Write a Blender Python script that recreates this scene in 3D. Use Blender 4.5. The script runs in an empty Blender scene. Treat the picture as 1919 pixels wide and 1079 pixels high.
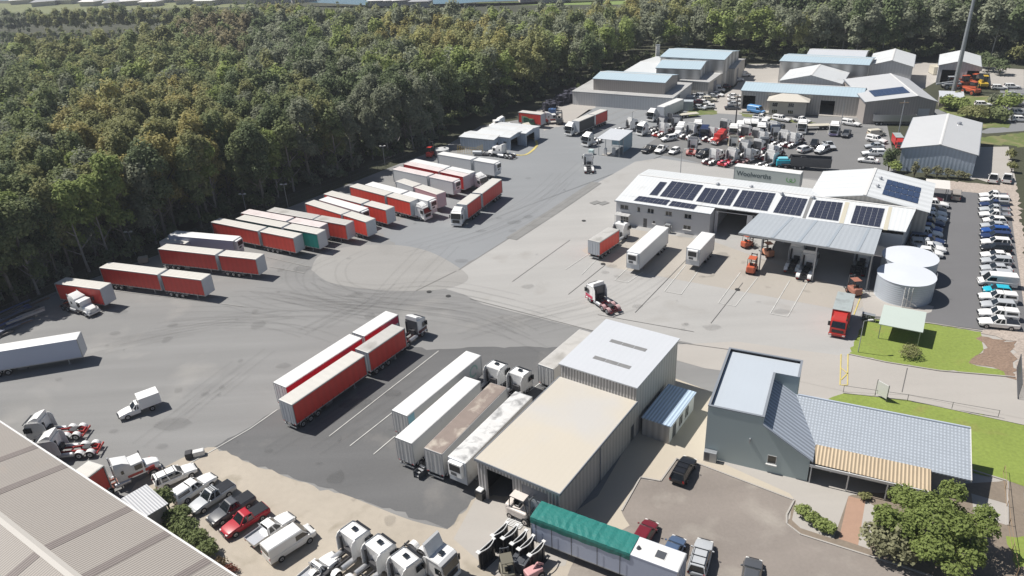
import bpy, bmesh, math, random
import numpy as np
from mathutils import Vector, Matrix
R = math.radians
random.seed(7); rng = np.random.default_rng(7)
S = bpy.context.scene; COL = S.collection
# ---------------------------------------------------------------- camera
F, TH, RO, HC = 1383.1, 0.4725, -0.0559, 59.478          # focal length (px of 1919), tilt down, roll, height above the yard
CX, CY = 959.5, 539.5
fw = np.array([0, math.cos(TH), -math.sin(TH)]); _r = np.array([1., 0, 0]); _u = np.cross(_r, fw)
rt = math.cos(RO)*_r + math.sin(RO)*_u; up = -math.sin(RO)*_r + math.cos(RO)*_u
cd = bpy.data.cameras.new('camera'); cam = bpy.data.objects.new('camera', cd); COL.objects.link(cam)
M = Matrix(((rt[0], up[0], -fw[0]), (rt[1], up[1], -fw[1]), (rt[2], up[2], -fw[2]))).to_4x4()
M.translation = (0, 0, HC); cam.matrix_world = M
cd.sensor_width = 36; cd.lens = 36*F/1919; cd.clip_start = 1; cd.clip_end = 6000
S.camera = cam
def G(px, py, z=0.):
    "surveyed point: where the sight line through photo pixel (px,py) meets height z"
    d = fw + ((px-CX)/F)*rt - ((py-CY)/F)*up; t = (z-HC)/d[2]
    return Vector((d[0]*t, d[1]*t, z))
def P(v):
    d = np.array([v[0], v[1], v[2]-HC]); q = d@fw
    return CX+F*(d@rt)/q, CY-F*(d@up)/q
# ---------------------------------------------------------------- light
W = bpy.data.worlds.new('World'); S.world = W; W.use_nodes = True
nt = W.node_tree; bg = nt.nodes['Background']; sky = nt.nodes.new('ShaderNodeTexSky')
SUN_EL, SUN_AZ = R(57), R(-67)                             # azimuth clockwise from +Y
sky.sky_type = 'NISHITA'; sky.sun_disc = False; sky.sun_elevation = SUN_EL; sky.sun_rotation = SUN_AZ % (2*math.pi)
sky.air_density = 1.0; sky.dust_density = 1.2; sky.ozone_density = 1.0
nt.links.new(sky.outputs[0], bg.inputs[0]); bg.inputs[1].default_value = 0.05
sd = bpy.data.lights.new('sun', 'SUN'); so = bpy.data.objects.new('sun', sd); COL.objects.link(so)
sd.energy = 5.0; sd.angle = R(0.5); sd.color = (1, .955, .89)
sv = Vector((math.sin(SUN_AZ)*math.cos(SUN_EL), math.cos(SUN_AZ)*math.cos(SUN_EL), math.sin(SUN_EL)))
so.rotation_euler = sv.to_track_quat('Z', 'Y').to_euler(); so.location = sv*300
S.cycles.transparent_max_bounces = 48
S.view_settings.view_transform = 'Standard'; S.view_settings.look = 'None'
S.view_settings.exposure = 0.3; S.view_settings.gamma = 1; S.view_settings.use_curve_mapping = False
# ---------------------------------------------------------------- materials
MATS = {}
def mat(name, col, rough=.6, metal=0., var=.0, scale=.6, var2=.0, scale2=8., ribs=None, alpha=None, stretch=None, tint=False, dirt=None, bump=0, coat=0, spec=.5):
    if name in MATS: return MATS[name]
    m = bpy.data.materials.new(name); m.use_nodes = True; t = m.node_tree; N = t.nodes; L = t.links
    b = N['Principled BSDF']; b.inputs['Roughness'].default_value = rough; b.inputs['Metallic'].default_value = metal
    b.inputs['Specular IOR Level'].default_value = spec
    if coat: b.inputs['Coat Weight'].default_value = coat; b.inputs['Coat Roughness'].default_value = .05
    tc = N.new('ShaderNodeTexCoord').outputs['Object']
    def math_(op, a, bb, c=None):
        n = N.new('ShaderNodeMath'); n.operation = op
        for i, v in enumerate((a, bb, c)):
            if v is None: continue
            if isinstance(v, (int, float)): n.inputs[i].default_value = v
            else: L.new(v, n.inputs[i])
        return n.outputs[0]
    def noise(sc, det=4, vec=None, dist=0.):
        n = N.new('ShaderNodeTexNoise'); n.inputs['Scale'].default_value = sc; n.inputs['Detail'].default_value = det
        n.inputs['Distortion'].default_value = dist
        L.new(vec or tc, n.inputs['Vector']); return n.outputs[0]
    fac = None
    def addf(sig, amp):
        nonlocal fac
        v = math_('MULTIPLY_ADD', math_('SUBTRACT', sig, .5), 2*amp, 0.)
        fac = v if fac is None else math_('ADD', fac, v)
    if var: addf(noise(scale, 5), var)
    if var2: addf(noise(scale2, 3), var2)
    if stretch:
        for (ang, sx, sy, amp) in stretch:
            mp = N.new('ShaderNodeMapping'); mp.inputs['Rotation'].default_value = (0, 0, ang); mp.inputs['Scale'].default_value = (sx, sy, 1)
            L.new(tc, mp.inputs[0]); addf(noise(1., 4, mp.outputs[0], .6), amp)
    hsrc = None
    if ribs:
        ax, per, amp, bh = ribs
        s = N.new('ShaderNodeSeparateXYZ'); L.new(tc, s.inputs[0])
        co = {'x': s.outputs[0], 'y': s.outputs[1], 'z': s.outputs[2], 'w': math_('ADD', s.outputs[0], s.outputs[1]), 'grid': s.outputs[0]}[ax]
        w = math_('MULTIPLY_ADD', math_('SINE', math_('MULTIPLY', co, 2*math.pi/per), 0), .5, .5)
        if ax == 'grid': w = math_('MULTIPLY', w, math_('MULTIPLY_ADD', math_('SINE', math_('MULTIPLY', s.outputs[1], 2*math.pi/(per*1.15)), 0), .5, .5))
        hsrc = (w, bh)
        if amp: addf(w, amp)
    rgb = N.new('ShaderNodeRGB'); rgb.outputs[0].default_value = (*col, 1); c = rgb.outputs[0]
    if tint:
        a = N.new('ShaderNodeAttribute'); a.attribute_name = 'tint'
        mx = N.new('ShaderNodeMix'); mx.data_type = 'RGBA'; mx.blend_type = 'MULTIPLY'; mx.inputs[0].default_value = 1
        L.new(c, mx.inputs[6]); L.new(a.outputs['Color'], mx.inputs[7]); c = mx.outputs[2]
    if dirt:
        dc, thr, sc = dirt
        n = noise(sc, 6, None, .4); mr = N.new('ShaderNodeMapRange'); mr.inputs[1].default_value = thr; mr.inputs[2].default_value = thr+.18
        L.new(n, mr.inputs[0]); mx = N.new('ShaderNodeMix'); mx.data_type = 'RGBA'
        L.new(mr.outputs[0], mx.inputs[0]); L.new(c, mx.inputs[6]); mx.inputs[7].default_value = (*dc, 1); c = mx.outputs[2]
    if fac is not None:
        vm = N.new('ShaderNodeVectorMath'); vm.operation = 'SCALE'; L.new(c, vm.inputs[0]); L.new(math_('MAXIMUM', math_('ADD', fac, 1.), .15), vm.inputs['Scale']); c = vm.outputs[0]
    L.new(c, b.inputs['Base Color'])
    if hsrc or bump:
        bp = N.new('ShaderNodeBump')
        if hsrc: bp.inputs['Distance'].default_value = hsrc[1]; L.new(hsrc[0], bp.inputs['Height'])
        else: bp.inputs['Distance'].default_value = bump; L.new(noise(scale2, 4), bp.inputs['Height'])
        L.new(bp.outputs[0], b.inputs['Normal'])
    if alpha is not None:
        b.inputs['Alpha'].default_value = alpha
    MATS[name] = m; return m
def paint(name, col, rough=.35, var=.04): return mat('paint_'+name, col, rough, 0, var, 1.2, 0, coat=.3)
WHT = paint('white', (.78, .78, .77)); RED = paint('red', (.42, .028, .022)); BLK = paint('black', (.012, .013, .016))
SIL = paint('silver', (.42, .44, .46)); GRY = paint('dark_grey', (.075, .08, .09)); BLU = paint('blue', (.02, .075, .28))
NAV = paint('navy', (.02, .035, .10)); CYN = paint('cyan', (.02, .42, .55)); MAR = paint('maroon', (.075, .008, .014))
SBL = paint('slate_blue', (.07, .11, .19)); ORG = paint('orange', (.50, .11, .05)); YEL = paint('yellow', (.62, .42, .05))
GRN = paint('green', (.03, .16, .08)); MRD = paint('car_red', (.38, .008, .02)); CRM = paint('cream', (.62, .58, .48))
PNK = paint('pink_red', (.55, .03, .09)); GLS = mat('glass_dark', (.012, .016, .02), .06, 0, spec=.8)
TYR = mat('tyre_rubber', (.018, .018, .02), .85); RIM = mat('alloy', (.42, .43, .45), .35, .6)
CHS = mat('chassis_dark', (.035, .035, .04), .7, 0, .3, 2); ALU = mat('aluminium', (.55, .56, .58), .35, .7, .05, 3)
STL = mat('galvanised', (.38, .40, .42), .45, .5, .08, 2); LMP = mat('lamp_lens', (.7, .7, .68), .1); TLR = mat('tail_lens', (.35, .01, .01), .2)
AMB = mat('amber', (.6, .2, .02), .3)
# ---------------------------------------------------------------- mesh builder
class MB:
    def __init__(s): s.v = []; s.f = []; s.m = []; s.mats = []
    def mi(s, m):
        if m not in s.mats: s.mats.append(m)
        return s.mats.index(m)
    def add(s, vs, fs, m):
        o = len(s.v); s.v += [tuple(v) for v in vs]; k = s.mi(m)
        for f in fs: s.f.append([o+i for i in f]); s.m.append(k)
        return s
    def box(s, x0, x1, y0, y1, z0, z1, m):
        return s.add([(x, y, z) for z in (z0, z1) for x, y in ((x0, y0), (x1, y0), (x1, y1), (x0, y1))],
                     [(3, 2, 1, 0), (4, 5, 6, 7), (0, 1, 5, 4), (1, 2, 6, 5), (2, 3, 7, 6), (3, 0, 4, 7)], m)
    def rbox(s, x0, x1, y0, y1, z0, z1, b, m, seg=2):
        bm = bmesh.new(); bmesh.ops.create_cube(bm, size=1)
        for v in bm.verts: v.co = Vector(((x0+x1)/2+v.co.x*(x1-x0), (y0+y1)/2+v.co.y*(y1-y0), (z0+z1)/2+v.co.z*(z1-z0)))
        bmesh.ops.bevel(bm, geom=bm.edges[:], offset=b, segments=seg, affect='EDGES', profile=.5)
        bm.verts.index_update(); s.add([v.co[:] for v in bm.verts], [[v.index for v in f.verts] for f in bm.faces], m); bm.free(); return s
    def loft(s, secs, m, cap=True, closed=True):
        n = len(secs[0]); vs = [p for q in secs for p in q]; fs = []
        for i in range(len(secs)-1):
            for j in range(n if closed else n-1):
                a = i*n+j; b = i*n+(j+1) % n; fs.append((a, b, b+n, a+n))
        if cap: fs += [tuple(range(n))[::-1], tuple(range((len(secs)-1)*n, len(secs)*n))]
        return s.add(vs, fs, m)
    def prism(s, pts, ax, a0, a1, m):
        "pts 2-D, extruded along axis ax ('x','y','z')"
        g = {'y': lambda p, a: (p[0], a, p[1]), 'x': lambda p, a: (a, p[0], p[1]), 'z': lambda p, a: (p[0], p[1], a)}[ax]
        return s.loft([[g(p, a0) for p in pts], [g(p, a1) for p in pts]], m)
    def cyl(s, p0, p1, r, m, seg=12, r1=None, cap=True):
        p0 = Vector(p0); p1 = Vector(p1); d = (p1-p0).normalized(); a = d.orthogonal().normalized(); b = d.cross(a); r1 = r if r1 is None else r1
        c = [(math.cos(2*math.pi*i/seg), math.sin(2*math.pi*i/seg)) for i in range(seg)]
        return s.loft([[p0+(a*x+b*y)*r for x, y in c], [p1+(a*x+b*y)*r1 for x, y in c]], m, cap)
    def tube(s, pts, r, m, seg=6):
        for a, b in zip(pts[:-1], pts[1:]): s.cyl(a, b, r, m, seg)
        return s
    def quad(s, a, b, c, d, m): return s.add([a, b, c, d], [(0, 1, 2, 3)], m)
    def mesh(s, name):
        me = bpy.data.meshes.new(name); me.from_pydata(s.v, [], s.f)
        for m in s.mats: me.materials.append(m)
        me.polygons.foreach_set('material_index', s.m)
        bm = bmesh.new(); bm.from_mesh(me); bmesh.ops.recalc_face_normals(bm, faces=bm.faces); bm.to_mesh(me); bm.free()
        me.update(); return me
def smooth(me, ang=40):
    me.polygons.foreach_set('use_smooth', [True]*len(me.polygons)); me.set_sharp_from_angle(angle=R(ang)); return me
def tag(o, label=None, cat=None, group=None, kind=None):
    if label: o['label'] = label
    if cat: o['category'] = cat
    if group: o['group'] = group
    if kind: o['kind'] = kind
    return o
def link(name, data, parent=None, loc=None, rz=0.):
    o = bpy.data.objects.new(name, data); COL.objects.link(o)
    if parent: o.parent = parent
    if loc is not None: o.location = loc
    if rz: o.rotation_euler = (0, 0, rz)
    return o
def put(name, parts, label, cat, loc, rz, group=None, plabels=None):
    "a thing: an Empty at its base with its parts (name, mesh, [sub-parts])"
    loc = (loc[0], loc[1], (loc[2] if len(loc) > 2 else 0)+.03)
    t = tag(link(name, None, None, loc, rz), label, cat, group)
    t.empty_display_size = .5
    def rec(ps, par):
        for p in ps:
            o = link(p[0], p[1], par)
            if plabels and p[0] in plabels: o['label'] = plabels[p[0]]
            if len(p) > 2: rec(p[2], o)
    rec(parts, t); return t
def one(name, me, label, cat, loc=(0, 0, 0), rz=0., group=None): return tag(link(name, me, None, loc, rz), label, cat, group)
# ---------------------------------------------------------------- ground
_z = [0.]; _lay = []
def sheet(name, pts, m, z=None, world=False, rough=0.):
    if z is None:
        w_ = [(p[0], p[1]) if world else tuple(G(*p)[:2]) for p in pts]; bb = (min(p[0] for p in w_), max(p[0] for p in w_), min(p[1] for p in w_), max(p[1] for p in w_))
        lv = 1+max([l for (b, l) in _lay if b[0] < bb[1] and b[1] > bb[0] and b[2] < bb[3] and b[3] > bb[2]], default=0); _lay.append((bb, lv)); z = .004*lv; _z[0] = max(_z[0], z)
    bm = bmesh.new(); vs = []; W3 = [Vector((p[0], p[1], 0)) if world else G(*p) for p in pts]
    if rough:
        o_ = []
        for i, p in enumerate(W3):
            q = W3[(i+1) % len(W3)]; L = (q-p).length; n = int(min(L/.9, 60)); o_.append(p)
            for k in range(1, n): t = k/n; o_.append(p.lerp(q, t)+Vector((random.gauss(0, rough), random.gauss(0, rough), 0)))
        W3 = o_
    for q in W3:
        vs.append(bm.verts.new((q.x, q.y, z)))
    f = bm.faces.new(vs); f.normal_update()
    if f.normal.z < 0: f.normal_flip()
    bmesh.ops.triangulate(bm, faces=[f], ngon_method='EAR_CLIP')
    me = bpy.data.meshes.new(name); bm.to_mesh(me); bm.free(); me.materials.append(m)
    return tag(link(name, me), kind='structure')
def strips(name, lines, w, m, z):
    mb = MB()
    for ln in lines:
        ww = w
        pts = [G(*p) for p in ln]
        for a, b in zip(pts[:-1], pts[1:]):
            d = (b-a).normalized(); n = Vector((-d.y, d.x, 0))*ww/2
            mb.quad(*[(v.x, v.y, z) for v in (a-n, b-n, b+n, a+n)], m)
    return tag(link(name, mb.mesh(name)), kind='structure')
def spline(pts, k=6):
    out = []; n = len(pts)
    for i in range(n-1):
        p0 = pts[max(i-1, 0)]; p1 = pts[i]; p2 = pts[i+1]; p3 = pts[min(i+2, n-1)]
        for j in range(k):
            t = j/k
            out.append(tuple(.5*((2*p1[c])+(-p0[c]+p2[c])*t+(2*p0[c]-5*p1[c]+4*p2[c]-p3[c])*t*t+(-p0[c]+3*p1[c]-3*p2[c]+p3[c])*t**3) for c in (0, 1)))
    out.append(tuple(pts[-1])); return out

m_soil = mat('forest_floor', (.045, .048, .026), .95, 0, .4, .05, .3, 1.5)
m_asph = mat('worn_asphalt', (.205, .205, .203), .9, 0, .15, .04, .10, 5., dirt=((.26, .255, .245), .56, .09), stretch=[(-.75, .02, .28, .16), (.35, .015, .22, .10), (-.75, .06, 1.2, .05)], bump=.01)
m_new = mat('grey_asphalt', (.215, .225, .235), .9, 0, .10, .05, .04, 4, stretch=[(-.9, .02, .3, .07)])
m_dark = mat('dark_asphalt', (.115, .116, .118), .9, 0, .22, .06, .12, 4, dirt=((.17, .165, .16), .58, .15), stretch=[(-.85, .03, .35, .16)])
m_conc = mat('yard_concrete', (.335, .33, .32), .9, 0, .11, .05, .03, 2, stretch=[(.5, .02, .2, .10), (-.8, .03, .5, .07)], dirt=((.28, .27, .255), .60, .12))
m_concl = mat('pale_concrete', (.36, .34, .315), .9, 0, .08, .08, .03, 2, stretch=[(-.5, .03, .3, .08)])
m_sand = mat('sandy_dirt', (.375, .335, .28), .95, 0, .16, .12, .08, 1.2, dirt=((.27, .24, .19), .57, .25), bump=.03)
m_path = mat('cream_concrete', (.43, .385, .315), .85, 0, .06, .2, .03, 3)
m_lot = mat('brown_bitumen', (.215, .19, .17), .92, 0, .28, .09, .12, 3, stretch=[(.3, .02, .2, .22)], dirt=((.29, .265, .235), .50, .16))
m_grass = mat('lawn', (.19, .245, .05), .95, 0, .22, .12, .28, 2.5, dirt=((.21, .21, .06), .58, .3), bump=.05)
m_grass2 = mat('rough_grass', (.12, .15, .045), .95, 0, .3, .1, .25, 1.8, dirt=((.22, .19, .10), .5, .2))
m_stone = mat('loose_rock', (.36, .31, .27), .95, 0, .12, .3, .45, 2.2, bump=.12)
m_mulch = mat('brown_mulch', (.22, .155, .115), .95, 0, .2, .3, .5, 3, bump=.08)
m_line = mat('white_line', (.50, .50, .48), .8, 0, .35, .9); m_yline = mat('yellow_line', (.52, .43, .14), .8, 0, .3, .8)
m_fline = mat('faded_line', (.31, .305, .29), .85, 0, .3, 1)
m_joint = mat('joint', (.14, .135, .13), .9)
m_road = mat('street', (.19, .195, .20), .9, 0, .08, .05, .04, 3)
m_water = mat('water', (.06, .16, .24), .12, 0, .1, .02)
sheet('ground', [(-1500, -300), (1500, -300), (1500, 2500), (-1500, 2500)], m_soil, 0., True)
sheet('hardstanding', [(1180, 600), (1400, 610), (1690, 560), (2100, 700), (2100, 1600), (900, 1600), (1000, 1000), (1180, 760)], m_concl)
sheet('yard', [(-420, 740), (-60, 615), (0, 592), (100, 548), (200, 512), (300, 476), (480, 412), (640, 350), (750, 306), (830, 276), (900, 236), (985, 222), (1050, 176), (1096, 168), (1200, 188), (1300, 208), (1660, 222), (1680, 320), (1660, 600), (1500, 700), (1340, 750), (1320, 850), (1000, 1000), (900, 1250), (-500, 1300)], m_asph)
sheet('grey_asphalt_aisle', [(840, 300), (905, 262), (985, 225), (1050, 185), (1170, 196), (1300, 206), (1420, 240), (1650, 250), (1660, 330), (1240, 300), (1172, 318), (860, 505), (790, 478), (740, 458), (700, 425), (800, 400), (840, 350)], m_new, rough=0.3)
sheet('truck_lot', [(1225, 262), (1300, 222), (1500, 232), (1655, 240), (1665, 345), (1400, 325), (1280, 298), (1195, 283)], mat('lot_asphalt', (.16, .16, .16), .9, 0, .12, .1, .05, 3))
sheet('concrete_apron', [(1190, 303), (1235, 296), (1380, 318), (1690, 360), (1690, 470), (1640, 600), (1590, 665), (1490, 700), (1380, 660), (1230, 630), (1100, 618), (905, 570), (870, 552), (700, 500), (855, 508), (1120, 342)], m_conc)
sheet('turning_circle', spline([(583, 505), (600, 478), (660, 461), (740, 459), (800, 470), (850, 495), (878, 520), (850, 538), (790, 545), (700, 543), (620, 530), (583, 505)]), mat('circle_concrete', (.27, .265, .255), .9, 0, .10, .05, .06, 3, stretch=[(.5, .02, .2, .12)], dirt=((.24, .235, .225), .55, .12)), rough=0.12)
sheet('workshop_slab', [(1155, 425), (1335, 452), (1640, 560), (1600, 585), (1140, 500), (1090, 470)], mat('tan_concrete', (.345, .32, .285), .9, 0, .10, .15, .03, 2, dirt=((.20, .185, .165), .62, .3)))
sheet('driveway', [(1380, 640), (1590, 668), (1700, 692), (1919, 747), (2100, 790), (2100, 830), (1919, 785), (1700, 740), (1590, 735), (1500, 715), (1320, 690), (1180, 650)], m_concl)
sheet('dark_parking', [(400, 838), (470, 800), (522, 768), (640, 700), (720, 640), (810, 655), (900, 650), (1060, 650), (1060, 700), (985, 820), (895, 930), (840, 992), (700, 945), (560, 900), (470, 868)], m_dark, rough=0.18)
sheet('sandy_ground', spline([(255, 905), (300, 880), (360, 850), (405, 838), (470, 868), (560, 902), (640, 925), (700, 948), (770, 975), (838, 992)], 3)+[(900, 928), (960, 930), (1090, 985), (1080, 1200), (900, 1350), (-50, 1350), (200, 1000)], m_sand, rough=0.22)
sheet('shed_apron', [(893, 932), (960, 942), (1075, 990), (1060, 1060), (930, 1080), (850, 1010)], m_concl)
sheet('cream_path', [(1240, 700), (1335, 735), (1322, 850), (1340, 862), (1480, 925), (1490, 938), (1310, 870), (1268, 858), (1238, 900), (1198, 893), (1165, 955), (1190, 975), (1180, 1010), (1040, 985), (1120, 930), (1230, 740)], m_path)
sheet('bitumen_car_park', [(1268, 862), (1310, 871), (1490, 938), (1472, 980), (1500, 1002), (1700, 1065), (1919, 1140), (1919, 1500), (900, 1500), (1080, 1040), (1180, 985), (1165, 960), (1200, 897), (1238, 903)], m_lot, rough=0.05)
sheet('garden_soil', [(1490, 938), (1900, 900), (1919, 905), (1919, 1140), (1700, 1065), (1500, 1002), (1472, 980)], mat('garden_soil', (.20, .165, .13), .95, 0, .2, .4, .2, 3), rough=0.12)
sheet('paved_path', [(1492, 936), (1590, 930), (1562, 1010), (1500, 990), (1484, 975)], m_concl)
sheet('brick_path', [(1590, 930), (1622, 938), (1608, 1022), (1572, 1010)], mat('brick_path', (.34, .22, .16), .9, 0, .1, 1, .1, 6))
sheet('garden_paving', [(1820, 925), (1888, 945), (1888, 985), (1825, 965)], m_concl)
sheet('concrete_path', [(1622, 938), (1640, 950), (1630, 1030), (1608, 1022)], m_concl)
sheet('lawn', [(1590, 663), (1622, 597), (1740, 606), (1838, 622), (1843, 655), (1815, 680), (1870, 692), (1902, 706), (1760, 694), (1660, 678)], m_grass, rough=0.2)
sheet('roadside_lawn', [(1580, 738), (1700, 750), (1919, 795), (2100, 840), (2100, 960), (1919, 912), (1810, 880), (1680, 800), (1500, 760)], m_grass, rough=0.2)
sheet('front_lawn', [(1885, 1005), (1960, 1005), (1960, 1060), (1905, 1065)], m_grass, rough=0.15)
sheet('mulch_bed', [(1815, 680), (1843, 655), (1838, 630), (1905, 640), (1905, 712), (1870, 692)], m_mulch, rough=0.35)
sheet('rock_bank', [(1735, 335), (1850, 346), (1905, 345), (1925, 480), (1990, 700), (1990, 790), (1905, 712), (1905, 640), (1838, 625), (1845, 610), (1905, 615), (1880, 480), (1862, 375), (1735, 355)], m_stone, rough=0.3)
sheet('staff_car_park', [(1650, 400), (1735, 352), (1890, 368), (1925, 620), (1838, 618), (1740, 605), (1620, 595)], mat('staff_asphalt', (.135, .135, .14), .9, 0, .1, .1, .05, 3, stretch=[(1.2, .03, .2, .06)]))
sheet('tank_pad', [(1630, 545), (1750, 575), (1745, 585), (1700, 600), (1620, 590), (1615, 560)], m_concl)
sheet('street', [(1640, 205), (1700, 235), (1760, 240), (1850, 250), (1919, 245), (2100, 260), (2100, 180), (1919, 140), (1870, 150), (1878, 190), (1890, 225), (1840, 245), (1760, 205), (1640, 195)], m_road)
sheet('cul_de_sac', spline([(1268, 232), (1290, 218), (1340, 213), (1400, 214), (1440, 222), (1450, 234), (1400, 242), (1330, 244), (1280, 242), (1268, 232)]), m_road)
sheet('industrial_lane', [(1340, 212), (1335, 190), (1370, 168), (1400, 145), (1440, 120), (1480, 120), (1400, 180), (1390, 212), (1430, 218)], m_concl)
sheet('factory_forecourt', [(1380, 208), (1640, 222), (1660, 205), (1760, 150), (1919, 165), (1919, 130), (1700, 115), (1400, 120), (1370, 180)], m_concl)
sheet('verge', [(1250, 222), (1268, 214), (1300, 206), (1345, 208), (1345, 213), (1290, 218), (1262, 232), (1240, 226)], m_grass2, rough=0.4)
sheet('verge', [(1385, 211), (1470, 222), (1530, 230), (1500, 231), (1440, 226), (1390, 217)], m_grass2, rough=0.4)
sheet('verge', [(1760, 205), (1840, 240), (1892, 238), (1880, 200), (1870, 180), (1800, 180)], m_grass2, rough=0.4)
sheet('verge', [(1830, 268), (1919, 275), (2100, 300), (2100, 275), (1919, 248), (1832, 258)], m_grass2, rough=0.4)
sheet('shed_yard', [(1825, 276), (1890, 275), (1905, 345), (1860, 345), (1830, 335), (1818, 338)], m_concl)
sheet('gravel_yard', [(985, 222), (1050, 178), (1130, 190), (1110, 205), (1060, 235), (1020, 245)], m_concl, rough=0.5)
sheet('river', [(-800, 3), (60, 1), (560, 3), (700, 10), (760, 16), (830, 9), (900, 3), (1000, 0), (1000, -14), (300, -30), (-800, -30)], m_water)
sheet('park_grass', [(560, 12), (700, 16), (800, 17), (900, 10), (1200, 8), (1200, 0), (1000, 3), (900, 5), (760, 18)], mat('park_grass', (.16, .22, .06), .95, 0, .2, .05))
sheet('cleared_ground', [(-300, 40), (0, 34), (130, 24), (300, 16), (480, 12), (480, 4), (-300, 8)], mat('clearing', (.15, .165, .075), .95, 0, .3, .03))
ZL = _z[0]+.008; print('paint level', ZL)
strips('parking_lines', [[(403, 842), (470, 803), (520, 768)], [(350, 872), (403, 842)], [(617, 818), (822, 658)], [(656, 836), (740, 770)], [(700, 852), (740, 818)], [(960, 757), (1030, 705)], [(1000, 757), (1046, 712)]], .13, m_line, ZL)
strips('loading_bay_lines', [[(1152, 525), (1176, 530)], [(1152, 525), (1190, 490)], [(1176, 530), (1205, 510)], [(1245, 546), (1276, 552), (1318, 495)], [(1245, 546), (1285, 497)], [(1346, 568), (1378, 574), (1420, 520)], [(1346, 568), (1388, 510)], [(1443, 588), (1476, 594), (1512, 530)], [(1443, 588), (1480, 526)], [(1060, 505), (1105, 475)], [(1090, 515), (1122, 482)]], .13, m_line, ZL)
strips('trailer_bay_lines', [[(215, 545), (340, 560), (460, 575)], [(220, 536), (430, 560)], [(330, 500), (470, 522)], [(500, 482), (580, 500)], [(505, 500), (570, 512)], [(1118, 224), (1180, 200)], [(1130, 232), (1196, 205)], [(1160, 232), (1212, 212)], [(1530, 250), (1532, 243)], [(1550, 252), (1552, 243)], [(1205, 285), (1290, 294)], [(1250, 292), (1262, 283)]], .14, m_fline, ZL)
strips('yellow_walkway_lines', [[(1576, 664), (1574, 722)], [(1589, 664), (1588, 722)], [(1576, 690), (1588, 700)], [(1576, 712), (1588, 700)], [(1616, 548), (1600, 590)], [(1576, 722), (1588, 722)]], .16, m_yline, ZL)
strips('yellow_kerb_line', [spline([(960, 290), (985, 290), (1003, 277), (1006, 268), (1000, 260), (992, 259)], 5)], .7, m_yline, ZL)
strips('pavement_joints', [[(855, 508), (780, 545)], [(860, 506), (1120, 342)], [(1190, 586), (1285, 488)], [(1065, 552), (1135, 496)], [(960, 528), (1068, 450)], [(1332, 606), (1392, 530)], [(1700, 690), (1690, 735)], [(1120, 590), (1300, 622)], [(880, 560), (1110, 620), (1400, 660)]], .09, m_joint, ZL)
m_patch = mat('darker_patch', (.20, .20, .195), .9, 0, .2, .3, stretch=[(.7, .1, .9, .2)])
strips('worn_patch', [[(958, 448), (1040, 395), (1118, 342)]], 2.6, m_patch, ZL-.003)
m_tm = mat('tyre_mark', (.09, .09, .09), .9, 0, .3, .6, alpha=.06); mbt = MB(); rs = random.Random(12); zt_ = 0
for base, n_ in (([(640, 470), (585, 500), (600, 540), (700, 560), (850, 556), (1050, 600)], 9), ([(430, 560), (520, 560), (640, 585), (760, 600)], 7), ([(470, 545), (560, 570), (700, 575), (900, 600), (1000, 640)], 9), ([(300, 600), (420, 590), (560, 595), (650, 620)], 6), ([(760, 470), (900, 430), (1010, 380), (1080, 320)], 6), ([(560, 640), (640, 600), (720, 560), (780, 500), (840, 440)], 7), ([(100, 690), (260, 650), (420, 620), (560, 600)], 6), ([(850, 640), (1000, 600), (1150, 560), (1250, 500)], 6), ([(300, 820), (400, 740), (520, 650)], 6), ([(560, 850), (700, 760), (820, 680)], 5)):
    for k in range(n_):
        ox, oy = rs.gauss(0, 26), rs.gauss(0, 10); tw = rs.gauss(0, .05)
        pts = [G(px+ox+tw*(py-560), py+oy+tw*.4*(px-600)) for px, py in spline(base, 7)]; i0 = rs.randrange(0, len(pts)//2); pts = pts[i0:i0+rs.randrange(len(pts)//3, len(pts))]
        for off in (-.95, .95):
            zt_ += 1; z = ZL+.0004*zt_; prev = None
            for q0, q1 in zip(pts[:-1], pts[1:]):
                d = (q1-q0).normalized(); n = Vector((-d.y, d.x, 0)); w_ = .2
                cur = (q0+n*(off-w_), q0+n*(off+w_))
                if prev: mbt.quad(*[(v.x, v.y, z) for v in (prev[0], cur[0], cur[1], prev[1])], m_tm)
                prev = cur
tag(link('tyre_marks', mbt.mesh('tyre_marks')), kind='structure')
mbt = MB(); m_st = mat('oil_stain', (.06, .06, .06), .8, 0, .3, .6, alpha=.13)
for k in range(150):
    px, py = rs.uniform(60, 1560), rs.uniform(330, 980); c = G(px, py)
    if py > 640 and px > 860: continue
    if py < 620-.42*px: continue
    r_ = abs(rs.gauss(0, .7))+.25; m_ = 9; ph = rs.random()*6; st_ = rs.uniform(.5, 1.8)
    mbt.add([(c.x+math.cos(i*6.283/m_+ph)*r_*st_*rs.uniform(.7, 1.2), c.y+math.sin(i*6.283/m_+ph)*r_*rs.uniform(.7, 1.2), ZL+.07+k*.0003) for i in range(m_)], [tuple(range(m_))], m_st)
tag(link('oil_stains', mbt.mesh('oil_stains')), kind='structure')
for i, (px, py) in enumerate([(840, 555), (804, 547), (1094, 414), (1130, 495), (1382, 543), (1129, 496)][:5]):
    mb = MB(); mb.cyl((0, 0, ZL), (0, 0, ZL+.03), .45, mat('cast_iron', (.03, .03, .03), .7), 12)
    one('manhole_cover', mb.mesh('manhole_cover'), ['round dark drain cover by the turning circle', 'dark drain cover beside the pale concrete circle edge', 'small dark drain cover near the office block entrance', 'dark drain cover beside the red trailer by the office', 'dark drain cover inside the third painted loading bay'][i], 'drain cover', G(px, py))
for i, (px, py) in enumerate([(1116, 380), (1131, 381)]):
    mb = MB(); mb.box(-1.1, 1.1, -.8, .8, ZL, ZL+.04, m_patch)
    one('drain_grate', mb.mesh('drain_grate'), ['left dark grate of the pair in the pale concrete', 'right dark grate of the pair in the pale concrete'][i], 'drain', G(px, py), .6)
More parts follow.
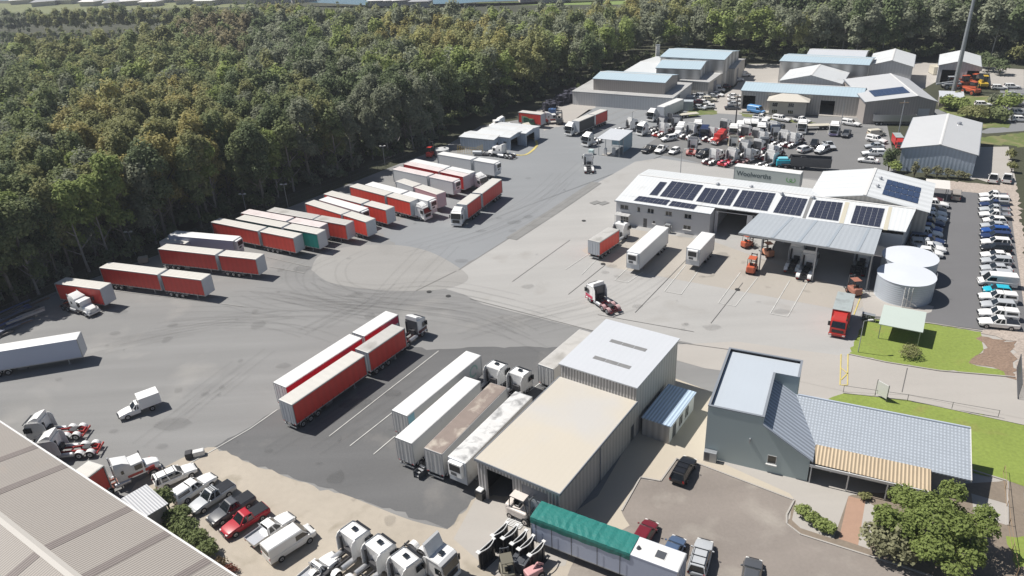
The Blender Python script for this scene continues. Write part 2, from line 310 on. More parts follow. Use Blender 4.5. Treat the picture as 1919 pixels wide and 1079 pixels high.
def kerb(name, pts, label, w=.18, h=.14, m=None, k=1):
    mb = MB(); m = m or m_concl
    q = [G(*p) for p in pts]
    for a, b in zip(q[:-1], q[1:]):
        d = (b-a).normalized(); n = Vector((-d.y, d.x, 0))*w/2
        mb.loft([[(v.x, v.y, 0) for v in (a-n, a+n)]+[(v.x, v.y, h) for v in (a+n, a-n)], [(v.x, v.y, 0) for v in (b-n, b+n)]+[(v.x, v.y, h) for v in (b+n, b-n)]], m)
    return tag(link(name, mb.mesh(name)), kind='structure')
kerb('kerb', [(1165, 958), (1200, 895), (1238, 902), (1268, 860), (1310, 870), (1488, 938), (1474, 965), (1474, 982), (1500, 1002), (1700, 1065), (1919, 1140)], '')
kerb('kerb', [(1590, 664), (1660, 679), (1760, 695), (1902, 707)], '')
kerb('kerb', [(1580, 737), (1700, 750), (1919, 797)], '')
kerb('kerb', [(1622, 597), (1740, 606), (1840, 621)], '')
kerb('kerb', [(1810, 878), (1888, 902), (1888, 985)], '')
# ---------------------------------------------------------------- buildings
CGW = mat('wall_sheet_white', (.55, .56, .57), .5, 0, .05, .4, ribs=('w', .9, .05, .02))
CGC = mat('wall_sheet_cream', (.44, .42, .39), .5, 0, .05, .4, ribs=('w', .8, .12, .03))
CGR = mat('wall_sheet_ribbed', (.36, .35, .345), .5, 0, .03, .4, ribs=('w', .42, .42, .06))
CGB = mat('wall_sheet_pale_blue', (.40, .47, .56), .5, 0, .06, .3, ribs=('w', .8, .06, .02))
CGT = mat('wall_sheet_tan', (.34, .31, .29), .55, 0, .05, .3, ribs=('w', .7, .06, .02))
BRK = mat('painted_block', (.52, .53, .55), .8, 0, .04, .5)
RFW = mat('roof_sheet_white', (.60, .62, .63), .45, 0, .06, .25, ribs=('x', .75, .03, .015), dirt=((.48, .48, .46), .62, .2))
RFWy = mat('roof_sheet_white_y', (.60, .62, .63), .45, 0, .06, .25, ribs=('y', 1.5, .05, .015), dirt=((.48, .48, .46), .62, .2))
RFG = mat('roof_sheet_grey', (.50, .52, .55), .5, 0, .04, .2, ribs=('x', .75, .01, .003))
RFB = mat('roof_sheet_blue', (.40, .50, .56), .42, 0, .05, .2, ribs=('x', .9, .04, .015))
RFBy = mat('roof_sheet_blue_y', (.40, .50, .56), .42, 0, .05, .2, ribs=('y', .9, .04, .015))
RFC = mat('roof_sheet_cream', (.50, .46, .39), .5, 0, .025, .15, ribs=('x', .7, .005, .003), dirt=((.47, .455, .43), .5, .07))
RFGy = mat('roof_sheet_grey_y', (.50, .51, .52), .45, 0, .05, .2, ribs=('y', 1.2, .06, .015))
RFM = mat('roof_sheet_dull', (.40, .40, .395), .6, 0, .08, .2, ribs=('x', .9, .05, .015), dirt=((.33, .33, .32), .55, .3))
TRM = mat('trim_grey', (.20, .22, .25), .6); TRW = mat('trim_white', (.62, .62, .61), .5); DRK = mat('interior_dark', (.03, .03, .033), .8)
ROL = mat('roller_door', (.16, .17, .20), .5, 0, .03, 1, ribs=('z', .22, .15, .02)); ROLW = mat('roller_door_pale', (.47, .48, .50), .5, 0, .03, 1, ribs=('z', .3, .10, .02))
SKY_ = mat('skylight_sheet', (.20, .20, .20), .5, 0, .2, 1.2); WOOD = mat('timber', (.30, .21, .13), .8, 0, .2, 2)
CLAD = mat('skylight_wall_sheet', (.30, .31, .33), .6, 0, .1, .5)
def frame(A, B, z=0, C=None):
    a = G(*A, z); b = G(*B, z); d = b-a; ang = math.atan2(d.y, d.x); L = math.hypot(d.x, d.y)
    n = Vector((-math.sin(ang), math.cos(ang), 0)); dep = None
    if C: dep = (G(*C, z)-b).dot(n)
    return Vector((a.x, a.y, 0)), ang, L, dep
def wside(mb, p0, p1, z0, z1, holes, m, t=.14, gab=None):
    p0 = Vector((*p0, 0)); p1 = Vector((*p1, 0)); d = p1-p0; L = d.length; d /= L; n = Vector((-d.y, d.x, 0))
    us = sorted({0., L, *[h[0] for h in holes], *[h[1] for h in holes]}); zs = sorted({z0, z1, *[h[2] for h in holes], *[h[3] for h in holes]})
    def pt(u, z, k=0.): q = p0+d*u+n*k; return (q.x, q.y, z)
    for u0, u1 in zip(us[:-1], us[1:]):
        for a, b in zip(zs[:-1], zs[1:]):
            um, zm = (u0+u1)/2, (a+b)/2
            if any(h[0] < um < h[1] and h[2] < zm < h[3] for h in holes): continue
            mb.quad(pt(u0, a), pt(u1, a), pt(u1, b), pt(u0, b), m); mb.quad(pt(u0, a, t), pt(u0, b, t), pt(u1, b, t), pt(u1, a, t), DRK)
    for h in holes:
        for (u0, a, u1, b) in ((h[0], h[2], h[0], h[3]), (h[1], h[2], h[1], h[3]), (h[0], h[3], h[1], h[3]), (h[0], h[2], h[1], h[2])):
            if a == b and a <= z0: continue
            mb.quad(pt(u0, a), pt(u1, b), pt(u1, b, t), pt(u0, a, t), m)
    if gab:
        q = [pt(u, z) for u, z in gab]; mb.add(q, [tuple(range(len(q)))], m)
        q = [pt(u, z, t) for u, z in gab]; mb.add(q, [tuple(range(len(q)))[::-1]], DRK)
    return pt, d, n
def roofx(mb, prof, ax, v0, v1, m, t=.12):
    "roof slab: prof = [(u,z)..] across the ridge, extruded along ax"
    pts = list(prof)+[(u, z-t) for u, z in prof[::-1]]
    n = len(prof)
    if ax == 'x': g = lambda p, v: (v, p[0], p[1])
    else: g = lambda p, v: (p[0], v, p[1])
    for i in range(n-1):
        q = [prof[i], prof[i+1], (prof[i+1][0], prof[i+1][1]-t), (prof[i][0], prof[i][1]-t)]
        mb.loft([[g(p, v0) for p in q], [g(p, v1) for p in q]], m)
def window(w, h, mull=1, fr=TRW, gl=GLS, horiz=0):
    "opening parts in local frame: x along wall, y into wall"
    f = MB(); b = .06
    f.box(0, w, -.03, .06, 0, b, fr).box(0, w, -.03, .06, h-b, h, fr).box(0, b, -.03, .06, b, h-b, fr).box(w-b, w, -.03, .06, b, h-b, fr)
    for k in range(mull): x = w*(k+1)/(mull+1); f.box(x-.03, x+.03, -.025, .055, b, h-b, fr)
    for k in range(horiz): z = h*(k+1)/(horiz+1); f.box(b, w-b, -.02, .05, z-.025, z+.025, fr)
    p = MB().box(b, w-b, .01, .03, b, h-b, gl)
    return f, p
def openings(t, L, D, holes, side_of):
    "fill holes with doors/windows. holes: (side,u0,u1,z0,z1,kind)"
    for (sd_, u0, u1, z0, z1, kind) in holes:
        p0, d = side_of[sd_]; ang = math.atan2(d[1], d[0]); loc = (p0[0]+d[0]*u0, p0[1]+d[1]*u0, z0)
        if kind.startswith('win'):
            mu = int(kind[3:4] or 1); f, p = window(u1-u0, z1-z0, mu, horiz=1 if kind.endswith('h') else 0)
            fo = link('window', f.mesh('window'), t, loc, ang); link('pane', p.mesh('pane'), fo)
            if 's' in kind: fo2 = MB().box(-.1, u1-u0+.1, -.22, .0, -.14, -.02, TRW); link('sill', fo2.mesh('sill'), fo)
        elif kind in ('roller', 'rollerw', 'door', 'half'):
            m = {'roller': ROL, 'rollerw': ROLW, 'door': GRY, 'half': ROLW}[kind]
            h0 = (z1-z0)*.55 if kind == 'half' else 0
            b = MB().box(0.003, u1-u0-.003, .06, .12, h0, z1-z0-.003, m)
            do = link('roller_door' if kind != 'door' else 'door', b.mesh('door'), t, loc, ang)
            if kind == 'door': link('handle', MB().box(.1, .16, .02, .06, .95, 1.1, STL).mesh('handle'), do)
RECTS = []
def building(name, label, A, B, C, h, rise, ridge, wm, rm, holes=(), over=.25, hb=None, group=None, cat='building', x0=0., y0=0., zr=.12, rp=.5, trim=TRM, dep=None, L_=None, roofo=None, glab=False):
    """A,B: photo pixels of the two front eave corners, C: back-right eave corner, h: eave height.
    ridge 'x' runs along the front, 'y' away from it, 'skil' one slope (front h, back hb)"""
    o, ang, L, D = frame(A, B, h, C)
    if dep: D = dep
    if L_: L = L_
    hb = h if hb is None else hb
    t = tag(link(name, None, None, o, ang), label, cat, group)
    c = [(x0, y0), (L, y0), (L, D), (x0, D)]
    side = {'f': (c[0], c[1]), 'r': (c[1], c[2]), 'b': (c[2], c[3]), 'l': (c[3], c[0])}
    mb = MB(); so_ = {}
    for k, (p, q) in side.items():
        W_ = math.hypot(q[0]-p[0], q[1]-p[1]); so_[k] = (p, ((q[0]-p[0])/W_, (q[1]-p[1])/W_))
        H_ = {'f': h, 'b': hb}.get(k, min(h, hb)); gab = None
        if ridge == 'y' and k in 'fb': gab = [(0, H_), (W_, H_), (W_*(rp if k == 'f' else 1-rp), H_+rise)]
        if ridge == 'x' and k in 'lr': gab = [(0, H_), (W_, H_), (W_/2, H_+rise)]
        if ridge == 'skil' and k in 'lr' and hb != h:
            up_ = (hb > h) == (k == 'r'); gab = [(0, H_), (W_, H_), (W_ if up_ else 0, max(h, hb))]
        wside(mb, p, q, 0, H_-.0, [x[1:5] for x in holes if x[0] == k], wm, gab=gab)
    link('wall', mb.mesh('wall'), t)
    r = MB(); v = over; e = .03
    if ridge == 'x': m_ = (y0+D)/2; s_ = rise/((D-y0)/2); roofx(r, [(y0-v, h-v*s_+zr), (m_, h+rise+zr), (D+v, h-v*s_+zr)], 'x', x0-v, L+v, rm)
    elif ridge == 'y': m_ = x0+(L-x0)*rp; s_ = rise/((L-x0)*rp); roofx(r, [(x0-v, h-v*s_+zr), (m_, h+rise+zr), (L+v, h-v*s_+zr)], 'y', y0-v, D+v, rm)
    else: s_ = (hb-h)/(D-y0); roofx(r, [(y0-v, h-v*s_+zr), (D+v, hb+v*s_+zr)], 'x', x0-v, L+v, rm)
    ro = link('roof', r.mesh('roof'), t)
    if ridge in 'xy':
        cp = MB()
        if ridge == 'x': cp.prism([(m_-.3, h+rise+zr+.0), (m_, h+rise+zr+.07), (m_+.3, h+rise+zr+.0), (m_, h+rise+zr-.05)], 'x', x0-v-.01, L+v+.01, trim if glab else TRW)
        else: cp.prism([(m_-.3, h+rise+zr), (m_, h+rise+zr+.07), (m_+.3, h+rise+zr), (m_, h+rise+zr-.05)], 'y', y0-v-.01, D+v+.01, trim if glab else TRW)
        link('ridge_cap', cp.mesh('ridge_cap'), ro)
    g = MB()
    if ridge in ('x', 'skil'): g.box(x0-v, L+v, y0-v-.14, y0-v-.003, h-v*s_+zr-.26, h-v*s_+zr-.04, trim)
    if ridge == 'x': link('gutter', MB().box(x0-v, L+v, D+v+.003, D+v+.14, h-v*s_+zr-.26, h-v*s_+zr-.04, trim).mesh('gutter'), t)
    if ridge == 'y':
        for xx in (x0-v-.14, L+v+.003): link('gutter', MB().box(xx, xx+.137, y0-v, D+v, h-v*s_+zr-.26, h-v*s_+zr-.04, trim).mesh('gutter'), t)
    if g.v: link('gutter', g.mesh('gutter'), t)
    openings(t, L, D, holes, so_); RECTS.append((o.copy(), ang, L, D))
    return t, o, ang, L, D
def panels(par, x0, y0, nx, ny, w, d, zf, gap=.03, m=None):
    "a solar array as one part: cells are surface pattern"
    m = m or PV; mb = MB()
    for i in range(nx):
        for j in range(ny):
            xa, xb = x0+i*w+gap, x0+(i+1)*w-gap; ya, yb = y0+j*d+gap, y0+(j+1)*d-gap
            mb.loft([[(xa, ya, zf(xa, ya)+.06), (xb, ya, zf(xb, ya)+.06), (xb, yb, zf(xb, yb)+.06), (xa, yb, zf(xa, yb)+.06)], [(xa, ya, zf(xa, ya)+.1), (xb, ya, zf(xb, ya)+.1), (xb, yb, zf(xb, yb)+.1), (xa, yb, zf(xa, yb)+.1)]], m)
    return link('solar_array', mb.mesh('solar_array'), par)
PV = mat('solar_cells', (.030, .034, .055), .18, 0, .3, 1.5, spec=.6)
PVB = mat('solar_cells_blue', (.03, .05, .11), .18, 0, .2, 1.5, spec=.6)
def vent(par, x, y, z, r=.35):
    mb = MB(); mb.cyl((x, y, z-.1), (x, y, z+.35), r*.6, ALU, 12); mb.cyl((x, y, z+.35), (x, y, z+.55), r, ALU, 12, r*.85); mb.cyl((x, y, z+.55), (x, y, z+.7), r*.85, ALU, 12, r*.2)
    return link('roof_vent', mb.mesh('roof_vent'), par)

# -- the storage shed in the foreground: low cream part and tall grey part
o, ang, L, _ = frame((893.4, 859), (1053.5, 925.7), 5.5)
t = tag(link('storage_shed', None, None, o, ang), 'long ribbed steel shed with a cream low roof and a taller grey roof behind', 'shed')
mb = MB(); D1, D2, h1, h2 = 18.4, 31.2, 5.4, 7.5; X = 10.6
wside(mb, (0, 0), (X, 0), 0, h1, [(1.2, 4.7, 0, 4.6), (5.9, 9.2, 0, 4.6)], CGR)
wside(mb, (X, 0), (X, D2), 0, h1, [(17.2, 18.1, 0, 2.4), (25, 26, 0, 2.4)], CGC); wside(mb, (X, D2), (0, D2), 0, h1, [], CGC); wside(mb, (0, D2), (0, 0), 0, h1, [], CGC)
for p, q in (((0, D1), (X, D1)), ((X, D1), (X, D2)), ((X, D2), (0, D2)), ((0, D2), (0, D1))): wside(mb, p, q, h1, h2, [], CGR if p == (0, D1) else CGC)
link('wall', mb.mesh('wall'), t)
r = MB(); r.box(-.15, X+.15, -.15, D1-.003, h1+.003, h1+.16, RFC); ro = link('low_roof', r.mesh('low_roof'), t)
link('roof_flashing', MB().box(-.22, X+.22, -.25, -.153, h1-.12, h1+.2, TRM).box(-.25, -.153, -.15, D1, h1-.12, h1+.2, TRM).box(X+.153, X+.25, -.15, D1, h1-.1, h1+.2, TRM).mesh('f'), ro)
r = MB(); r.box(-.2, X+.2, D1-.2, D2+.2, h2+.003, h2+.15, RFG); ro = link('tall_roof', r.mesh('tall_roof'), t)
for yy in (D1+3.0, D1+7.7):
    s_ = MB()
    for k in range(3): s_.box(3+k*1.75, 4.68+k*1.75, yy, yy+.75, h2+.153, h2+.17, SKY_)
    link('skylight', s_.mesh('skylight'), ro)
d_ = link('roller_door', MB().box(5.903, 9.197, .06, .12, 0, 4.597, ROL).box(6.6, 9.0, .02, .055, .9, 3.0, mat('door_glass', (.25, .3, .34), .1)).mesh('roller_door'), t)
link('door', MB().box(X-.10, X-.05, 17.21, 18.09, 0, 2.39, GRY).mesh('door'), t); link('door', MB().box(X-.10, X-.05, 25.01, 25.99, 0, 2.39, GRY).mesh('door'), t)
link('downpipe', MB().tube([(X+.12, 9, 0), (X+.12, 9, h1)], .06, TRM).mesh('downpipe'), t)
SHED = (o, ang)
# -- green and blue-roofed office with a tiled wing and veranda
o, ang, L, _ = frame((1319, 856), (1513, 902), 0)
t = tag(link('office_building', None, None, o, ang), 'sage green office with a flat blue roof, a tiled wing and a front veranda', 'building')
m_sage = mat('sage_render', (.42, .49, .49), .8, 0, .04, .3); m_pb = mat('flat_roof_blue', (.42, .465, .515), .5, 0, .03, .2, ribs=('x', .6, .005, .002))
m_tile = mat('roof_tile', (.34, .38, .43), .6, 0, .06, .5, .10, 3.2, ribs=('grid', .36, .22, .02)); m_tile2 = mat('roof_tile_side', (.33, .37, .43), .6, 0, .06, .5, ribs=('y', .62, .30, .05))
m_ver = mat('weathered_sheet', (.42, .335, .23), .7, 0, .16, .5, ribs=('x', .38, .34, .06), dirt=((.25, .16, .10), .6, .5))
mb = MB(); ht = 7.5
def slope(x): return 6.6-(x-6.2)*.62
H2 = slope(11.6)
ring = [(0, 0), (6.2, 0), (6.2, 9.5), (9, 9.5), (9, 13.4), (0, 13.4)]
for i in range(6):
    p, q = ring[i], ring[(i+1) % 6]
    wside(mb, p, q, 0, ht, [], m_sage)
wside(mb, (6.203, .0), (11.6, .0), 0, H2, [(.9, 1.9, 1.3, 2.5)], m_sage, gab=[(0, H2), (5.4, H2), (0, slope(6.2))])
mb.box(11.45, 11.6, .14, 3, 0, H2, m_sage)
link('wall', mb.mesh('wall'), t)
mb = MB(); mb.prism([(.25, .25), (5.95, .25), (5.95, 9.75), (8.75, 9.75), (8.75, 13.15), (.25, 13.15)], 'z', 7.05, 7.2, m_pb); ro = link('flat_roof', mb.mesh('flat_roof'), t)
mb = MB()
for i in range(6):
    p, q = Vector((*ring[i], 0)), Vector((*ring[(i+1) % 6], 0)); d = (q-p).normalized(); n = Vector((-d.y, d.x, 0))
    a, b = p-n*.04-d*(.04 if i != 1 else 0), q-n*.04+d*(.04 if i != 2 else 0); c_, e_ = q+n*.24, p+n*.24
    mb.loft([[(v.x, v.y, ht+.003+i*.002) for v in (a, b, c_, e_)], [(v.x, v.y, ht+.10+i*.002) for v in (a, b, c_, e_)]], TRM if i != 2 else m_pb)
link('parapet_cap', mb.mesh('parapet_cap'), ro)
mb = MB(); q = [(6.203, -.3, slope(6.2)+.1), (11.9, -.3, slope(11.9)+.1), (11.9, 2.8, slope(11.9)+.1), (8.9, 9.49, slope(8.9)+.1), (6.203, 9.49, slope(6.2)+.1)]
mb.loft([[(x, y, z-.15) for x, y, z in q], q], m_tile2); link('side_roof', mb.mesh('side_roof'), t)
q = [(11.9, 2.8, slope(11.9)+.1), (27.4, 2.6, 3.15), (27.4, 9.5, 5.05), (8.9, 9.5, slope(8.9)+.1)]
mb = MB(); mb.loft([[(x, y, z-.15) for x, y, z in q], q], m_tile); ro = link('tiled_roof', mb.mesh('tiled_roof'), t)
link('ridge_cap', MB().tube([(9.1, 9.5, 5.06), (27.45, 9.5, 5.1)], .12, m_tile2, 8).mesh('c'), ro)
link('bargeboard', MB().loft([[(27.41, 2.6, 2.9), (27.41, 9.5, 4.8), (27.41, 9.5, 5.09), (27.41, 2.6, 3.18)], [(27.5, 2.6, 2.9), (27.5, 9.5, 4.8), (27.5, 9.5, 5.09), (27.5, 2.6, 3.18)]], TRW).mesh('b'), ro)
mb = MB(); m_gw = mat('grey_render', (.17, .19, .22), .8)
wside(mb, (11.603, 2.95), (27, 2.95), 0, 2.75, [(1.3, 3.7, 1.1, 2.3), (7, 8.3, 0, 2.5), (8.9, 11.5, .9, 2.4)], m_gw)
wside(mb, (27, 2.95), (27, 9.4), 0, 2.8, [], m_gw, gab=[(0, 2.8), (6.45, 2.8), (6.45, 4.7)]); wside(mb, (27, 9.4), (9.1, 9.4), 0, 4.7, [(2, 4, 1.2, 2.4), (8, 10, 1.2, 2.4)], m_gw)
link('wing_wall', mb.mesh('wing_wall'), t)
openings(t, 0, 0, [('v', 1.3, 3.7, 1.1, 2.3, 'win1'), ('v', 7, 8.3, 0, 2.5, 'win1h'), ('v', 8.9, 11.5, .9, 2.4, 'win2')], {'v': ((11.603, 2.95), (1, 0))})
openings(t, 0, 0, [('v', .9, 1.9, 1.3, 2.5, 'win0s')], {'v': ((6.203, 0), (1, 0))})
mb = MB(); q = [(11.75, .05, 2.72), (23.6, -.2, 2.72), (23.6, 2.75, 3.32), (11.95, 2.75, 3.32)]; mb.loft([[(x, y, z-.06) for x, y, z in q], q], m_ver)
vr = link('veranda_roof', mb.mesh('veranda_roof'), t); link('fascia', MB().box(11.62, 23.65, -.3, -.19, 2.36, 2.7, TRW).mesh('fascia'), vr)
for x_ in (11.85, 15.7, 19.6, 23.5): link('veranda_post', MB().box(x_-.06, x_+.06, -.16, -.04, 0, 2.66, TRW).mesh('veranda_post'), t)
link('wall_lamp', MB().box(4.9, 5.05, -.25, -.003, 3.7, 4.3, STL).mesh('wall_lamp'), t)
mb = MB(); mb.rbox(-.0, 1.5, -.75, -.1, 0, 1.45, .05, STL); mb.box(.1, .7, -.77, -.76, .2, 1.3, GRY)
ac = one('air_conditioner', mb.mesh('air_conditioner'), 'grey air conditioning unit at the left corner of the sage green office', 'air conditioner', o+Matrix.Rotation(ang, 3, 'Z')@Vector((.05, -.0, 0)), ang)

# -- workshop: white two-storey office, solar-roofed hall, canopy and annexe
o, ang, L, _ = frame((1155, 375.4), (1331.4, 400.6), 5.0)
t = tag(link('workshop', None, None, o, ang), 'white truck workshop with solar panels, a two-storey office end and an open canopy', 'building')
Rz = Matrix.Rotation(-ang, 3, 'Z')
def loc_(px, py, z): v = Rz@(G(px, py, z)-o); return v.x, v.y
sl = .105
def zf(x, y): return 5.12+sl*y
mb = MB()
wh = [(.9, 2.7, 3.3, 4.3, 'win1s'), (4.6, 5.3, 3.2, 4.3, 'win0s'), (6.8, 8.2, 3.3, 4.3, 'win1s'), (10.6, 12, 3.3, 4.3, 'win1s'), (14.5, 16, 3.3, 4.3, 'win1s'), (1.0, 2.8, 0, 2.0, 'win2h'), (6.0, 6.8, 0, 2.0, 'door'), (8.0, 8.6, 1.2, 1.8, 'win0s'), (10.5, 12, 1.1, 1.8, 'win2s'), (14.4, 16, 1.0, 1.9, 'win1s')]
wside(mb, (0, 0), (L, 0), 0, 5, [w[:4] for w in wh], BRK); wside(mb, (L, 0), (L, 13), 0, 5, [], BRK, gab=[(0, 5), (13, 5), (13, zf(0, 13)-.12)])
wside(mb, (0, 13), (0, 0), 0, 5, [], BRK, gab=[(0, 5), (13, 5), (0, zf(0, 13)-.12)])
XR = loc_(1697, 436, 5.3)[0]; YE, YR = 2.4, loc_(1697, 436, 5.3)[1]
sk = (YR-YE)/(XR-L)                      # the hall's front line runs a touch forward of the office's
yh = lambda x: YE+sk*(x-L)
wside(mb, (L+.2, yh(L)+.3), (XR-.3, yh(XR)+.3), 0, 4.7, [(.6, 6.2, 0, 4.6), (7.2, 13, 0, 4.6), (13.6, 19, 0, 4.6), (20, 26, 0, 4.6)], BRK)
wside(mb, (XR-.3, yh(XR)+.3), (XR+.9, 18), 0, 5.2, [], CGW); wside(mb, (XR+.9, 19), (0, 19), 0, 5.3, [], CGW); wside(mb, (0, 19), (0, 13), 0, 5.3, [], CGW)
link('wall', mb.mesh('wall'), t)
openings(t, L, 0, [('f',)+w for w in wh], {'f': ((0, 0), (1, 0))})
# roof: office strip plus hall strip, front slope up to a ridge at y=13, then down to y=19.2
mb = MB()
def rslab(q, m): mb.loft([[(x, y, z-.14) for x, y, z in q], q], m)
rslab([(-.2, -.25, zf(0, -.25)), (L+.15, -.25, zf(0, -.25)), (L+.15, yh(L), zf(0, yh(L))), (-.2, yh(L), zf(0, yh(L)))], RFW)
rslab([(-.2, yh(L)+.003, zf(0, yh(L))), (XR, yh(XR), zf(0, yh(XR))), (XR+.8, 13, zf(0, 13)), (-.2, 13, zf(0, 13))], RFW)
rslab([(-.2, 13.003, zf(0, 13)), (XR+.8, 13.003, zf(0, 13)), (XR+1.1, 19.3, zf(0, 13)-.65), (-.2, 19.3, zf(0, 13)-.65)], RFW)
ro = link('roof', mb.mesh('roof'), t)
link('ridge_cap', MB().box(-.25, XR+.85, 12.75, 13.25, zf(0, 13)+.003, zf(0, 13)+.07, TRW).mesh('ridge_cap'), ro)
link('gutter', MB().box(-.25, L+.2, -.42, -.26, 4.9, 5.08, TRM).mesh('gutter'), t)
def arr(q, m=PV, inset=True, nx=6, ny=7):
    "one array between four photo-surveyed roof corners"
    c = []
    for px, py in q:
        z = 5.5
        for _ in range(6): x, y = loc_(px, py, z); z = zf(x, y)+.1
        c.append(Vector((x, y, z)))
    mb = MB()
    for i in range(nx):
        for j in range(ny):
            def b_(u, v): return c[0]*(1-u)*(1-v)+c[1]*u*(1-v)+c[2]*u*v+c[3]*(1-u)*v
            g = .035
            cc = [b_((i+g)/nx, (j+g)/ny), b_((i+1-g)/nx, (j+g)/ny), b_((i+1-g)/nx, (j+1-g)/ny), b_((i+g)/nx, (j+1-g)/ny)]
            mb.loft([[tuple(p-Vector((0, 0, .05))) for p in cc], [tuple(p) for p in cc]], m)
    fr_ = MB(); fr_.loft([[tuple(p-Vector((0, 0, .09))) for p in c], [tuple(p-Vector((0, 0, .03))) for p in c]], mat('panel_frame', (.30, .31, .33), .5))
    a = link('solar_array', mb.mesh('solar_array'), t); link('mounting_frame', fr_.mesh('mounting_frame'), a)
# (pixels: near-left, near-right, far-right, far-left)
Z2 = lambda x, y: (1140+x/6.347, 310+y/6.347); Z4 = lambda x, y: (1440+x/3.596, 250+y/3.596)
arr([Z2(485, 345), Z2(580, 355), Z2(700, 198), Z2(615, 190)], nx=1, ny=7)
arr([Z2(610, 362), Z2(1000, 415), Z2(1130, 232), Z2(755, 182)], nx=5)
arr([Z2(1040, 422), Z2(1290, 460), Z2(1390, 285), Z2(1150, 262)], nx=3); arr([Z2(1300, 462), Z2(1445, 478), Z2(1562, 285), Z2(1420, 268)], nx=2)
arr([Z2(1478, 482), Z2(1890, 540), Z4(50, 402), Z2(1595, 290)], nx=5)
arr([Z4(30, 530), Z4(215, 555), Z4(265, 440), Z4(95, 418)], nx=5); arr([Z4(268, 560), Z4(470, 588), Z4(502, 465), Z4(320, 448)], nx=5); arr([Z4(552, 602), Z4(750, 630), Z4(785, 505), Z4(590, 483)], nx=5)
arr([Z2(300, 415), Z2(685, 470), Z2(735, 408), Z2(365, 360)], nx=7, ny=2); arr([Z2(712, 475), Z2(1015, 518), Z2(1062, 465), Z2(765, 418)], nx=5, ny=2)
for q in ([Z4(230, 555), Z4(252, 558), Z4(302, 450), Z4(278, 446)], [Z4(478, 588), Z4(508, 592), Z4(545, 482), Z4(515, 478)], [Z4(775, 632), Z4(805, 636), Z4(832, 515), Z4(808, 512)]):
    c = [(*loc_(*p, 5.9), 0) for p in q]; mb = MB(); c = [(x, y, zf(x, y)+.03) for x, y, _ in c]; mb.loft([[(x, y, z-.05) for x, y, z in c], c], SKY_ if q[0][0] < 1560 else mat('cream_skylight', (.5, .47, .38), .5)); link('skylight', mb.mesh('skylight'), ro)
for px, py in ((1345, 345), (1408, 350), (1465, 363), (1524, 370)): x, y = loc_(px, py, 6.6); vent(t, x, y, zf(0, 13)-.2, .45)
# canopy
ZC = 6.9; cf = [loc_(1384, 436, ZC), loc_(1638, 477, ZC), loc_(1653, 430, 5.5), loc_(1424, 398, 5.5)]
mb = MB(); c = [(*cf[0], ZC), (*cf[1], ZC), (*cf[2], 5.5), (*cf[3], 5.5)]; mb.loft([[(x, y, z-.12) for x, y, z in c], c], mat('canopy_sheet', (.37, .40, .43), .45, 0, .04, .2, ribs=('x', .8, .03, .012)))
cn = link('canopy', mb.mesh('canopy'), t); e0, e1 = Vector(c[0]), Vector(c[1])
link('fascia', MB().loft([[(e0.x, e0.y-.1, ZC-.3), (e0.x, e0.y-.01, ZC-.3), (e0.x, e0.y-.01, ZC+.05), (e0.x, e0.y-.1, ZC+.05)], [(e1.x, e1.y-.1, ZC-.3), (e1.x, e1.y-.01, ZC-.3), (e1.x, e1.y-.01, ZC+.05), (e1.x, e1.y-.1, ZC+.05)]], STL).mesh('fascia'), cn)
for k in (.19, .6, .99): p = e0.lerp(e1, k); link('canopy_post', MB().box(p.x-.1, p.x+.1, p.y+.15, p.y+.35, 0, ZC-.2, STL).mesh('canopy_post'), t)
for k in (.25, .45, .66, .87):
    a, b = e0.lerp(e1, k), Vector(c[3]).lerp(Vector(c[2]), k+.02); mb = MB(); mb.loft([[(a.x, a.y+.2, a.z+.02), (a.x+.5, a.y+.2, a.z+.02), (a.x+.5, a.y+.2, a.z+.04), (a.x, a.y+.2, a.z+.04)], [(b.x, b.y, b.z+.02), (b.x+.5, b.y, b.z+.02), (b.x+.5, b.y, b.z+.04), (b.x, b.y, b.z+.04)]], mat('clear_sheet', (.33, .37, .41), .4)); link('skylight', mb.mesh('skylight'), cn)
# entrance awning of the office
aw = link('awning', MB().loft([[(.2, -1.5, 2.35), (3.3, -1.5, 2.35), (3.3, -.003, 2.5), (.2, -.003, 2.5)], [(.2, -1.5, 2.42), (3.3, -1.5, 2.42), (3.3, -.003, 2.57), (.2, -.003, 2.57)]], RFM).mesh('awning'), t)
link('awning_post', MB().tube([(.35, -1.4, 0), (.35, -1.4, 2.36)], .05, STL).mesh('awning_post'), aw)
# annexe with a cross ridge
t2 = tag(link('workshop_annexe', None, None, o, ang), 'tall white gabled annexe behind the workshop with a blue solar array on its right slope', 'building')
xl, xm, xr, ya, yb = 35.4, 45.2, 56.3, 13.6, 30.5; he, hr = 5.9, 7.7
mb = MB(); wside(mb, (xl, ya), (xr, ya), 0, he, [], CGC, gab=[(0, he), (xr-xl, he), (xm-xl, hr)]); wside(mb, (xr, ya), (xr, yb), 0, he, [], CGW); wside(mb, (xr, yb), (xl, yb), 0, he, [], CGW, gab=[(0, he), (xr-xl, he), (xr-xm, hr)]); wside(mb, (xl, yb), (xl, ya), 0, he, [(2, 6, 0, 4)], CGW)
link('wall', mb.mesh('wall'), t2); mb = MB(); roofx(mb, [(xl-.3, he+.08), (xm, hr+.13), (xr+.3, he+.08)], 'y', ya-.3, yb+.3, mat('annexe_sheet', (.60, .62, .63), .45, 0, .05, .25, ribs=('y', 2.4, .07, .02))); ro = link('roof', mb.mesh('roof'), t2)
link('ridge_cap', MB().box(xm-.3, xm+.3, ya-.32, yb+.32, hr+.135, hr+.2, TRW).mesh('c'), ro)
sR = (he-hr)/(xr-xm)
mb = MB()
q = [(xm+3.0, ya+3.2), (xm+8.8, ya+1.6)]
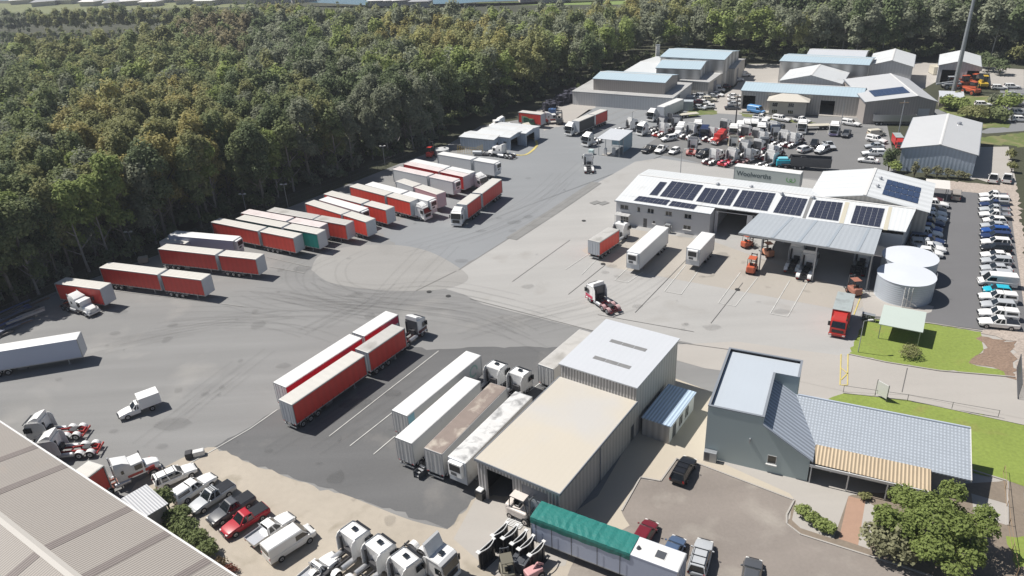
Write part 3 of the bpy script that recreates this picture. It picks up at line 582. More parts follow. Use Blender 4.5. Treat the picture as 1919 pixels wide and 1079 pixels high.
for r_ in range(3):
    ya_, yb_ = ya+2.6+r_*3.2, ya+5.5+r_*3.2
    for k in range(6): xa, xb = xm+2.8+k*1.05, xm+3.8+k*1.05; z_ = lambda x: hr+.13+sR*(x-xm)+.1; mb.loft([[(xa, ya_, z_(xa)-.05), (xb, ya_, z_(xb)-.05), (xb, yb_, z_(xb)-.05), (xa, yb_, z_(xa)-.05)], [(xa, ya_, z_(xa)), (xb, ya_, z_(xb)), (xb, yb_, z_(xb)), (xa, yb_, z_(xa))]], PVB)
link('solar_array', mb.mesh('solar_array'), t2)
for yy in (ya+6, ya+11): vent(t2, xm+1.6, yy, hr-.2, .4)
mb = MB(); mb.rbox(11, 12.1, -1.3, -.5, 0, 1.9, .05, STL); mb.box(11.1, 12, -1.32, -1.3, .2, 1.7, GRY)
one('steel_cage', mb.mesh('steel_cage'), 'small silver cabinet standing against the white office wall between two white trailers', 'cabinet', o, ang)

# -- big shed on the right, sheds and factories behind
t, *_ = building('warehouse', 'pale blue gabled warehouse with a grey roof behind the staff car park', (1690.2, 277.1), (1831.2, 290.4), (1831.9, 229.9), 5.4, 1.6, 'y', CGB, RFGy, [('l', 4, 7, 0, 3.5, 'roller')])
vent(t, 10.5, 22, 6.4, .6)
t, o_, a_, L_s, D_s = building('warehouse', 'tan gabled factory with solar panels on its left roof slope', (1623, 191), (1755.6, 190.5), (1771, 147), 6.3, 1.6, 'y', CGT, RFGy, [('f', 14, 17, 0, 4.4, 'rollerw')], rp=.72)
panels(t, 3.0, 4, 8, 3, 1.15, 2.6, lambda x, y: 6.42+1.6*x/(L_s*.72), m=PVB)
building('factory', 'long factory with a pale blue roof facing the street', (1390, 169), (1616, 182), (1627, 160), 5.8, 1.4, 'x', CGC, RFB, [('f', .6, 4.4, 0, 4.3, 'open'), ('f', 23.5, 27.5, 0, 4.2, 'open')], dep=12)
o, ang, L, _ = frame((1443, 187), (1512, 190), 4.6); t = tag(link('factory_office', None, None, o, ang), 'two-storey cream office with a hipped roof in front of the blue-roofed factory', 'building')
hs = [(.8, 2.4, 2.6, 3.9), (.8, 2.4, .6, 1.8), (5.4, 7, 2.6, 3.9), (5.4, 7, .6, 1.8)]; mb = MB(); wside(mb, (0, 0), (L, 0), 0, 4.5, hs, mat('cream_render', (.47, .44, .40), .8)); wside(mb, (L, 0), (L, 6.5), 0, 4.5, [], CGC); wside(mb, (0, 6.5), (0, 0), 0, 4.5, [], CGC); link('wall', mb.mesh('wall'), t)
openings(t, 0, 0, [('f',)+h+('win2',) for h in hs], {'f': ((0, 0), (1, 0))})
mb = MB(); mb.add([(-.8, -.8, 4.5), (L+.8, -.8, 4.5), (L+.8, 6.4, 4.5), (-.8, 6.4, 4.5), (3, 4, 5.7), (L-3, 4, 5.7), (L-3, 6.4, 5.7), (3, 6.4, 5.7)], [(0, 1, 5, 4), (1, 2, 6, 5), (4, 5, 6, 7), (3, 0, 4, 7), (0, 3, 2, 1)], mat('cream_sheet', (.55, .52, .46), .5)); link('roof', mb.mesh('roof'), t)
building('factory', 'white gabled roof shed between the blue-roofed factory and the striped shed', (1462, 151), (1577, 157), (1598, 136), 5.5, 2.2, 'y', CGW, RFWy)
STRP = mat('striped_wall', (.46, .45, .43), .6, 0, .06, .3, ribs=('w', 4.2, .30, .02))
building('factory', 'tall striped-wall shed with a narrow blue roof near the forest', (1462, 114), (1628, 122), (1632, 112), 8.2, .8, 'x', STRP, RFB, dep=14)
building('factory', 'rearmost grey-roofed shed against the trees behind the striped shed', (1512, 104), (1620, 108), (1620, 100), 8, 1, 'x', CGC, RFG, dep=14)
building('factory', 'white gabled shed with a side awning right of the striped shed', (1629, 122), (1711, 125), (1711, 105), 7, 1.8, 'y', CGW, RFWy, [('f', 1, 4, 0, 4, 'rollerw')], dep=22)
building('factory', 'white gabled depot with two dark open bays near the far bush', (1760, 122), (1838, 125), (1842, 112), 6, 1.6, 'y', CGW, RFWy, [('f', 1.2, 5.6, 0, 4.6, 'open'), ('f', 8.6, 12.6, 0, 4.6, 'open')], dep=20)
building('tool_shed', 'small grey lean-to shed at the foot of the tall pole', (1762, 182), (1806, 184), (1800, 172), 2.8, .3, 'skil', CGT, RFG, hb=3.1, dep=7, cat='shed')
# factory complex at the forest edge, left
building('factory', 'low grey-roofed hall in front of the raised clerestory hall by the lorry parking', (1073, 171), (1260, 184), (1288, 158), 4.4, .01, 'skil', CGW, RFM, [('r', 5, 8, 0, 4, 'roller')], hb=5.0, dep=20)
building('factory', 'clerestory hall with a pale blue roof rising from the low grey hall', (1112, 147), (1246, 155), (1275, 144), 8.3, 1.0, 'x', CGT, RFB, dep=13)
building('factory', 'broad white low-pitched roof behind the clerestory hall', (1170, 134), (1262, 140), (1262, 120), 6.5, .8, 'x', CGW, RFW, dep=30)
building('factory', 'striped hall with a curved blue roof in the middle of the forest-edge complex', (1230, 127), (1312, 130), (1332, 118), 8.6, 1.2, 'x', STRP, RFB, dep=16)
building('factory', 'low grey hall with an open side door below the striped hall', (1275, 150), (1328, 154), (1350, 136), 5, .6, 'x', CGC, RFM, [('r', 5, 8, 0, 4.4, 'roller')], dep=22)
building('factory', 'tallest hall with a long blue roof at the back of the forest-edge complex', (1238, 106), (1357, 112), (1372, 101), 10, 1.2, 'x', STRP, RFB, dep=18)
building('factory', 'small hall with a dark side door right of the tallest forest-edge hall', (1352, 127), (1377, 128), (1392, 116), 6, 1, 'x', CGC, RFM, [('r', 4, 7, 0, 5, 'roller')], dep=18)
t = link('chimney_stack', MB().box(-.7, .7, -.7, .7, 0, 10.2, TRW).box(-.8, .8, -.8, .8, 10.203, 10.4, TRM).mesh('chimney_stack'), None, G(1231, 135)); tag(t, 'square white chimney left of the tallest forest-edge hall', 'chimney')
# site offices, white canopy tent, fuel station
building('site_office', 'corrugated portable office with a white roof beside yellow stairs', (862, 256), (925, 262), (942, 254), 3.4, .3, 'x', CGB, RFW, [('r', 1.5, 2.5, 0, 2.1, 'door')], dep=6)
building('carport', 'white awning roof joined to the portable office', (890, 250), (955, 258), (970, 246), 3.6, .4, 'x', CGB, RFW, [('f', 9.5, 10.5, 0, 2.4, 'open'), ('r', .5, 6, 0, 2.8, 'open')], dep=8)
building('carport', 'farther white awning behind the portable office', (913, 242), (985, 250), (993, 243), 3.6, .4, 'x', CGB, RFW, [('f', .5, 5, 0, 2.8, 'open'), ('f', 6, 10, 0, 2.8, 'open'), ('r', .5, 5, 0, 2.8, 'open')], dep=8)
o, ang, L, _ = frame((1121, 259.5), (1160, 263.5), 4.6); t = tag(link('fuel_station', None, None, o, ang), 'pale roofed fuel bay with translucent blue side walls in the middle of the yard', 'fuel station')
mb = MB(); dF = 9.5; roofx(mb, [(-.2, 4.7), (dF, 4.9)], 'x', -.4, L+.2, RFG); link('roof', mb.mesh('roof'), t)
m_tr = mat('translucent_blue', (.22, .36, .45), .35, 0, .15, .5, alpha=.8)
link('side_wall', MB().box(L-.1, L, 3, dF, .4, 4.6, m_tr).mesh('side_wall'), t); link('back_wall', MB().box(0, L-.103, dF-.1, dF, .4, 4.6, m_tr).mesh('back_wall'), t)
for x_, y_ in ((0, .2), (L-.1, .2), (0, dF/2), (0, dF-.3), (L-.1, 3)): link('post', MB().box(x_, x_+.14, y_, y_+.14, 0, 4.6, STL).mesh('post'), t)
link('fuel_pump', MB().rbox(1.2, 2.0, .8, 1.4, .1, 1.9, .06, TRW).mesh('fuel_pump'), t); link('fuel_pump', MB().rbox(3.2, 4.0, 1.8, 2.4, .1, 1.9, .06, TRW).mesh('fuel_pump'), t)
link('island', MB().rbox(.8, 4.6, .3, 3, 0.01, .14, .04, m_concl).mesh('island'), t)
mb = MB(); mb.rbox(-2.8, -1.5, -.2, 1, 0, 1.3, .1, mat('ibc_white', (.5, .62, .62), .4)); one('tank_container', mb.mesh('tank_container'), 'pale green liquid tote standing left of the fuel bay', 'tote', o, ang)
# shelter with pale green roof, carport, small annex by the shed
def shelter(name, label, A, B, C, h, hb, rm, pm=STL, walls=False, cat='shelter'):
    o, ang, L, D = frame(A, B, h, C); t = tag(link(name, None, None, o, ang), label, cat)
    mb = MB(); q = [(-.2, -.2, h), (L+.2, -.2, h), (L+.2, D+.2, hb), (-.2, D+.2, hb)]; mb.loft([[(x, y, z-.1) for x, y, z in q], q], rm); link('roof', mb.mesh('roof'), t)
    for x, y in ((.1, .1), (L-.1, .1), (.1, D-.1), (L-.1, D-.1)): link('post', MB().box(x-.06, x+.06, y-.06, y+.06, 0, h-.05, pm).mesh('post'), t)
    return t, o, ang, L, D
t, o, ang, L, D = shelter('garden_shelter', 'open shelter with a pale green sloping roof on the lawn', (1650, 606), (1727, 621), (1733, 590), 2.6, 3.0, mat('pale_green_sheet', (.44, .50, .46), .5, 0, .03, .3))
link('back_wall', MB().box(.1, L*.97, D-.15, D-.05, 0, 2.4, GRY).mesh('back_wall'), t); 
t, o, ang, L, D = shelter('carport', 'white flat carport at the back left corner of the staff car park', (1737, 350), (1779, 354), (1782, 341), 2.9, 3.1, mat('carport_white', (.62, .60, .57), .5, 0, .04, .3), cat='carport')
o, ang, L, _ = frame((1239, 701), (1283, 708), 2.7); Rr = Matrix.Rotation(SHED[1], 3, 'Z')
t = tag(link('portable_cabin', None, None, SHED[0]+Rr@Vector((11.15, 19.3, 0)), SHED[1]), 'grey portable cabin with a blue corrugated roof beside the tall shed', 'cabin')
mb = MB(); wside(mb, (0, 0), (3.6, 0), 0, 2.7, [], CGC); wside(mb, (3.6, 0), (3.6, 8), 0, 2.7, [(1, 2.2, 0, 2.1), (3, 4.2, .5, 2.1), (5, 6.2, .5, 2.1)], TRW); wside(mb, (3.6, 8), (0, 8), 0, 2.7, [], CGC); wside(mb, (0, 8), (0, 0), 0, 2.7, [], CGC)
link('wall', mb.mesh('wall'), t); link('roof', MB().box(-.1, 3.8, -.15, 8.15, 2.703, 2.85, mat('blue_rib_sheet', (.40, .50, .62), .4, 0, .05, .4, ribs=('x', .42, .22, .05))).mesh('roof'), t)
openings(t, 0, 0, [('r', 1, 2.2, 0, 2.1, 'door'), ('r', 3, 4.2, .5, 2.1, 'win1'), ('r', 5, 6.2, .5, 2.1, 'win1')], {'r': ((3.6, 0), (0, 1))})
# water tanks
m_tank = mat('tank_steel', (.50, .55, .61), .35, .15, .05, .4, ribs=('z', .35, .05, .02)); m_trf = mat('tank_roof', (.58, .61, .66), .5, 0, .03, .3)
def wtank(px, py, h, r, label):
    c = G(px, py, h); t = tag(link('water_tank', None, None, (c.x, c.y, 0)), label, 'water tank')
    me = smooth(MB().cyl((0, 0, 0), (0, 0, h), r, m_tank, 64).mesh('shell'), 30); link('shell', me, t)
    me = MB().cyl((0, 0, h), (0, 0, h+.02), r+.08, m_trf, 64).cyl((0, 0, h+.02), (0, 0, h+.22), r+.08, m_trf, 64, .4).mesh('lid'); link('lid', me, t)
    mb = MB(); 
    for a in (-.35, -.28): mb.tube([(math.cos(a)*(r+.12), math.sin(a)*(r+.12), 0), (math.cos(a)*(r+.12), math.sin(a)*(r+.12), h+.6)], .03, STL, 4)
    link('ladder', mb.mesh('ladder'), t)
    mb = MB(); 
    for k in range(3): a = -2.05+k*.12; mb.tube([(math.cos(a)*(r+.2), math.sin(a)*(r+.2), h-.3), (math.cos(a)*(r+.3), math.sin(a)*(r+.3), .2)], .08, TRW, 6)
    mb.tube([(math.cos(-2.05)*(r+.3), math.sin(-2.05)*(r+.3), 1.8), (math.cos(-1.6)*(r+.3), math.sin(-1.6)*(r+.3), .4)], .1, TRW, 6); link('pipe', mb.mesh('pipe'), t)
    return c
c1 = wtank(1699, 514, 3.8, 4.3, 'nearer of the two round pale steel water tanks beside the canopy')
c2 = wtank(1706, 480, 3.8, 4.3, 'farther of the two round pale steel water tanks beside the canopy')
def fence(name, pts, h, label, post=2.5, mesh_=True, m=STL, cat='fence', rails=1):
    q = [G(*p) for p in pts]; mb = MB(); t = tag(link(name, None), label, cat)
    for a, b in zip(q[:-1], q[1:]):
        L = (b-a).length; n = max(1, round(L/post)); d = (b-a)/L
        for k in range(rails+1):
            z = .06+(h-.1)*k/rails; mb.cyl((a.x, a.y, z), (b.x, b.y, z), .025, m, 4)
        nn = int(L/.6) if mesh_ else 0
        for k in range(n+1): p = a.lerp(b, k/n); mb.cyl((p.x, p.y, 0), (p.x, p.y, h), .035, m, 5)
        for k in range(nn): p = a.lerp(b, k/nn); mb.cyl((p.x, p.y, .05), (p.x, p.y, h-.05), .008, m, 3)
    link('fence_panel', mb.mesh('fence_panel'), t); return t
fence('handrail', [(1628, 553), (1655, 558), (1700, 572), (1735, 566)], 1.0, 'pipe handrail in front of the two water tanks', 1.5, False, cat='handrail')
fence('handrail', [(1612, 600), (1640, 605)], 1.0, 'short handrail by the bins at the lawn corner', 1.2, False, cat='handrail', rails=3)
m_dk = mat('dark_mesh_wire', (.10, .10, .11), .6)
fence('wire_fence', [(-100, 640), (0, 600), (190, 512), (300, 470), (480, 405), (640, 345), (740, 306), (830, 276)], 2.2, 'long wire fence between the yard and the forest', 3, True, m_dk, rails=2)
# foreground roof bottom-left
e0, e1 = G(52, 832, 5.6), G(425, 1079, 5.6); d = (e1-e0).normalized(); ang = math.atan2(d.y, d.x)
n = Vector((-d.y, d.x, 0)); n = -n if n.x > 0 else n
rg = G(70, 1025, 7.2); wR = (rg-e0).dot(n)
A0 = e0-d*22; LW = 80
o = Vector((A0.x, A0.y, 0)); ux = d; sgn = 1 if n.dot(Vector((-d.y, d.x, 0))) > 0 else -1
t = tag(link('warehouse', None, None, o, ang), 'large beige ribbed shed roof with dark skylight strips filling the bottom left corner', 'building')
m_fr = mat('beige_rib_sheet', (.30, .275, .25), .6, 0, .05, .2, ribs=('x', .30, .16, .05), dirt=((.36, .30, .25), .64, .12)); m_fs = mat('aged_skylight', (.19, .165, .155), .7, 0, .1, .8, ribs=('x', .30, .22, .05))
mb = MB(); Y = lambda v: sgn*v; lo, hi = sorted((0, Y(2*wR)))
for p, q in (((0, lo), (LW, lo)), ((LW, lo), (LW, hi)), ((LW, hi), (0, hi)), ((0, hi), (0, lo))): wside(mb, p, q, 0, 5.35, [], CGT)
link('wall', mb.mesh('wall'), t)
mb = MB(); 
for (ya, za, yb, zb) in ((Y(-.4), 5.5, Y(wR), 7.2), (Y(wR), 7.2, Y(2*wR+.4), 5.5)): q = [(0, ya, za), (LW, ya, za), (LW, yb, zb), (0, yb, zb)]; mb.loft([[(x, y, z-.12) for x, y, z in q], q], m_fr)
ro = link('roof', mb.mesh('roof'), t)
link('ridge_cap', MB().loft([[(0, Y(wR-.45), 7.17), (0, Y(wR), 7.3), (0, Y(wR+.45), 7.17)], [(LW, Y(wR-.45), 7.17), (LW, Y(wR), 7.3), (LW, Y(wR+.45), 7.17)]], mat('beige_cap', (.42, .40, .37), .6)).mesh('ridge_cap'), ro)
link('gutter', MB().box(0, LW, *sorted((Y(-.403), Y(-.6))), 5.3, 5.5, TRW).mesh('gutter'), t)
slp = (7.2-5.5)/(wR+.4)
for (px, py) in ((58, 840), (112, 877), (237, 955), (308, 1002), (385, 1052), (445, 1092)):
    v = G(px, py, 5.6)-o; xx = v.dot(d); mb = MB()
    for (ya, yb) in ((-.35, wR-.46), (wR+.46, 2*wR)):
        za = 5.5+slp*(ya+.4) if ya < wR else 7.2-slp*(ya-wR); zb = 5.5+slp*(yb+.4) if yb < wR else 7.2-slp*(yb-wR)
        q = [(xx-.55, Y(ya), za+.03), (xx+.55, Y(ya), za+.03), (xx+.55, Y(yb), zb+.03), (xx-.55, Y(yb), zb+.03)]; mb.loft([[(x, y, z-.025) for x, y, z in q], q], m_fs)
    link('skylight', mb.mesh('skylight'), ro)
o2, ang2, L2, D2_ = frame((268, 968), (310, 943), 3.2); 
t = tag(link('tool_shed', None, None, o2, ang2), 'small grey corrugated lean-to between the beige roof and the utes', 'shed')
mb = MB(); dd = 4.6
for p, q in (((0, 0), (L2, 0)), ((L2, 0), (L2, dd)), ((L2, dd), (0, dd)), ((0, dd), (0, 0))): wside(mb, p, q, 0, 3.0, [], CGT)
link('wall', mb.mesh('wall'), t); link('roof', MB().box(-.2, L2+.2, -.2, dd+.3, 3.003, 3.15, mat('grey_rib', (.42, .43, .45), .5, 0, .05, .3, ribs=('x', .3, .2, .04))).mesh('roof'), t)
# poles and lamps
def pole(px, py, h, r0, r1, label, name='power_pole', m=STL, arm=None, cat='pole'):
    c = G(px, py); mb = MB(); mb.cyl((0, 0, 0), (0, 0, h), r0, m, 10, r1); t = tag(link(name, None, None, c), label, cat); link('shaft', mb.mesh('shaft'), t)
    if arm == 'lamp': link('lamp_head', MB().tube([(0, 0, h), (.9, 0, h+.15)], .04, STL, 6).rbox(.6, 1.3, -.14, .14, h+.05, h+.2, .03, TRW).mesh('lamp_head'), t)
    if arm == 'cross': link('cross_arm', MB().box(-1.2, 1.2, -.07, .07, h-.7, h-.55, WOOD).mesh('cross_arm'), t)
    if arm == 'twin': link('lamp_head', MB().box(-.7, .7, -.1, .1, h-.1, h+.05, STL).rbox(-.8, -.3, -.3, .1, h, h+.2, .04, TRW).rbox(.3, .8, -.3, .1, h, h+.2, .04, TRW).mesh('lamp_head'), t)
    return t
pole(1787, 172, 44, .75, .28, 'tall tapering steel mast leaning out of the top of the picture', 'radio_mast', cat='mast')
pole(1378, 236, 9.2, .22, .14, 'dark timber power pole by the cul-de-sac', m=mat('dark_pole', (.06, .055, .06), .8), arm='cross')
pole(1275, 327, 6.2, .1, .07, 'thin lamp pole behind the solar roof', 'lamp_pole', arm='lamp'); pole(1683, 254, 9.5, .16, .1, 'leaning grey power pole beside the small red truck', m=STL, arm='cross')
pole(1184, 252, 6.5, .08, .06, 'thin lamp pole beside the parked prime movers', 'lamp_pole', arm='lamp'); pole(1246, 236, 6, .08, .06, 'thin lamp pole at the grass verge corner', 'lamp_pole', arm='lamp')
pole(1608, 660, 5.2, .07, .05, 'slim lamp pole at the lawn edge beside the red truck', 'lamp_pole', arm='lamp'); pole(1574, 247, 8, .1, .07, 'thin street pole beside the white cab and dark ute', 'lamp_pole')
pole(254, 478, 5.2, .07, .05, 'lamp pole at the forest fence above the red trailers', 'lamp_pole', arm='twin'); pole(540, 388, 5.6, .07, .05, 'lamp pole at the forest fence behind the trailer row', 'lamp_pole', arm='twin')
pole(722, 312, 5.6, .07, .05, 'lamp pole at the forest fence near the white trailers', 'lamp_pole', arm='twin'); pole(463, 402, 5.0, .07, .05, 'lamp pole half hidden in the forest edge', 'lamp_pole', arm='twin')
# signs, gate, fence at the driveway
c = G(1640, 742); t = tag(link('entrance_sign', None, None, c, -1.1), 'white sign board on two posts beside the driveway', 'sign')
link('sign_board', MB().box(0, 1.6, -.04, .04, .5, 2.5, TRW).mesh('sign_board'), t); link('frame', MB().box(-.07, -.005, -.05, .05, 0, 2.6, GRY).box(1.605, 1.67, -.05, .05, 0, 2.6, GRY).mesh('frame'), t)
c = G(1907, 748); c2_ = G(1904, 640)
t = tag(link('sliding_gate', None), 'dark mesh gate panel standing at the driveway edge by the mulch', 'gate')
mb = MB(); d = (c2_-c).normalized(); q = c+d*8
for z in (.15, 2.3): mb.cyl((c.x, c.y, z), (q.x, q.y, z), .06, GRY, 5)
for k in range(41): p = c.lerp(q, k/40); mb.cyl((p.x, p.y, .1), (p.x, p.y, 2.35), .035, GRY, 4)
link('gate_panel', mb.mesh('gate_panel'), t)
fence('wire_fence', [(1580, 735), (1700, 752), (1870, 782)], 1.1, 'low wire fence along the lawn side of the driveway', 6, False, m_dk)
fence('wire_fence', [(1880, 885), (1890, 985), (1905, 1079)], 1.0, 'garden edge fence at the right of the leafy tree', 3, False, WOOD)
fence('yellow_stairs', [(858, 286), (875, 288), (892, 290), (905, 284)], 2.0, 'yellow handrails of the stairs beside the portable office', .8, False, YEL, cat='stairs', rails=4)
# ---------------------------------------------------------------- vehicles (x forward, y left, z up, origin on the ground under the middle)
def wheel_mesh(r, w, rim=RIM, seg=16, hub=.55):
    mb = MB(); mb.cyl((0, -w/2, 0), (0, w/2, 0), r, TYR, seg); 
    for s in (-1, 1): mb.cyl((0, s*(w/2+.004), 0), (0, s*(w/2+.02), 0), r*hub, rim, 10)
    for s in (-1, 1): mb.cyl((0, s*(w/2+.018), 0), (0, s*(w/2+.05), 0), r*.18, CHS, 8)
    return mb
_wm = {}
def wheel(x, y, r, w, rim=RIM):
    k = (round(x, 3), round(y, 3), r, w, rim.name)
    if k not in _wm:
        mb = wheel_mesh(r, w, rim); mb.v = [(a+x, b+y, c+r) for a, b, c in mb.v]; _wm[k] = mb.mesh('wheel')
    return ('wheel', _wm[k])
CACHE = {}
def split(name, me, key):
    "one mesh per piece: faces grouped by key(face centre)"
    g = {}
    for p in me.polygons: g.setdefault(key(p.center), []).append(p)
    out = []
    for k in sorted(g):
        mb = MB()
        for p in g[k]: mb.add([me.vertices[i].co[:] for i in p.vertices], [tuple(range(len(p.vertices)))], me.materials[p.material_index])
        m2 = mb.mesh(name); bm = bmesh.new(); bm.from_mesh(m2); bmesh.ops.remove_doubles(bm, verts=bm.verts, dist=1e-5); bmesh.ops.recalc_face_normals(bm, faces=bm.faces); bm.to_mesh(m2); bm.free(); out.append((name, m2))
    return out
SGN = lambda c: c.y > 0
def winkey(c): return (0, 0) if abs(c.y) < .9 else (1 if c.y > 0 else 2, 0)
SPL = {'headlights': ('headlight', SGN), 'tail_lights': ('tail_light', SGN), 'mirrors': ('mirror', SGN), 'side_fairings': ('side_fairing', SGN), 'front_guards': ('front_guard', SGN), 'exhaust_stacks': ('exhaust_stack', SGN), 'fuel_tanks': ('fuel_tank', SGN)}
def finish(parts, xs=None, truck=False):
    out = []
    for p in parts:
        if p[0] in SPL: out += split(SPL[p[0]][0], p[1], SPL[p[0]][1])
        elif p[0] == 'mudguards': out += split('mudguard', p[1], lambda c: (c.y > 0, min(range(len(xs)), key=lambda i: abs(xs[i]-c.x))))
        elif p[0] == 'windows' and truck:
            for i, (n, m) in enumerate(split('window', p[1], winkey)): out.append((n, m))
        else: out.append(p)
    return out
def cached(f):
    def g(*a, **k):
        key = (f.__name__, tuple(getattr(x, 'name', x) for x in a), tuple(sorted((q, getattr(v, 'name', v)) for q, v in k.items())))
        if key not in CACHE: CACHE[key] = f(*a, **k)
        return CACHE[key]
    return g
@cached
def car(kind, col, rack=False, dark=False):
    L, Wd, Hh = {'sedan': (4.8, 1.84, 1.45), 'hatch': (4.1, 1.76, 1.48), 'suv': (4.75, 1.9, 1.72), 'wagon': (4.9, 1.9, 1.78), 'ute': (5.35, 1.9, 1.8), 'canopy': (5.35, 1.9, 1.8), 'tray': (5.4, 1.9, 1.8), 'single': (5.3, 1.85, 1.75), 'van': (5.6, 2.0, 2.35), 'smallvan': (4.7, 1.85, 1.9)}[kind]
    hw = Wd/2; belt = {'sedan': .92, 'hatch': .95, 'van': 1.25, 'smallvan': 1.1}.get(kind, 1.08); zb = .32 if kind in ('sedan', 'hatch') else .4
    hood = belt-.06
    st = [(-L/2, .80, zb+.15, belt-.18), (-L/2+.12, .95, zb, belt-.02), (-L/2+.7, 1, zb-.04, belt), (L*.12, 1, zb-.04, belt), (L*.26, .99, zb-.04, belt-.02), (L/2-.45, .95, zb-.02, hood-.10), (L/2-.12, .86, zb, hood-.22), (L/2, .68, zb+.12, hood-.36)]
    if kind in ('van', 'smallvan'): st = [(-L/2, .94, zb, belt), (L*.18, 1, zb-.04, belt), (L*.33, .98, zb-.04, belt-.05), (L/2-.2, .9, zb, belt-.30), (L/2, .74, zb+.1, belt-.5)]
    if kind in ('ute', 'tray', 'single', 'canopy'): st[0] = (-L/2, .96, zb+.1, belt-.02); st[1] = (-L/2+.1, .98, zb+.02, belt)
    if kind in ('tray', 'single'):
        xr = {'tray': -.75, 'single': -.1}[kind]; st = [(xr, .96, zb, belt), (xr+.1, 1, zb-.02, belt)]+st[3:]
    b = MB(); secs = []
    for x, k, a, z in st:
        w = hw*k; secs.append([(x, -w*.93, a), (x, -w, a+.18), (x, -w, z-.14), (x, -w*.90, z-.01), (x, -w*.5, z+.02), (x, w*.5, z+.02), (x, w*.90, z-.01), (x, w, z-.14), (x, w, a+.18), (x, w*.93, a)])
    b.loft(secs, col); body = smooth(b.mesh('body'), 35)
    # cabin frustum: glass below a painted roof with pillars
    cf, cr, rf, rr = {'sedan': (L*.20, -L*.36, L*.03, -L*.24), 'hatch': (L*.22, -L*.47, L*.04, -L*.38), 'suv': (L*.19, -L*.485, L*.04, -L*.43), 'wagon': (L*.19, -L*.487, L*.05, -L*.45), 'ute': (L*.18, -L*.13, L*.05, -L*.11), 'canopy': (L*.18, -L*.13, L*.05, -L*.11), 'tray': (L*.18, -L*.13, L*.05, -L*.11), 'single': (L*.18, -L*.005, L*.06, .0), 'van': (L*.36, -L*.497, L*.22, -L*.49), 'smallvan': (L*.31, -L*.49, L*.14, -L*.47)}[kind]
    bw, rw = hw*.93, hw*(.9 if kind in ('van', 'smallvan') else .74); zr = Hh-.05
    parts = [('body', body)]
    g = MB(); gl = GLS
    if kind in ('van', 'smallvan'):
        g.loft([[(cf-.02, s*bw*.9, belt-.02) for s in (-1, 1)]+[(rf-.02, s*rw*.9, zr-.1) for s in (1, -1)], [(cf+.05, s*bw*.9, belt) for s in (-1, 1)]+[(rf+.04, s*rw*.9, zr-.1) for s in (1, -1)]], gl)
        for s in (-1, 1): g.add([(cf-.1, s*(bw+.012), belt+.05), (L*.06, s*(bw+.012), belt+.05), (L*.06, s*(rw+.02), zr-.35), (rf-.02, s*(rw+.02), zr-.35)], [(0, 1, 2, 3)], gl)
        g.box(cr-.03, cr+.02, -rw*.8, rw*.8, belt+.15, zr-.3, gl)
        u = MB(); u.loft([[(cr, -bw, belt-.1), (cf, -bw, belt-.1), (cf, bw, belt-.1), (cr, bw, belt-.1)], [(cr+.02, -(bw+rw)/2, (belt+zr)/2+.2), (rf+.25, -(bw+rw)/2, (belt+zr)/2+.1), (rf+.25, (bw+rw)/2, (belt+zr)/2+.1), (cr+.02, (bw+rw)/2, (belt+zr)/2+.2)], [(rr, -rw, zr-.08), (rf, -rw, zr-.08), (rf, rw, zr-.08), (rr, rw, zr-.08)], [(rr+.1, -rw*.88, zr+.03), (rf-.1, -rw*.88, zr+.03), (rf-.1, rw*.88, zr+.03), (rr+.1, rw*.88, zr+.03)]], col)
        parts += [('upper_body', smooth(u.mesh('upper_body'), 30)), ('windows', g.mesh('windows'))]
    else:
        g.loft([[(cr, -bw, belt-.03), (cf, -bw, belt-.03), (cf, bw, belt-.03), (cr, bw, belt-.03)], [(rr, -rw, zr), (rf, -rw, zr), (rf, rw, zr), (rr, rw, zr)]], gl)
        parts.append(('windows', g.mesh('windows')))
        rf_ = MB(); e = .03
        rf_.loft([[(rr-e, -rw-e, zr-.05), (rf+e, -rw-e, zr-.05), (rf+e, rw+e, zr-.05), (rr-e, rw+e, zr-.05)], [(rr-.01, -rw, zr+.015), (rf, -rw, zr+.015), (rf, rw, zr+.015), (rr-.01, rw, zr+.015)], [(rr+.12, -rw*.82, zr+.05), (rf-.15, -rw*.82, zr+.05), (rf-.15, rw*.82, zr+.05), (rr+.12, rw*.82, zr+.05)]], col)
        pl = [(cf, rf, .09), (cr, rr, .13)]
        xm = cf*.25+cr*.75 if kind in ('wagon', 'suv') else None
        mid = (cf+cr)/2-.05; pl.append((mid, (rf+rr)/2, .09))
        if xm: pl.append((xm-.15, rf*.25+rr*.75-.1, .10))
        for (xa, xb, w) in pl:
            for s in (-1, 1): rf_.loft([[(xa-w, s*(bw+.012), belt-.05), (xa+w*.4, s*(bw+.012), belt-.05), (xa+w*.4, s*(bw-.07), belt-.05), (xa-w, s*(bw-.07), belt-.05)], [(xb-w, s*(rw+.014), zr-.03), (xb+w*.4, s*(rw+.014), zr-.03), (xb+w*.4, s*(rw-.07), zr-.03), (xb-w, s*(rw-.07), zr-.03)]], col)
        parts.append(('roof', rf_.mesh('roof')))
    if kind == 'ute':
        c = MB(); c.rbox(-L/2+.05, cr-.06, -hw*.86, hw*.86, belt-.05, belt+.05, .02, BLK); parts.append(('tonneau_cover', c.mesh('tonneau_cover')))
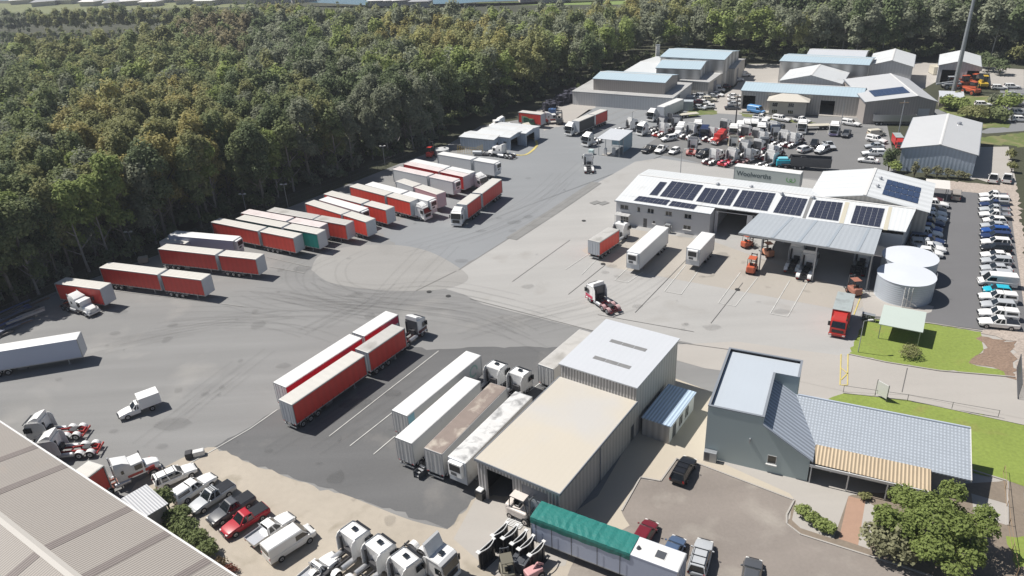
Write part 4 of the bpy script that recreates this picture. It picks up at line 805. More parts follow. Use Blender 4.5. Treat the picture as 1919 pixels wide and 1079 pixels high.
    if kind == 'canopy':
        c = MB(); c.loft([[(-L/2+.03, -bw, belt-.02), (cr-.05, -bw, belt-.02), (cr-.05, bw, belt-.02), (-L/2+.03, bw, belt-.02)], [(-L/2+.12, -rw*1.05, zr-.02), (cr-.05, -rw*1.05, zr-.02), (cr-.05, rw*1.05, zr-.02), (-L/2+.12, rw*1.05, zr-.02)], [(-L/2+.25, -rw*.9, zr+.04), (cr-.1, -rw*.9, zr+.04), (cr-.1, rw*.9, zr+.04), (-L/2+.25, rw*.9, zr+.04)]], col)
        w_ = MB()
        for s in (-1, 1): w_.add([(-L/2+.3, s*(bw-.02), belt+.12), (cr-.2, s*(bw-.02), belt+.12), (cr-.22, s*(rw*1.05+.06), zr-.2), (-L/2+.36, s*(rw*1.05+.06), zr-.2)], [(0, 1, 2, 3)], gl)
        w_.add([(-L/2+.05, -bw*.8, belt+.15), (-L/2+.05, bw*.8, belt+.15), (-L/2+.10, rw*.85, zr-.2), (-L/2+.10, -rw*.85, zr-.2)], [(0, 1, 2, 3)], gl)
        parts.append(('canopy', c.mesh('canopy'), [('window', w_.mesh('window'))]))
    if kind in ('tray', 'single'):
        x1 = {'tray': -.85, 'single': -.2}[kind]; c = MB(); c.box(-L/2, x1, -hw, hw, .82, .9, ALU)
        for s in (-1, 1): c.box(-L/2, x1, s*hw-.02, s*hw+.02, .9, 1.15, ALU if kind == 'tray' else col)
        c.box(-L/2-.02, -L/2+.02, -hw, hw, .9, 1.15, ALU); c.box(x1-.05, x1, -hw*.9, hw*.9, .9, 1.75, ALU) if kind == 'tray' else c.tube([(x1, -hw*.9, .9), (x1, -hw*.9, 1.7), (x1, hw*.9, 1.7), (x1, hw*.9, .9)], .035, ALU)
        c.box(-L/2+.1, x1, -.4, .4, .5, .82, CHS); parts.append(('tray', c.mesh('tray')))
    if rack:
        c = MB()
        for x in (rf-.25, (rf+rr)/2, rr+.2): c.box(x-.03, x+.03, -rw, rw, zr+.10, zr+.15, BLK)
        for s in (-1, 1): c.box(rr+.1, rf-.15, s*rw*.9-.02, s*rw*.9+.02, zr+.06, zr+.10, BLK)
        parts.append(('roof_rack', c.mesh('roof_rack')))
    wb = L*.29; r = .38 if kind not in ('sedan', 'hatch') else .33
    for x in (wb+.12, -wb):
        for s in (-1, 1): parts.append(wheel(x, s*(hw-.10), r, .25))
    li = MB()
    for s in (-1, 1): li.rbox(L/2-.32, L/2-.06, s*hw*.68-.16, s*hw*.68+.16, hood-.34, hood-.2, .03, LMP)
    parts.append(('headlights', li.mesh('headlights')))
    li = MB()
    for s in (-1, 1): li.rbox(-L/2-.02, -L/2+.1, s*hw*.84-.1, s*hw*.84+.1, belt-.35, belt-.08, .02, TLR)
    parts.append(('tail_lights', li.mesh('tail_lights')))
    li = MB(); li.rbox(L/2-.2, L/2+.03, -hw*.72, hw*.72, zb+.02, zb+.26, .04, BLK if kind not in ('van',) else GRY)
    if kind in ('ute', 'canopy', 'tray', 'single', 'wagon'): li.rbox(L/2+.0, L/2+.1, -hw*.8, hw*.8, zb+.1, zb+.34, .04, BLK)
    li.box(L/2-.1, L/2-.0, -hw*.4, hw*.4, hood-.36, hood-.24, BLK); parts.append(('bumper', li.mesh('bumper')))
    li = MB()
    for s in (-1, 1): li.rbox(cf-.35, cf-.2, s*(hw+.12)-.1, s*(hw+.12)+.1, belt+.02, belt+.16, .03, col if not dark else BLK)
    parts.append(('mirrors', li.mesh('mirrors')))
    return finish(parts)
def guard(mb, x, y0, y1, r, m, seg=9, a0=.0, a1=1.):
    "quarter-round mudguard over an axle"
    pts = [(x+math.cos(math.pi*(a0+(a1-a0)*i/seg))*r, .5+math.sin(math.pi*(a0+(a1-a0)*i/seg))*r) for i in range(seg+1)]
    q = [(a, b) for a, b in pts]+[(x+(a-x)*.94, .5+(b-.5)*.94) for a, b in pts[::-1]]
    n = len(pts)
    for i in range(n-1):
        s4 = [q[i], q[i+1], q[2*n-2-i], q[2*n-1-i]]; mb.prism(s4, 'y', y0, y1, m)
@cached
def prime(kind, col, gcol, ccol=CHS, stripe=None, fair=True, axles=2, deflector=True):
    "prime mover; kind 'flat' = cab over engine, 'nose' = bonneted"
    parts = []; nose = kind == 'nose'
    L = 8.4 if nose else 7.2; xf = L/2; xr = [-xf+1.0, -xf+2.35][:axles] if axles > 1 else [-xf+1.2]
    ch = MB()
    for s in (-1, 1): ch.box(-xf+.15, xf-.6, s*.42-.05, s*.42+.05, .72, .98, ccol)
    for x in (-xf+.3, xr[0]+.65, xr[-1]+1.1): ch.box(x-.06, x+.06, -.4, .4, .74, .94, ccol)
    ch.box(-xf+.05, -xf+.16, -1.15, 1.15, .5, .72, ccol)
    parts.append(('chassis', ch.mesh('chassis')))
    fx = (xr[0]+xr[-1])/2; f5 = MB(); f5.cyl((fx, 0, 1.0), (fx, 0, 1.12), .5, CHS, 14); f5.prism([(fx-.8, -.5), (fx-.25, -.12), (fx-.25, .12), (fx-.8, .5), (fx-.2, .5), (fx+.2, .3), (fx+.2, -.3), (fx-.2, -.5)], 'z', 1.0, 1.10, CHS); parts.append(('turntable', f5.mesh('turntable')))
    for x in xr:
        for s in (-1, 1): parts.append(wheel(x, s*.92, .51, .56))
    g = MB()
    for x in xr:
        for s in (-1, 1): guard(g, x, *sorted((s*.62, s*1.24)), .62, gcol, a0=.05, a1=.95)
    parts.append(('mudguards', g.mesh('mudguards')))
    tk = MB(); x1 = xr[-1]+.75; x2 = (xf-3.3) if nose else (xf-2.25)
    for s in (-1, 1): tk.cyl((x1, s*.92, .72), (min(x2, x1+1.7), s*.92, .72), .31, ALU, 14)
    parts.append(('fuel_tanks', tk.mesh('fuel_tanks')))
    if nose:
        cb = MB(); a, b_ = xf-3.95, xf-1.75     # cab
        cb.rbox(xf-4.9, b_-.0, -1.05, 1.05, 1.0, 2.75, .12, col); cb.loft([[(xf-4.95, -1.1, 1.9), (xf-2.9, -1.1, 1.9), (xf-2.9, 1.1, 1.9), (xf-4.95, 1.1, 1.9)], [(xf-4.95, -1.08, 3.05), (xf-3.2, -1.05, 3.0), (xf-3.2, 1.05, 3.0), (xf-4.95, 1.08, 3.05)], [(xf-4.85, -.9, 3.6), (xf-3.9, -.85, 3.35), (xf-3.9, .85, 3.35), (xf-4.85, .9, 3.6)]], col)
        parts.append(('cab', smooth(cb.mesh('cab'), 35)))
        gl = MB(); gl.add([(b_+.03, -.95, 1.75), (b_+.03, .95, 1.75), (b_-.22, .9, 2.68), (b_-.22, -.9, 2.68)], [(0, 1, 2, 3)], GLS)
        for s in (-1, 1): gl.box(b_-1.05, b_-.2, s*1.06-.012, s*1.06+.012, 1.8, 2.5, GLS); gl.box(xf-4.3, xf-4.0, s*1.115-.01, s*1.115+.01, 2.0, 2.5, GLS)
        parts.append(('windows', gl.mesh('windows')))
        hd = MB(); hd.loft([[(b_+.0, -1.0, .9), (b_, 1.0, .9), (b_, 1.0, 1.6), (b_, .8, 1.85), (b_, -.8, 1.85), (b_, -1, 1.6)], [(xf-.6, -.95, .85), (xf-.6, .95, .85), (xf-.6, .92, 1.35), (xf-.6, .66, 1.62), (xf-.6, -.66, 1.62), (xf-.6, -.92, 1.35)], [(xf-.1, -.72, .8), (xf-.1, .72, .8), (xf-.1, .68, 1.2), (xf-.12, .5, 1.42), (xf-.12, -.5, 1.42), (xf-.1, -.68, 1.2)]], col)
        parts.append(('bonnet', smooth(hd.mesh('bonnet'), 35), [('grille', MB().box(xf-.11, xf-.03, -.5, .5, .75, 1.35, ALU).mesh('grille'))]))
        fg = MB()
        for s in (-1, 1): guard(fg, xf-1.05, *sorted((s*.74, s*1.22)), .66, stripe or col, a0=.02, a1=.9)
        parts.append(('front_guards', fg.mesh('front_guards')))
        if stripe:
            sp = MB()
            for s in (-1, 1): sp.box(b_-.3, xf-.7, s*.985-.03, s*.985+.035, 1.1, 1.5, stripe); sp.box(b_-2, b_-.3, s*1.06-.01, s*1.06+.012, 1.15, 1.5, stripe)
            parts.append(('side_stripe', sp.mesh('side_stripe')))
        for s in (-1, 1): parts.append(wheel(xf-1.05, s*1.0, .5, .3))
        ex = MB(); 
        for s in (-1, 1): ex.cyl((xf-5.05, s*.95, .9), (xf-5.05, s*.95, 3.7), .09, ALU, 8)
        parts.append(('exhaust_stacks', ex.mesh('exhaust_stacks')))
        bp = MB(); bp.rbox(xf-.12, xf+.05, -1.15, 1.15, .4, .75, .06, ALU); 
        for s in (-1, 1): bp.cyl((xf-.2, s*.85, .95), (xf-.03, s*.83, .95), .14, LMP, 10)
        parts.append(('bumper', bp.mesh('bumper')))
        zt, fy = 2.2, b_
    else:
        cb = MB(); x0 = xf-2.2
        prof = [(x0, .95), (xf-.02, .62), (xf, 1.75), (xf-.22, 3.0), (xf-.55, 3.32), (x0, 3.4)]
        cb.loft([[(x, -1.17, z) for x, z in prof], [(x, -1.25, z) for x, z in [(x0, .97), (xf-.1, .65), (xf-.1, 1.75), (xf-.3, 2.95), (xf-.62, 3.2), (x0, 3.26)]], [(x, 1.25, z) for x, z in [(x0, .97), (xf-.1, .65), (xf-.1, 1.75), (xf-.3, 2.95), (xf-.62, 3.2), (x0, 3.26)]], [(x, 1.17, z) for x, z in prof]], col)
        parts.append(('cab', smooth(cb.mesh('cab'), 30), [('roof_hatch', MB().rbox(x0+.75, x0+1.25, -.3, .3, 3.33, 3.44, .02, GLS).mesh('roof_hatch'))]))
        gl = MB(); gl.add([(xf+.025, -1.08, 1.8), (xf+.025, 1.08, 1.8), (xf-.17, 1.05, 2.88), (xf-.17, -1.05, 2.88)], [(0, 1, 2, 3)], GLS)
        for s in (-1, 1): gl.add([(xf-.2, s*1.262, 1.75), (xf-1.1, s*1.262, 1.75), (xf-1.1, s*1.262, 2.55), (xf-.32, s*1.262, 2.55)], [(0, 1, 2, 3)], GLS)
        parts.append(('windows', gl.mesh('windows')))
        gr = MB(); gr.box(xf+.0, xf+.03, -.8, .8, .95, 1.6, BLK); gr.rbox(xf-.14, xf+.08, -1.22, 1.22, .35, .85, .06, stripe or col)
        for s in (-1, 1): gr.rbox(xf-.02, xf+.10, s*.95-.2, s*.95+.2, .5, .72, .03, LMP)
        parts.append(('grille', gr.mesh('grille')))
        if deflector:
            df = MB(); df.loft([[(x0+.0, -1.1, 3.3), (xf-.7, -1.0, 3.3), (xf-.7, 1.0, 3.3), (x0, 1.1, 3.3)], [(x0+.0, -1.05, 3.85), (x0+.45, -.9, 3.8), (x0+.45, .9, 3.8), (x0, 1.05, 3.85)]], col); parts.append(('roof_deflector', smooth(df.mesh('roof_deflector'), 40)))
            parts[1+0] = parts[1]
        if stripe:
            sp = MB()
            for s in (-1, 1): sp.box(x0+.05, xf-.12, s*1.256-.01, s*1.256+.012, 1.05, 1.5, stripe)
            parts.append(('side_stripe', sp.mesh('side_stripe')))
        if fair:
            fr = MB()
            for s in (-1, 1):
                q = [(x0, 1.0), (x0, 3.3), (x0-.35, 3.2), (x0-.62, 2.8), (x0-.7, 1.0)]; fr.prism(q, 'y', s*1.2-.03, s*1.2+.03, col)
            parts.append(('side_fairings', fr.mesh('side_fairings')))
        rb = MB(); rb.box(x0-.08, x0-.004, -1.12, 1.12, 1.0, 3.2, WHT if fair and not stripe else GRY); rb.cyl((x0-.35, .8, 1), (x0-.35, .8, 3.0), .14, CHS, 8); rb.box(x0-.5, x0-.1, -.7, .3, 1.0, 1.7, CHS); parts.append(('cab_back', rb.mesh('cab_back')))
        ws = MB(); ws.box(xf-.28, xf-.02, -1.1, 1.1, 2.93, 3.0, BLK); parts.append(('sun_visor', ws.mesh('sun_visor')))
        for s in (-1, 1): parts.append(wheel(xf-1.25, s*1.0, .5, .32))
        ar = MB()
        for s in (-1, 1): guard(ar, xf-1.25, *sorted((s*.8, s*1.262)), .62, stripe or col, a0=.0, a1=1)
        parts.append(('front_guards', ar.mesh('front_guards'))); zt, fy = 2.1, xf-.25
    mr = MB()
    for s in (-1, 1): mr.rbox(fy-.05, fy+.1, s*1.42-.1, s*1.42+.1, zt-.25, zt+.5, .03, BLK); mr.tube([(fy, s*1.15, zt+.3), (fy, s*1.42, zt+.3)], .025, BLK, 5)
    parts.append(('mirrors', mr.mesh('mirrors')))
    sk = MB(); sk.box(-xf+.02, -xf+.05, -1.1, -.7, .52, .66, TLR).box(-xf+.02, -xf+.05, .7, 1.1, .52, .66, TLR); parts.append(('tail_lights', sk.mesh('tail_lights')))
    return finish(parts, xr, True)
def roofmat(n, c, dirt=None, var=.05): return mat('trailer_roof_'+n, c, .5, 0, var, .5, ribs=('x', 1.2, .02, .006), dirt=dirt)
TR_W = roofmat('white', (.66, .66, .65)); TR_C = roofmat('offwhite', (.54, .525, .49), ((.43, .41, .37), .55, .25), .08); TR_G = roofmat('grubby', (.44, .43, .41), ((.30, .29, .27), .5, .35), .1)
TR_B = roofmat('rusty_brown', (.235, .19, .165), ((.44, .39, .33), .54, .6), .14); TR_S = roofmat('smudged', (.58, .58, .57), ((.27, .27, .27), .50, .7), .1); TR_P = roofmat('pinkish', (.62, .56, .55), ((.54, .48, .47), .5, .3))
CUR_R = mat('curtain_red', (.60, .045, .032), .45, 0, .10, .5, .05, 4, ribs=('x', 1.1, .04, .012)); CUR_B = mat('curtain_bright_red', (.72, .07, .045), .45, 0, .08, .5, ribs=('x', 1.1, .04, .012)); CUR_G = mat('curtain_teal', (.015, .26, .22), .45, 0, .1, .5, ribs=('x', 1.1, .04, .012)); CUR_K = mat('curtain_black', (.03, .033, .04), .5, 0, .1, .5)
BOXW = mat('box_white', (.66, .67, .68), .4, 0, .05, .4, ribs=('x', .6, .01, .004)); BOXD = mat('box_grubby', (.55, .55, .54), .5, 0, .08, .4, dirt=((.40, .38, .36), .6, .5)); BOXB = mat('box_pale_blue', (.45, .50, .62), .4, 0, .04, .4); BOXR = mat('box_red', (.50, .03, .03), .4, 0, .05, .4)
END_S = mat('end_silver', (.50, .53, .57), .4, .1, .05, .5)
@cached
def trailer(L, side, roof, style='curtain', end=END_S, stripe=None, axles=3, H=4.3, legs=True, whl=-1):
    "style curtain/box/reefer; x forward (kingpin end)"
    W_ = 1.25; zf = 1.18; parts = []; a, b = -L/2, L/2
    bd = MB()
    ins = .02 if style == 'curtain' else 0
    bd.box(a+.06, b-.06, -W_+.03, W_-.03, zf+.02, H-.03, BOXW if style != 'curtain' else CHS) if style == 'curtain' else bd.box(a+.04, b-.04, -W_, W_, zf, H-.02, side)
    bd.box(a, b, -W_-.012, W_+.012, zf-.14, zf, STL)
    for s in (-1, 1): bd.box(a, b, s*W_-.03, s*W_+.018, H-.16, H+.0, STL if style == 'curtain' else side)
    parts.append(('body', bd.mesh('body')))
    if style == 'curtain':
        for s in (-1, 1):
            c = MB(); n = int(L/1.1); x0_, x1_ = a+.15, b-.15; secs = []
            k = max(8, n*2); secs = []
            for i in range(k+1):
                x = x0_+(x1_-x0_)*i/k; yy = s*(W_+(.006 if i % 2 else -.008)); secs.append([(x, yy, zf-.04), (x, yy+s*.012, (zf+H)/2), (x, yy, H-.15)])
            c.loft(secs, side, cap=False, closed=False); st_ = MB()
            for i in range(n+1): x = x0_+.4+(x1_-x0_-.8)*i/n; st_.box(x-.025, x+.025, *sorted((s*(W_+.018), s*(W_+.03))), zf-.18, zf+.32, BLK)
            parts.append(('curtain', smooth(c.mesh('curtain'), 60), [('straps', st_.mesh('straps'))]))
    rf = MB(); rf.loft([[(a, -W_, H+.004), (b, -W_, H+.004), (b, W_, H+.004), (a, W_, H+.004)], [(a+.08, -W_+.1, H+.045), (b-.08, -W_+.1, H+.045), (b-.08, W_-.1, H+.045), (a+.08, W_-.1, H+.045)]], roof); parts.append(('roof', rf.mesh('roof')))
    fr = MB(); fr.rbox(b-.055, b+.03, -W_, W_, zf-.1, H, .02, end)
    for s in (-1, 1): fr.box(b-.1, b+.035, s*W_-.05, s*W_+.02, zf-.1, H, STL)
    sub = []
    if style == 'reefer':
        sub = [('fridge_unit', MB().rbox(b+.03, b+.55, -.95, .95, 2.2, 4.15, .08, WHT).box(b+.552, b+.57, -.75, .75, 3.0, 3.9, BLK).box(b+.552, b+.565, -.6, .2, 2.4, 2.8, GRY).mesh('fridge_unit'))]
    parts.append(('front_wall', fr.mesh('front_wall'), sub))
    for s in (-1, 1):
        d = MB(); d.box(a-.035, a+.05, *sorted((s*.02, s*(W_-.06))), zf-.02, H-.12, end if style == 'curtain' else (side if stripe is None else WHT))
        bars = MB()
        for yy in (.35, .85): bars.cyl((a-.06, s*yy, zf-.1), (a-.06, s*yy, H-.1), .022, STL, 5)
        parts.append(('rear_door', d.mesh('rear_door'), [('lock_bars', bars.mesh('lock_bars'))]))
    fm = MB(); fm.box(a-.045, a+.06, -W_-.015, W_+.015, H-.12, H+.01, STL).box(a-.045, a+.06, -W_-.015, W_+.015, zf-.16, zf-.02, STL)
    for s in (-1, 1): fm.box(a-.045, a+.06, s*W_-.06, s*W_+.02, zf-.02, H-.12, STL)
    fm.box(a-.02, a+.1, -1.1, 1.1, .45, .6, STL); 
    for s in (-1, 1): fm.box(a, a+.08, s*.7-.05, s*.7+.05, .6, zf-.14, CHS)
    parts.append(('rear_frame', fm.mesh('rear_frame')))
    tl = MB()
    for s in (-1, 1): tl.box(a-.06, a-.046, *sorted((s*.85, s*1.15)), zf-.14, zf-.04, TLR)
    parts.append(('tail_lights', tl.mesh('tail_lights')))
    if stripe:
        sp = MB()
        for s in (-1, 1): sp.box(a+.06, b-.1, *sorted((s*(W_+.003), s*(W_+.02))), H-1.35, H-.18, stripe)
        parts.append(('side_stripe', sp.mesh('side_stripe')))
    ch = MB()
    for s in (-1, 1): ch.box(a+.1, b-.8, s*.5-.06, s*.5+.06, .82, zf-.14, CHS)
    parts.append(('chassis', ch.mesh('chassis')))
    if axles:
        xs = [a+1.15+1.3*i for i in range(axles)]
        for x in xs:
            for s in (-1, 1): parts.append(wheel(x, s*.92, .49, .56))
        g = MB()
        for x in xs:
            for s in (-1, 1): guard(g, x, *sorted((s*1.18, s*1.262)), .60, STL if style == 'curtain' else WHT, a0=.1, a1=.9, seg=8)
        parts.append(('mudguards', g.mesh('mudguards')))
    if legs:
        for s in (-1, 1): parts.append(('landing_leg', MB().box(b-2.4, b-2.25, s*.75-.06, s*.75+.06, .08, .95, STL).box(b-2.5, b-2.15, s*.75-.15, s*.75+.15, 0.0, .08, STL).mesh('landing_leg')))
    tb = MB(); tb.box(a+5.3 if L > 9 else a+4.4, a+6.5 if L > 9 else a+5.0, -W_+.05, -.6, .55, 1.0, GRY); parts.append(('tool_box', tb.mesh('tool_box')))
    return finish(parts, xs if axles else None)
def ang_px(p, q, z=0.): a, b = G(*p, z), G(*q, z); return math.atan2(b.y-a.y, b.x-a.x)
def trl(rear, front, side, roof, label, group=None, H=4.3, fit=True, L=None, cat='trailer', name='semi_trailer', flip=False, **k):
    "roof mid-points of both short edges surveyed in the photo"
    a, b = G(*rear, H), G(*front, H)
    if flip: a, b = b, a
    d = b-a; LL = L or round(d.length, 1); c = (a+b)/2 if L is None else b-d.normalized()*(L/2)
    return put(name, trailer(LL, side, roof, H=H, **k), label, cat, (c.x, c.y, 0), math.atan2(d.y, d.x), group)
def bdouble(rear, joint, front, side, roof, lab, group, H=4.3, roof2=None, side2=None, tractor=None, **k):
    "two coupled trailers, rear one and lead one"
    a, j, b = G(*rear, H), G(*joint, H), G(*front, H); d = (b-a).normalized(); g = d*.32
    for (p, q, what, rm, sm) in ((a, j-g, 'rear', roof, side), (j+g, b, 'front', roof2 or roof, side2 or side)):
        L = round((q-p).length*2)/2-.0; c = (p+q)/2
        kk = dict(k)
        if what == 'rear' and kk.get('style') == 'reefer': kk['style'] = 'box'
        put('semi_trailer', trailer(L, sm, rm, H=H, **kk), f'{what} trailer of {lab}', 'trailer', (c.x, c.y, 0), math.atan2((b-a).y, (b-a).x), group)
def pm(px, py, qx, qy, kind, col, gcol, label, group=None, z=0., **k):
    "prime mover centred at pixel p (ground), pointing to pixel q"
    c = G(px, py, z); return put('prime_mover', prime(kind, col, gcol, **k), label, 'truck', (c.x, c.y, 0), ang_px((px, py), (qx, qy), z), group)
def cr(kind, col, px, py, qx, qy, label, group=None, name='parked_car', cat='car', z=0.8, **k):
    "car: pixel of the tail and of the nose at mid height"
    a, b = G(px, py, z), G(qx, qy, z); c = (a+b)/2
    nm = {'ute': 'parked_ute', 'canopy': 'parked_ute', 'tray': 'parked_ute', 'single': 'parked_ute', 'van': 'parked_van', 'smallvan': 'parked_van'}.get(kind, name)
    ct = {'parked_ute': 'ute', 'parked_van': 'van'}.get(nm, cat)
    return put(nm, car(kind, col, **k), label, ct, (c.x, c.y, 0), math.atan2(b.y-a.y, b.x-a.x), group)

# ======== trailers parked along the forest fence
FG = 'trailers parked nose-out along the forest fence'
trl((112.9, 525.4), (197.9, 536.1), CUR_R, TR_C, 'single short red curtain trailer behind the white bonneted truck at the far left', FG)
bdouble((195.9, 496.7), (306.9, 509.2), (386.5, 519.6), CUR_R, TR_C, 'the nearest red pair in the fence row', FG)
bdouble((304.7, 460.9), (413.2, 473.7), (487.8, 480.3), CUR_R, TR_C, 'the second red pair, in front of the pale blue trailer', FG)
trl((322.6, 436.6), (444.2, 447.1), BOXB, TR_W, 'pale blue sided white-roofed trailer behind the second red pair', FG, style='reefer')
t_ = G(330.5, 450.3, 3.4); put('box_truck_body', trailer(6.2, BOXW, TR_C, 'box', axles=2, H=3.4, legs=False), 'short white box trailer squeezed beside the pale blue trailer', 'trailer', (t_.x, t_.y, 0), ang_px((301.7, 448.2), (359.3, 452.4), 3.4), FG)
bdouble((403.8, 412.7), (494, 429), (557.7, 442.5), CUR_B, TR_C, 'the bright red pair left of the teal pair', FG)
bdouble((449.2, 406), (538.2, 422.5), (601.7, 434.7), CUR_G, TR_C, 'the only dark teal pair in the fence row', FG)
bdouble((460.5, 395.3), (544.4, 411.3), (607.7, 422.1), CUR_R, TR_P, 'the pink-edged white-roofed pair just behind the teal pair', FG)
bdouble((506.8, 392.5), (595.5, 406.5), (653.3, 418.4), CUR_B, TR_G, 'the grey-roofed red pair two places behind the teal pair', FG)
bdouble((580.9, 377.4), (648.7, 399.2), (694.6, 412.2), CUR_B, TR_C, 'the bright red pair in front of the lone white trailer', FG)
trl((606.3, 371.2), (682, 393), BOXW, TR_W, 'lone white trailer between two red pairs in the fence row', FG, style='reefer')
bdouble((613.9, 360.4), (687.3, 378.8), (730.8, 390.7), CUR_B, TR_C, 'the red pair behind the lone white trailer', FG)
bdouble((661.4, 346.9), (731.3, 363.4), (774.4, 376), CUR_B, TR_C, 'the red pair coupled to a white cab in the fence row', FG)
pm(782, 407, 800, 412, 'flat', WHT, WHT, 'white flat-nosed prime mover coupled to a red pair in the fence row')
bdouble((691.9, 342.9), (759.5, 361.2), (809.5, 373.2), BOXW, TR_W, 'the white pair just behind the white-cab red pair', FG, style='reefer')
bdouble((747, 337.9), (786, 347), (823.4, 362.6), BOXW, TR_C, 'the short pink-sided pair in the middle of the fence row', FG, side2=mat('pale_pink_side', (.62, .36, .38), .5), style='box')
bdouble((742.7, 314.4), (808.1, 328), (855.3, 337.8), BOXW, TR_P, 'the white pair in front of the white cab with pink-tinted roofs', FG, style='reefer')
bdouble((764.5, 304.5), (828.4, 319.8), (875.7, 328.1), BOXR, TR_P, 'the narrow red-sided pair wedged among white pairs', FG, style='box')
bdouble((772.5, 300.3), (840.6, 314), (883.2, 324), BOXW, TR_W, 'the white pair coupled to the second white cab', FG, style='box')
pm(890, 350, 906, 355, 'flat', WHT, WHT, 'white prime mover coupled to a white pair near the end of the fence row', stripe=None)
bdouble((824.8, 286.1), (890.2, 297.3), (931.9, 303.9), BOXW, TR_W, 'the farthest white pair in the fence row, nearest the portable office', FG, style='reefer')
bdouble((932.7, 334.8), (891.6, 362.6), (866.5, 382.9), CUR_R, TR_C, 'the red pair being driven across the yard', 'moving road train')
pm(866, 414, 858, 423, 'flat', WHT, WHT, 'white prime mover pulling the red pair across the open yard')
# ======== centre of the yard
bdouble((535.5, 754.2), (673.1, 659.5), (747.9, 611.2), CUR_R, TR_C, 'the large red pair in the middle of the dark parking area', 'centre road train', roof2=TR_G)
pm(764, 641, 786, 625, 'flat', WHT, MAR, 'white prime mover with maroon sides coupled to the large red centre pair', stripe=MAR, ccol=MAR, fair=False)
bdouble((522.5, 721.3), (670.3, 627.9), (732.9, 586.5), BOXW, TR_W, 'the white pair with a magenta stripe beside the large red pair', 'centre road train', stripe=PNK, style='box')
TEAL = mat('faded_teal', (.22, .42, .50), .5, 0, .1, 2)
w1 = trl((748.5, 774.1), (887.4, 661.8), BOXD, TR_W, 'white trailer with an open pale blue tail, leftmost of the four by the shed', 'trailers parked beside the storage shed', style='box', end=TEAL)
mb = MB(); _L = [c for c in w1.children if c.name.startswith('roof')][0].data.vertices; LX = max(v.co.x for v in _L)
for s in (-1, 1): mb.box(-LX+.02, -LX+1.3, *sorted((s*1.252, s*1.262)), 1.2, 4.1, TEAL)
link('rear_livery', mb.mesh('rear_livery'), w1)
mb = MB()
for a0 in np.linspace(0, 5.2, 14): x = LX-1.9+math.cos(a0)*.8; z = 2.8+math.sin(a0)*.8; mb.rbox(x-.13, x+.13, -1.275, -1.256, z-.13, z+.13, .004, mat('pale_green_mark', (.28, .48, .42), .5), 1)
link('round_emblem', mb.mesh('round_emblem'), w1)
trl((755.7, 825.5), (886, 710), BOXD, TR_W, 'white trailer with ribbed rear doors, second of the four by the shed', 'trailers parked beside the storage shed', style='box')
trl((811, 845.6), (934.7, 721.7), BOXD, TR_B, 'trailer with a rusty brown roof, third of the four by the shed', 'trailers parked beside the storage shed', style='box', end=BOXB)
trl((981.3, 738.9), (856.2, 861.9), BOXD, TR_S, 'refrigerated trailer with a smudged roof right against the cream shed', 'trailers parked beside the storage shed', style='reefer')
pm(915, 735, 935, 718, 'flat', WHT, WHT, 'white prime mover in front of the second white trailer by the shed', deflector=False); pm(958, 748, 978, 731, 'flat', WHT, WHT, 'white prime mover in front of the brown-roofed trailer by the shed', deflector=False)
trl((1052, 662), (1100, 621), BOXD, TR_G, 'grubby box trailer mostly hidden behind the tall grey shed', None, style='box', L=11, H=4.0)
c = G(795, 886); put('steps', [('treads', (lambda mb: [mb.box(-.4, .4, .3*i, .3*i+.28, .28*(4-i)-.04, .28*(4-i), ALU) for i in range(4)] and mb)(MB()).mesh('treads')), ('stringers', MB().box(-.45, -.41, 0, 1.3, 0, .9, GRY).box(.41, .45, 0, 1.3, 0, .9, GRY).mesh('stringers'))], 'small aluminium steps between two white trailer tails', 'steps', c, R(140))
# ======== at the workshop
trl((1112.6, 452), (1150.4, 427.9), CUR_B, TR_G, 'short red trailer with pale doors near the office entrance', None, H=3.8)
pm(1154, 453, 1164, 446, 'flat', WHT, WHT, 'white cab in front of the short red trailer by the office', deflector=False)
trl((1241.5, 424.1), (1187, 473), BOXW, TR_W, 'long white refrigerated trailer parked nose-out before the office', None, style='reefer')
trl((1327.8, 436.1), (1299.7, 466.1), BOXW, TR_W, 'shorter white refrigerated trailer with a bare drawbar frame at the workshop', None, style='reefer', legs=True)
w = trl((1503.2, 323.6), (1379.6, 308.6), mat('livery_pale_green', (.47, .52, .50), .4), TR_W, 'pale green supermarket trailer with dark lettering behind the workshop', None, style='box')
_L = [c for c in w.children if c.name.startswith('roof')][0].data.vertices; LX = max(v.co.x for v in _L)
def text(s, size, m, name='lettering', ext=.012, wid=7.8):
    cu = bpy.data.curves.new('t', 'FONT'); cu.body = s; cu.size = size; cu.extrude = ext; cu.offset = .028; cu.align_x = 'CENTER'; cu.align_y = 'CENTER'
    o = bpy.data.objects.new('t', cu); COL.objects.link(o); dg = bpy.context.evaluated_depsgraph_get(); me = bpy.data.meshes.new_from_object(o.evaluated_get(dg)); bpy.data.objects.remove(o); me.materials.clear(); me.materials.append(m); me.name = name; xs = [v.co.x for v in me.vertices]; k = wid/(max(xs)-min(xs)); me.transform(Matrix.Diagonal((k, k*1.05, 1, 1))); return me
m_txt = mat('lettering_dark', (.06, .09, .10), .5)
o = link('lettering', text('Woolworths', 1.75, m_txt), w); o.rotation_euler = (R(90), 0, R(180)); o.location = (LX-4.5, 1.275, 2.75)
lg = MB(); gm = mat('logo_green', (.12, .36, .10), .5)
